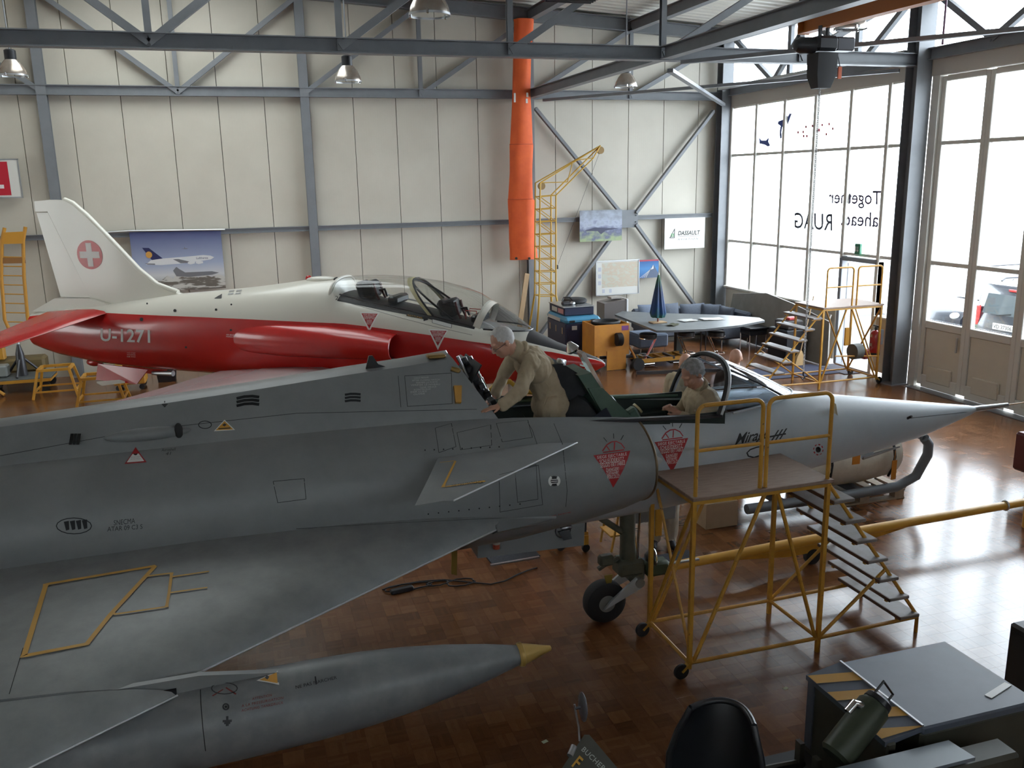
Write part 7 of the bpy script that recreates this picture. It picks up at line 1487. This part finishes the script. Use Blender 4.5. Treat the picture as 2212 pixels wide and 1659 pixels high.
# ---------------------------------------------------------------- left corner
t = thing('hook_ladder', (-4.5, 20.6, 1.1), 'yellow hooked cockpit ladder hung on the wall at the picture edge', 'ladder')
LY = mat('ladder_yellow', (.55, .26, .03), .45); yl = 20.52
def L_(u, v): return gy(u, v, yl)
for pts in ([(10, 492), (4, 520), (3, 600), (10, 690), (20, 712)], [(55, 490), (50, 520), (52, 600), (60, 690), (60, 712)]): MB().tube([L_(*p) for p in pts], .035, 10).build('side_rail', LY, t, 50)
MB().tube([L_(20, 712), L_(40, 718), L_(60, 712)], .035, 10).build('foot_bow', LY, t, 50); a, b, c, d = L_(8, 502), L_(53, 500), L_(50, 526), L_(5, 527); MB().prism([a, b, c, d], (0, -.05, 0)).build('hook_plate', LY, t, 30)
for k in range(8): v = 555+k*20; MB().tube([L_(4+k*.8, v), L_(52+k*.9, v+1)], .012, 8).build('rung', LY, t, 40)
MB().beam(L_(3, 563), L_(55, 562), .05, .12, (0, 0, 1)).build('wide_step', mat('step_brown', (.28, .13, .04), .5), t, 20)
def trestle(u0, v0, w, d, h, label):
    c = gz(u0, v0, 0); t = thing('trestle', (c.x, c.y, 0), label, 'trestle', 'yellow trestles behind the trainer tail')
    a = [(-w/2, -d/2), (w/2, -d/2), (w/2, d/2), (-w/2, d/2)]
    for x, y in a: MB().beam((c.x+x*1.15, c.y+y*1.15, 0), (c.x+x*.8, c.y+y*.8, h), .045, .045, (0, 1, 0)).build('leg', YEL2, t, 20)
    for (x, y), (x2, y2) in zip(a, a[1:]+a[:1]): MB().beam((c.x+x*.8, c.y+y*.8, h), (c.x+x2*.8, c.y+y2*.8, h), .05, .05).build('top_rail', YEL2, t, 20); MB().beam((c.x+x*1.07, c.y+y*1.07, h*.25), (c.x+x2*1.07, c.y+y2*1.07, h*.25), .03, .03).build('low_rail', YEL2, t, 20)
    return t
trestle(225, 872, .75, .6, .55, 'yellow trestle standing below the red ventral fins'); trestle(128, 852, .7, .6, .55, 'yellow trestle standing left of the ventral fins')
c = gz(285, 838, 0); t = thing('yellow_crate', (c.x, c.y, 0), 'yellow metal crate on casters under the trainer fuselage', 'crate'); MB().rbox((c.x, c.y, .3), (.6, .5, .36), .02).build('body', YEL2, t, 30)
for dx in (-.22, .22): MB().lathe([(-.02, .02), (-.02, .055), (.02, .055), (.02, .02)], (c.x+dx, c.y-.2, .057), (0, 1, 0), 14).build('caster', BLACK, t, 40); MB().lathe([(-.02, .02), (-.02, .055), (.02, .055), (.02, .02)], (c.x+dx, c.y+.2, .057), (0, 1, 0), 14).build('caster', BLACK, t, 40)
c = gz(48, 842, 0); t = thing('jack_trolley', (c.x, c.y, 0), 'dark tripod jack standing on a low yellow trolley by the wall', 'trolley')
MB().rbox((c.x, c.y, .27), (1.25, .7, .05), .01).build('deck', mat('trolley_deck', (.10, .11, .11), .6), t, 30)
for x in (-.6, .6): MB().beam((c.x+x, c.y-.35, .24), (c.x+x, c.y+.35, .24), .05, .06).build('cross_beam', YEL2, t, 20)
for y in (-.35, .35): MB().beam((c.x-.62, c.y+y, .24), (c.x+.62, c.y+y, .24), .05, .06).build('side_beam', YEL2, t, 20)
for dx in (-.5, .5):
    for dy in (-.3, .3): MB().lathe([(-.03, .03), (-.03, .1), (.03, .1), (.03, .03)], (c.x+dx, c.y+dy, .102), (0, 1, 0), 18).build('wheel', BLACK, t, 40)
MB().tube([(c.x-.55, c.y-.4, .28), (c.x-.2, c.y-.55, .04)], .03, 8).build('tow_handle', YEL2, t, 40)
MB().tube([(c.x+.05, c.y, .3), (c.x+.05, c.y, .75), (c.x+.05, c.y, .95)], [.1, .08, .03], 12).build('jack_cylinder', DARKM, t, 40)
for a in (.4, 2.5, 4.6): MB().tube([(c.x+.05, c.y, .72), (c.x+.05+.38*math.cos(a), c.y+.3*math.sin(a), .31)], .025, 8).build('jack_leg', DARKM, t, 40)
MB().lathe([(0, .03), (.06, .025)], (c.x+.05, c.y, .95), (0, 0, 1), 12).build('jack_pad', ALU, t, 40); MB().rbox((c.x-.35, c.y+.05, .42), (.3, .3, .24), .03).build('pump_box', mat('pump_grey', (.25, .27, .26), .5), t, 30)
c = gz(125, 815, 0)-V((.75, 0, 0)); t = thing('covered_machine', (c.x, 20.48, 0), 'olive machine with a bright yellow guard against the wall', 'machine'); MB().rbox((c.x+.1, 20.48, .42), (1.1, .45, .3), .05).build('housing', mat('machine_olive', (.14, .10, .04), .6), t, 30); MB().rbox((c.x-.18, 20.3, .72), (.22, .2, .3), .02).build('guard', YEL2, t, 30)
for dx in (-.35, .5): MB().rbox((c.x+dx, 20.48, .14), (.1, .4, .28), .01).build('stand', DARKM, t, 30)
# white plastic tub and red trolley under the trainer wing
c = gz(362, 822, 0); t = thing('tool_bin', (c.x, c.y, 0), 'black plastic bin on the floor under the trainer', 'bin'); MB().loft([[V((c.x+x*.17, c.y+y*.15, .0)) for x, y in ((-1, -1), (1, -1), (1, 1), (-1, 1))], [V((c.x+x*.21, c.y+y*.19, .36)) for x, y in ((-1, -1), (1, -1), (1, 1), (-1, 1))]], True, (True, False)).build('bin_body', BLACKP, t, 20); MB().tube([V((c.x+x*.21, c.y+y*.19, .36)) for x, y in ((-1, -1), (1, -1), (1, 1), (-1, 1))], .014, 6, True).build('bin_rim', BLACKP, t, 20)
# ================================================================ dark green tug in the foreground
OLT = mat('tug_olive', (.045, .045, .032), .5, c2=(.06, .058, .042), ns=4); TGB = mat('tug_blue_grey', (.085, .10, .125), .45, c2=(.105, .12, .15), ns=3); HOR = mat('hazard_yellow', (.55, .30, .06), .5)
t = thing('aircraft_tug', (3.0, 3.7, 0), 'dark olive aircraft tug with hazard striped deck and black bucket seat', 'tug')
DZ = 1.1
P = [gz(u, v, DZ) for u, v in ((1817, 1424), (2034, 1383), (2260, 1500), (2300, 1540), (2010, 1566))]
x0, y1, y0 = 3.30, 4.05, 3.36
MB().rbox((3.69, 3.70, 1.075), (.79, .70, .05), .01).build('rear_deck', TGB, t, 30, 'blue grey flat rear deck')
MB().rbox((3.69, 3.70, .72), (.76, .66, .66), .02).build('engine_box', OLT, t, 30)
# sloped striped front edge of the deck
A, B_, C_, D_ = V((3.30, 4.05, 1.1)), V((3.30, 3.36, 1.1)), V((3.06, 3.36, 1.06)), V((3.06, 4.05, 1.06))
MB().prism([D_+V((0, 0, -.03)), C_+V((0, 0, -.03)), B_+V((0, 0, -.03)), A+V((0, 0, -.03))], (0, 0, .03)).build('dash_top', TGB, t, 30)
for k in range(4):
    f0, f1 = .02+k*.27, .15+k*.27
    q = [D_.lerp(C_, min(1, f0)), D_.lerp(C_, min(1, f1)), A.lerp(B_, min(1, f1+.16)), A.lerp(B_, min(1, f0+.16))]; q = [p+V((0, 0, .004)) for p in q]
    MB().add(q, [(0, 1, 2, 3)]).build('hazard_stripe', HOR, t, 0)
MB().beam((3.30, 4.05, 1.105), (3.30, 3.36, 1.105), .012, .012).build('hinge_strip', ALU, t, 20)
MB().rbox((3.10, 3.70, .80), (.06, .70, .50), .01).build('dash_panel', OLT, t, 30); MB().box((3.066, 4.0, .82), (.01, .06, .44)).build('dash_rib', TGB, t, 0)
MB().box((3.95, 3.50, 1.103), (.22, .04, .004), Rz(.3)).build('deck_label', WHITEP, t, 0)
# chassis, foot well
MB().rbox((2.5, 3.55, .34), (3.3, 1.15, .34), .03).build('chassis', OLT, t, 30); MB().rbox((2.5, 3.70, .53), (1.2, .74, .04), .01).build('floor_plate', BLACK, t, 30)
for y in (3.55, 3.72, 3.88): MB().beam((2.92, y, .56), (2.92, y-.0, .75), .05, .03, (1, 0, 0)).tube([(2.95, y, .60), (2.55, y, .62)], .025, 8).build('floor_rib', mat('rib_grey', (.07, .065, .05), .4), t, 30)
MB().rbox((2.85, 3.17, .80), (1.7, .16, .46), .02).build('side_box', OLT, t, 30); MB().prism([V((2.6, 3.28, 1.03)), V((3.4, 3.28, 1.03)), V((3.4, 3.1, 1.05)), V((2.6, 3.1, 1.05))], (0, 0, .02)).build('side_lid', mat('lid_blue_grey', (.16, .19, .22), .4), t, 30)
for x in (1.35, 3.7):
    for y in (3.08, 4.02): MB().lathe([(-.09, .12), (-.09, .24), (-.06, .29), (.06, .29), (.09, .24), (.09, .12)], (x, y, .292), (0, 1, 0), 28).build('wheel', BLACK, t, 40)
# bucket seat facing the plate end
sc = V((2.20, 3.62, .72)); Rst = Rz(.75); rg = []
for zf, back in ((0, .0), (.08, .01), (.2, .03), (.33, .06), (.42, .09), (.46, .11)):
    w = .26*(1 if zf < .25 else 1-1.6*(zf-.25)); rg.append([sc+Rst @ V((.14+back-.16*(abs(a)**2.2), a*w, zf)) for a in [-1+2*k/14 for k in range(15)]])
rg2 = [[p+Rst @ V((.025, 0, 0)) for p in r] for r in rg]
st = MB().loft(rg, False, (False, False)).loft(rg2, False, (False, False)).tube(rg[-1], .018, 8).tube([r[0] for r in rg], .018, 8).tube([r[-1] for r in rg], .018, 8).build('seat_back', BLACKP, t, 60)
pts = [sc+Rst @ V((x, y, z)) for x, y, z in ((.16, -.25, 0), (.16, .25, 0), (-.1, .27, .02), (-.26, .21, .03), (-.31, 0, .02), (-.26, -.21, .03), (-.1, -.27, .02))]
MB().prism([p-V((0, 0, .06)) for p in pts], (0, 0, .07)).build('seat_pan', BLACKP, t, 30); MB().rbox(sc-V((0, 0, .12)), (.3, .3, .14), .02).build('seat_base', DARKM, t, 30)
# olive cylinder with handle standing on the tug
a = gy(1802, 1636, 3.40); b = gy(1893, 1520, 3.46)
c = thing('gas_bottle', (a.x, a.y, a.z), 'olive green cylinder with wire handle leaning on the tug dash', 'bottle')
d = (b-a); Ld = d.length; d.normalize()
MB().lathe([(0, .07), (.02, .088), (Ld*.93, .088), (Ld, .07)], a, d, 28).build('cylinder', mat('bottle_green', (.035, .045, .028), .45, c2=(.05, .06, .035), ns=6, wear=((.16, .14, .05), 26, .72)), c, 40)
MB().lathe([(0, .075), (.03, .07), (.05, .04)], b, d, 24).build('black_cap', BLACKP, c, 40)
s_ = d.cross(V((0, 1, 0))).normalized(); MB().tube([b+s_*.06, b+s_*.06+d*.11, b-s_*.055+d*.11, b-s_*.055], .008, 6).build('wire_handle', BLACKP, c, 40); MB().tube([b+s_*.07-d*.07, b+s_*.13-d*.10, b+s_*.13-d*.16], .022, 10).build('valve', CHROME, c, 40)
# plate with lettering and the mirror at the front end
n0 = gz(1285, 1605, .95)
MB().prism([gz(1262, 1587, .95), gz(1273, 1587, .95), gz(1345, 1672, .95), gz(1300, 1700, .95), gz(1200, 1680, .95)], (0, 0, -.25)).build('front_cowl', OLT, t, 30)
cw = [o for o in t.children if o.name.startswith('front_cowl')][0]; bcw = bvh_of(cw)
text_px('BUCHER', (1255, 1622), (1302, 1668), (1263, 1614), bcw, mat('plate_white', (.42, .43, .40), .5), t, 1.1, 0, .01, .004, 'plate_lettering'); text_px('F', (1234, 1656), (1243, 1665), (1252, 1633), bcw, YELM, t, 1, 0, .02, .004, 'plate_letter')
m0 = gz(1252, 1600, 1.0); MB().tube([m0, gy(1250, 1570, m0.y), gy(1242, 1530, m0.y), gy(1241, 1522, m0.y)], .006, 6).build('mirror_stem', ALU, t, 40)
mc = gy(1259, 1527, m0.y); MB().ell(mc, (.016, .06, .085)).build('mirror_shell', mat('mirror_shell', (.10, .10, .11), .3), t, 50); MB().tube([gy(1242, 1530, m0.y), mc], .008, 6).build('mirror_arm', DARKM, t, 40)
MB().lathe([(0, .018), (.06, .018)], gz(1240, 1612, 1.0), (-.5, -.5, -.3), 10).build('lamp_stub', ALU, t, 40)
# edge of another dark vehicle
t = thing('dark_cabinet', (5.12, 4.0, 0), 'dark brown upright cabinet edge behind the tug deck', 'cabinet'); q = gz(2185, 1475, .9)
MB().rbox((5.12, 4.0, .5), (.6, .5, 1.0), .02).build('carcass', mat('cabinet_dark', (.03, .025, .022), .5), t, 30); MB().box((4.815, 4.0, .5), (.01, .42, .9)).build('door', mat('cabinet_door', (.035, .03, .028), .5), t, 0)
# ================================================================ vehicles outside
CARD = mat('car_dark_paint', (.030, .034, .045), .25, coat=.6); CGL = mat('car_glass', (.10, .12, .13), .08); TRED = mat('car_lamp_red', (.45, .02, .02), .2)
def van(loc, rz, label, paint, first=None):
    M = Matrix.Translation(V(loc)) @ Matrix.Rotation(rz, 4, 'Z')
    t = thing('parked_van', loc, label, 'van')
    T_ = lambda x, y, z: M @ V((x, y, z))
    # side profile, nose at +x
    prof = [(-2.1, .35), (-2.16, .75), (-2.12, 1.05), (-2.02, 1.55), (-1.9, 1.70), (-.4, 1.74), (.45, 1.66), (1.15, 1.10), (1.95, .95), (2.1, .75), (2.12, .4), (1.9, .28), (-1.9, .28)]
    rg = []
    for y, k in ((-.86, .0), (-.84, .05), (-.80, .10), (.80, .10), (.84, .05), (.86, 0)):
        rg.append([T_(x*(1-.012*(0 if abs(y) < .81 else 1)), y*(1 if z < 1.05 else .93), z+(.0 if abs(y) < .81 else -.03 if z > 1 else .02)) for x, z in prof])
    MB().loft(rg).build('body', paint, t, 40)
    MB().prism([T_(-2.115, -.62, 1.10), T_(-2.115, .62, 1.10), T_(-2.03, .58, 1.52), T_(-2.03, -.58, 1.52)], (M.to_3x3() @ V((-.012, 0, 0)))).build('rear_window', CGL, t, 30)
    MB().prism([T_(1.13, -.68, 1.12), T_(1.13, .68, 1.12), T_(.50, .62, 1.62), T_(.50, -.62, 1.62)], (M.to_3x3() @ V((.012, 0, .006)))).build('windscreen', CGL, t, 30)
    for s_ in (-1, 1):
        for xa, xb in ((-1.85, -1.1), (-1.0, -.1), (0, .75)): MB().prism([T_(xa, s_*.825, 1.10), T_(xb, s_*.825, 1.10), T_(xb-(.42 if xa == 0 else 0), s_*.785, 1.55), T_(xa, s_*.785, 1.55)], (M.to_3x3() @ V((0, s_*.012, 0)))).build('side_window', CGL, t, 30)
        MB().rbox(T_(-2.12, s_*.74, 1.0), (.06, .14, .5), .02, Rz(rz)).build('tail_lamp', TRED, t, 30); MB().ell(T_(1.98, s_*.62, .82), (.12, .17, .09), Rz(rz)).build('headlamp', mat('headlamp', (.6, .62, .62), .15), t, 40)
        for x in (-1.3, 1.25): MB().lathe([(-.09, .17), (-.09, .28), (-.06, .31), (.06, .31), (.09, .28), (.09, .17)], T_(x, s_*.78, .312), M.to_3x3() @ V((0, 1, 0)), 26).build('wheel', BLACK, t, 40); MB().lathe([(-.08, .18), (.08, .18)], T_(x, s_*.79, .312), M.to_3x3() @ V((0, 1, 0)), 20).build('hub', ALU, t, 40)
        MB().tube([T_(-1.6, s_*.68, 1.74), T_(-1.5, s_*.68, 1.80), T_(.1, s_*.68, 1.78), T_(.25, s_*.68, 1.70)], .018, 8).build('roof_rail', DARKM, t, 40); MB().ell(T_(.72, s_*1.0, 1.10), (.07, .1, .07), Rz(rz)).build('wing_mirror', BLACKP, t, 40)
    MB().rbox(T_(-2.16, 0, .86), (.03, .56, .13), .006, Rz(rz)).build('number_plate', WHITEP, t, 30); MB().rbox(T_(-2.15, 0, .45), (.1, 1.6, .22), .04, Rz(rz)).build('rear_bumper', mat('bumper_grey', (.05, .055, .065), .5), t, 30); MB().rbox(T_(2.1, 0, .42), (.1, 1.6, .24), .04, Rz(rz)).build('front_bumper', mat('bumper_grey', (.05, .055, .065), .5), t, 30)
    MB().beam(T_(-2.12, -.1, 1.14), T_(-2.12, .25, 1.08), .02, .02).build('rear_wiper', BLACK, t, 20); MB().rbox(T_(-2.0, 0, 1.62), (.04, .22, .05), .01, Rz(rz)).build('brake_lamp', TRED, t, 30)
    return t, T_, M
OGZ = -.06
t, T_, M = van((17.35, 14.42, OGZ), .03, 'dark grey parked van showing its rear with red lamps and number plate', CARD)
vs, fs = text2d('VD 373063'); lay('plate_number', INK, t, vs, fs, T_(-2.178, .25, .82), M.to_3x3() @ V((0, -.5, 0)), V((0, 0, .08)), None, .003)
van((17.65, 16.62, OGZ), PI-.06, 'dark grey parked van facing the hangar next to the folding gate', CARD)
LIME = mat('lime_paint', (.30, .40, .05), .3, coat=.5)
# lime scooter in the doorway with a seated rider
q = gx(1868, 700, 14.6)
t = thing('lime_scooter', (14.6, q.y, OGZ), 'lime green scooter parked outside the open door', 'scooter')
MB().loft([[V((14.6+dx, q.y+y, z)) for y, z in ((-.62, .30), (-.5, .55), (-.1, .62), (.2, .42), (.45, .40), (.62, .75), (.7, .72), (.62, .3), (.2, .22), (-.3, .2))] for dx in (-.16, -.13, .13, .16)]).build('body', LIME, t, 40)
for y in (-.5, .62): MB().lathe([(-.05, .1), (-.05, .2), (.05, .2), (.05, .1)], (14.6, q.y+y, .142), (1, 0, 0), 22).build('wheel', BLACK, t, 40)
MB().rbox((14.6, q.y-.28, .68), (.26, .62, .1), .04).build('saddle', BLACKP, t, 30); MB().tube([(14.6, q.y+.6, .7), (14.6, q.y+.52, .95), (14.32, q.y+.5, 1.0)], .02, 8).tube([(14.6, q.y+.52, .95), (14.88, q.y+.5, 1.0)], .02, 8).build('handlebar', DARKM, t, 40); MB().ell((14.6, q.y+.62, .78), (.1, .06, .08)).build('headlamp', WHITEP, t, 40)
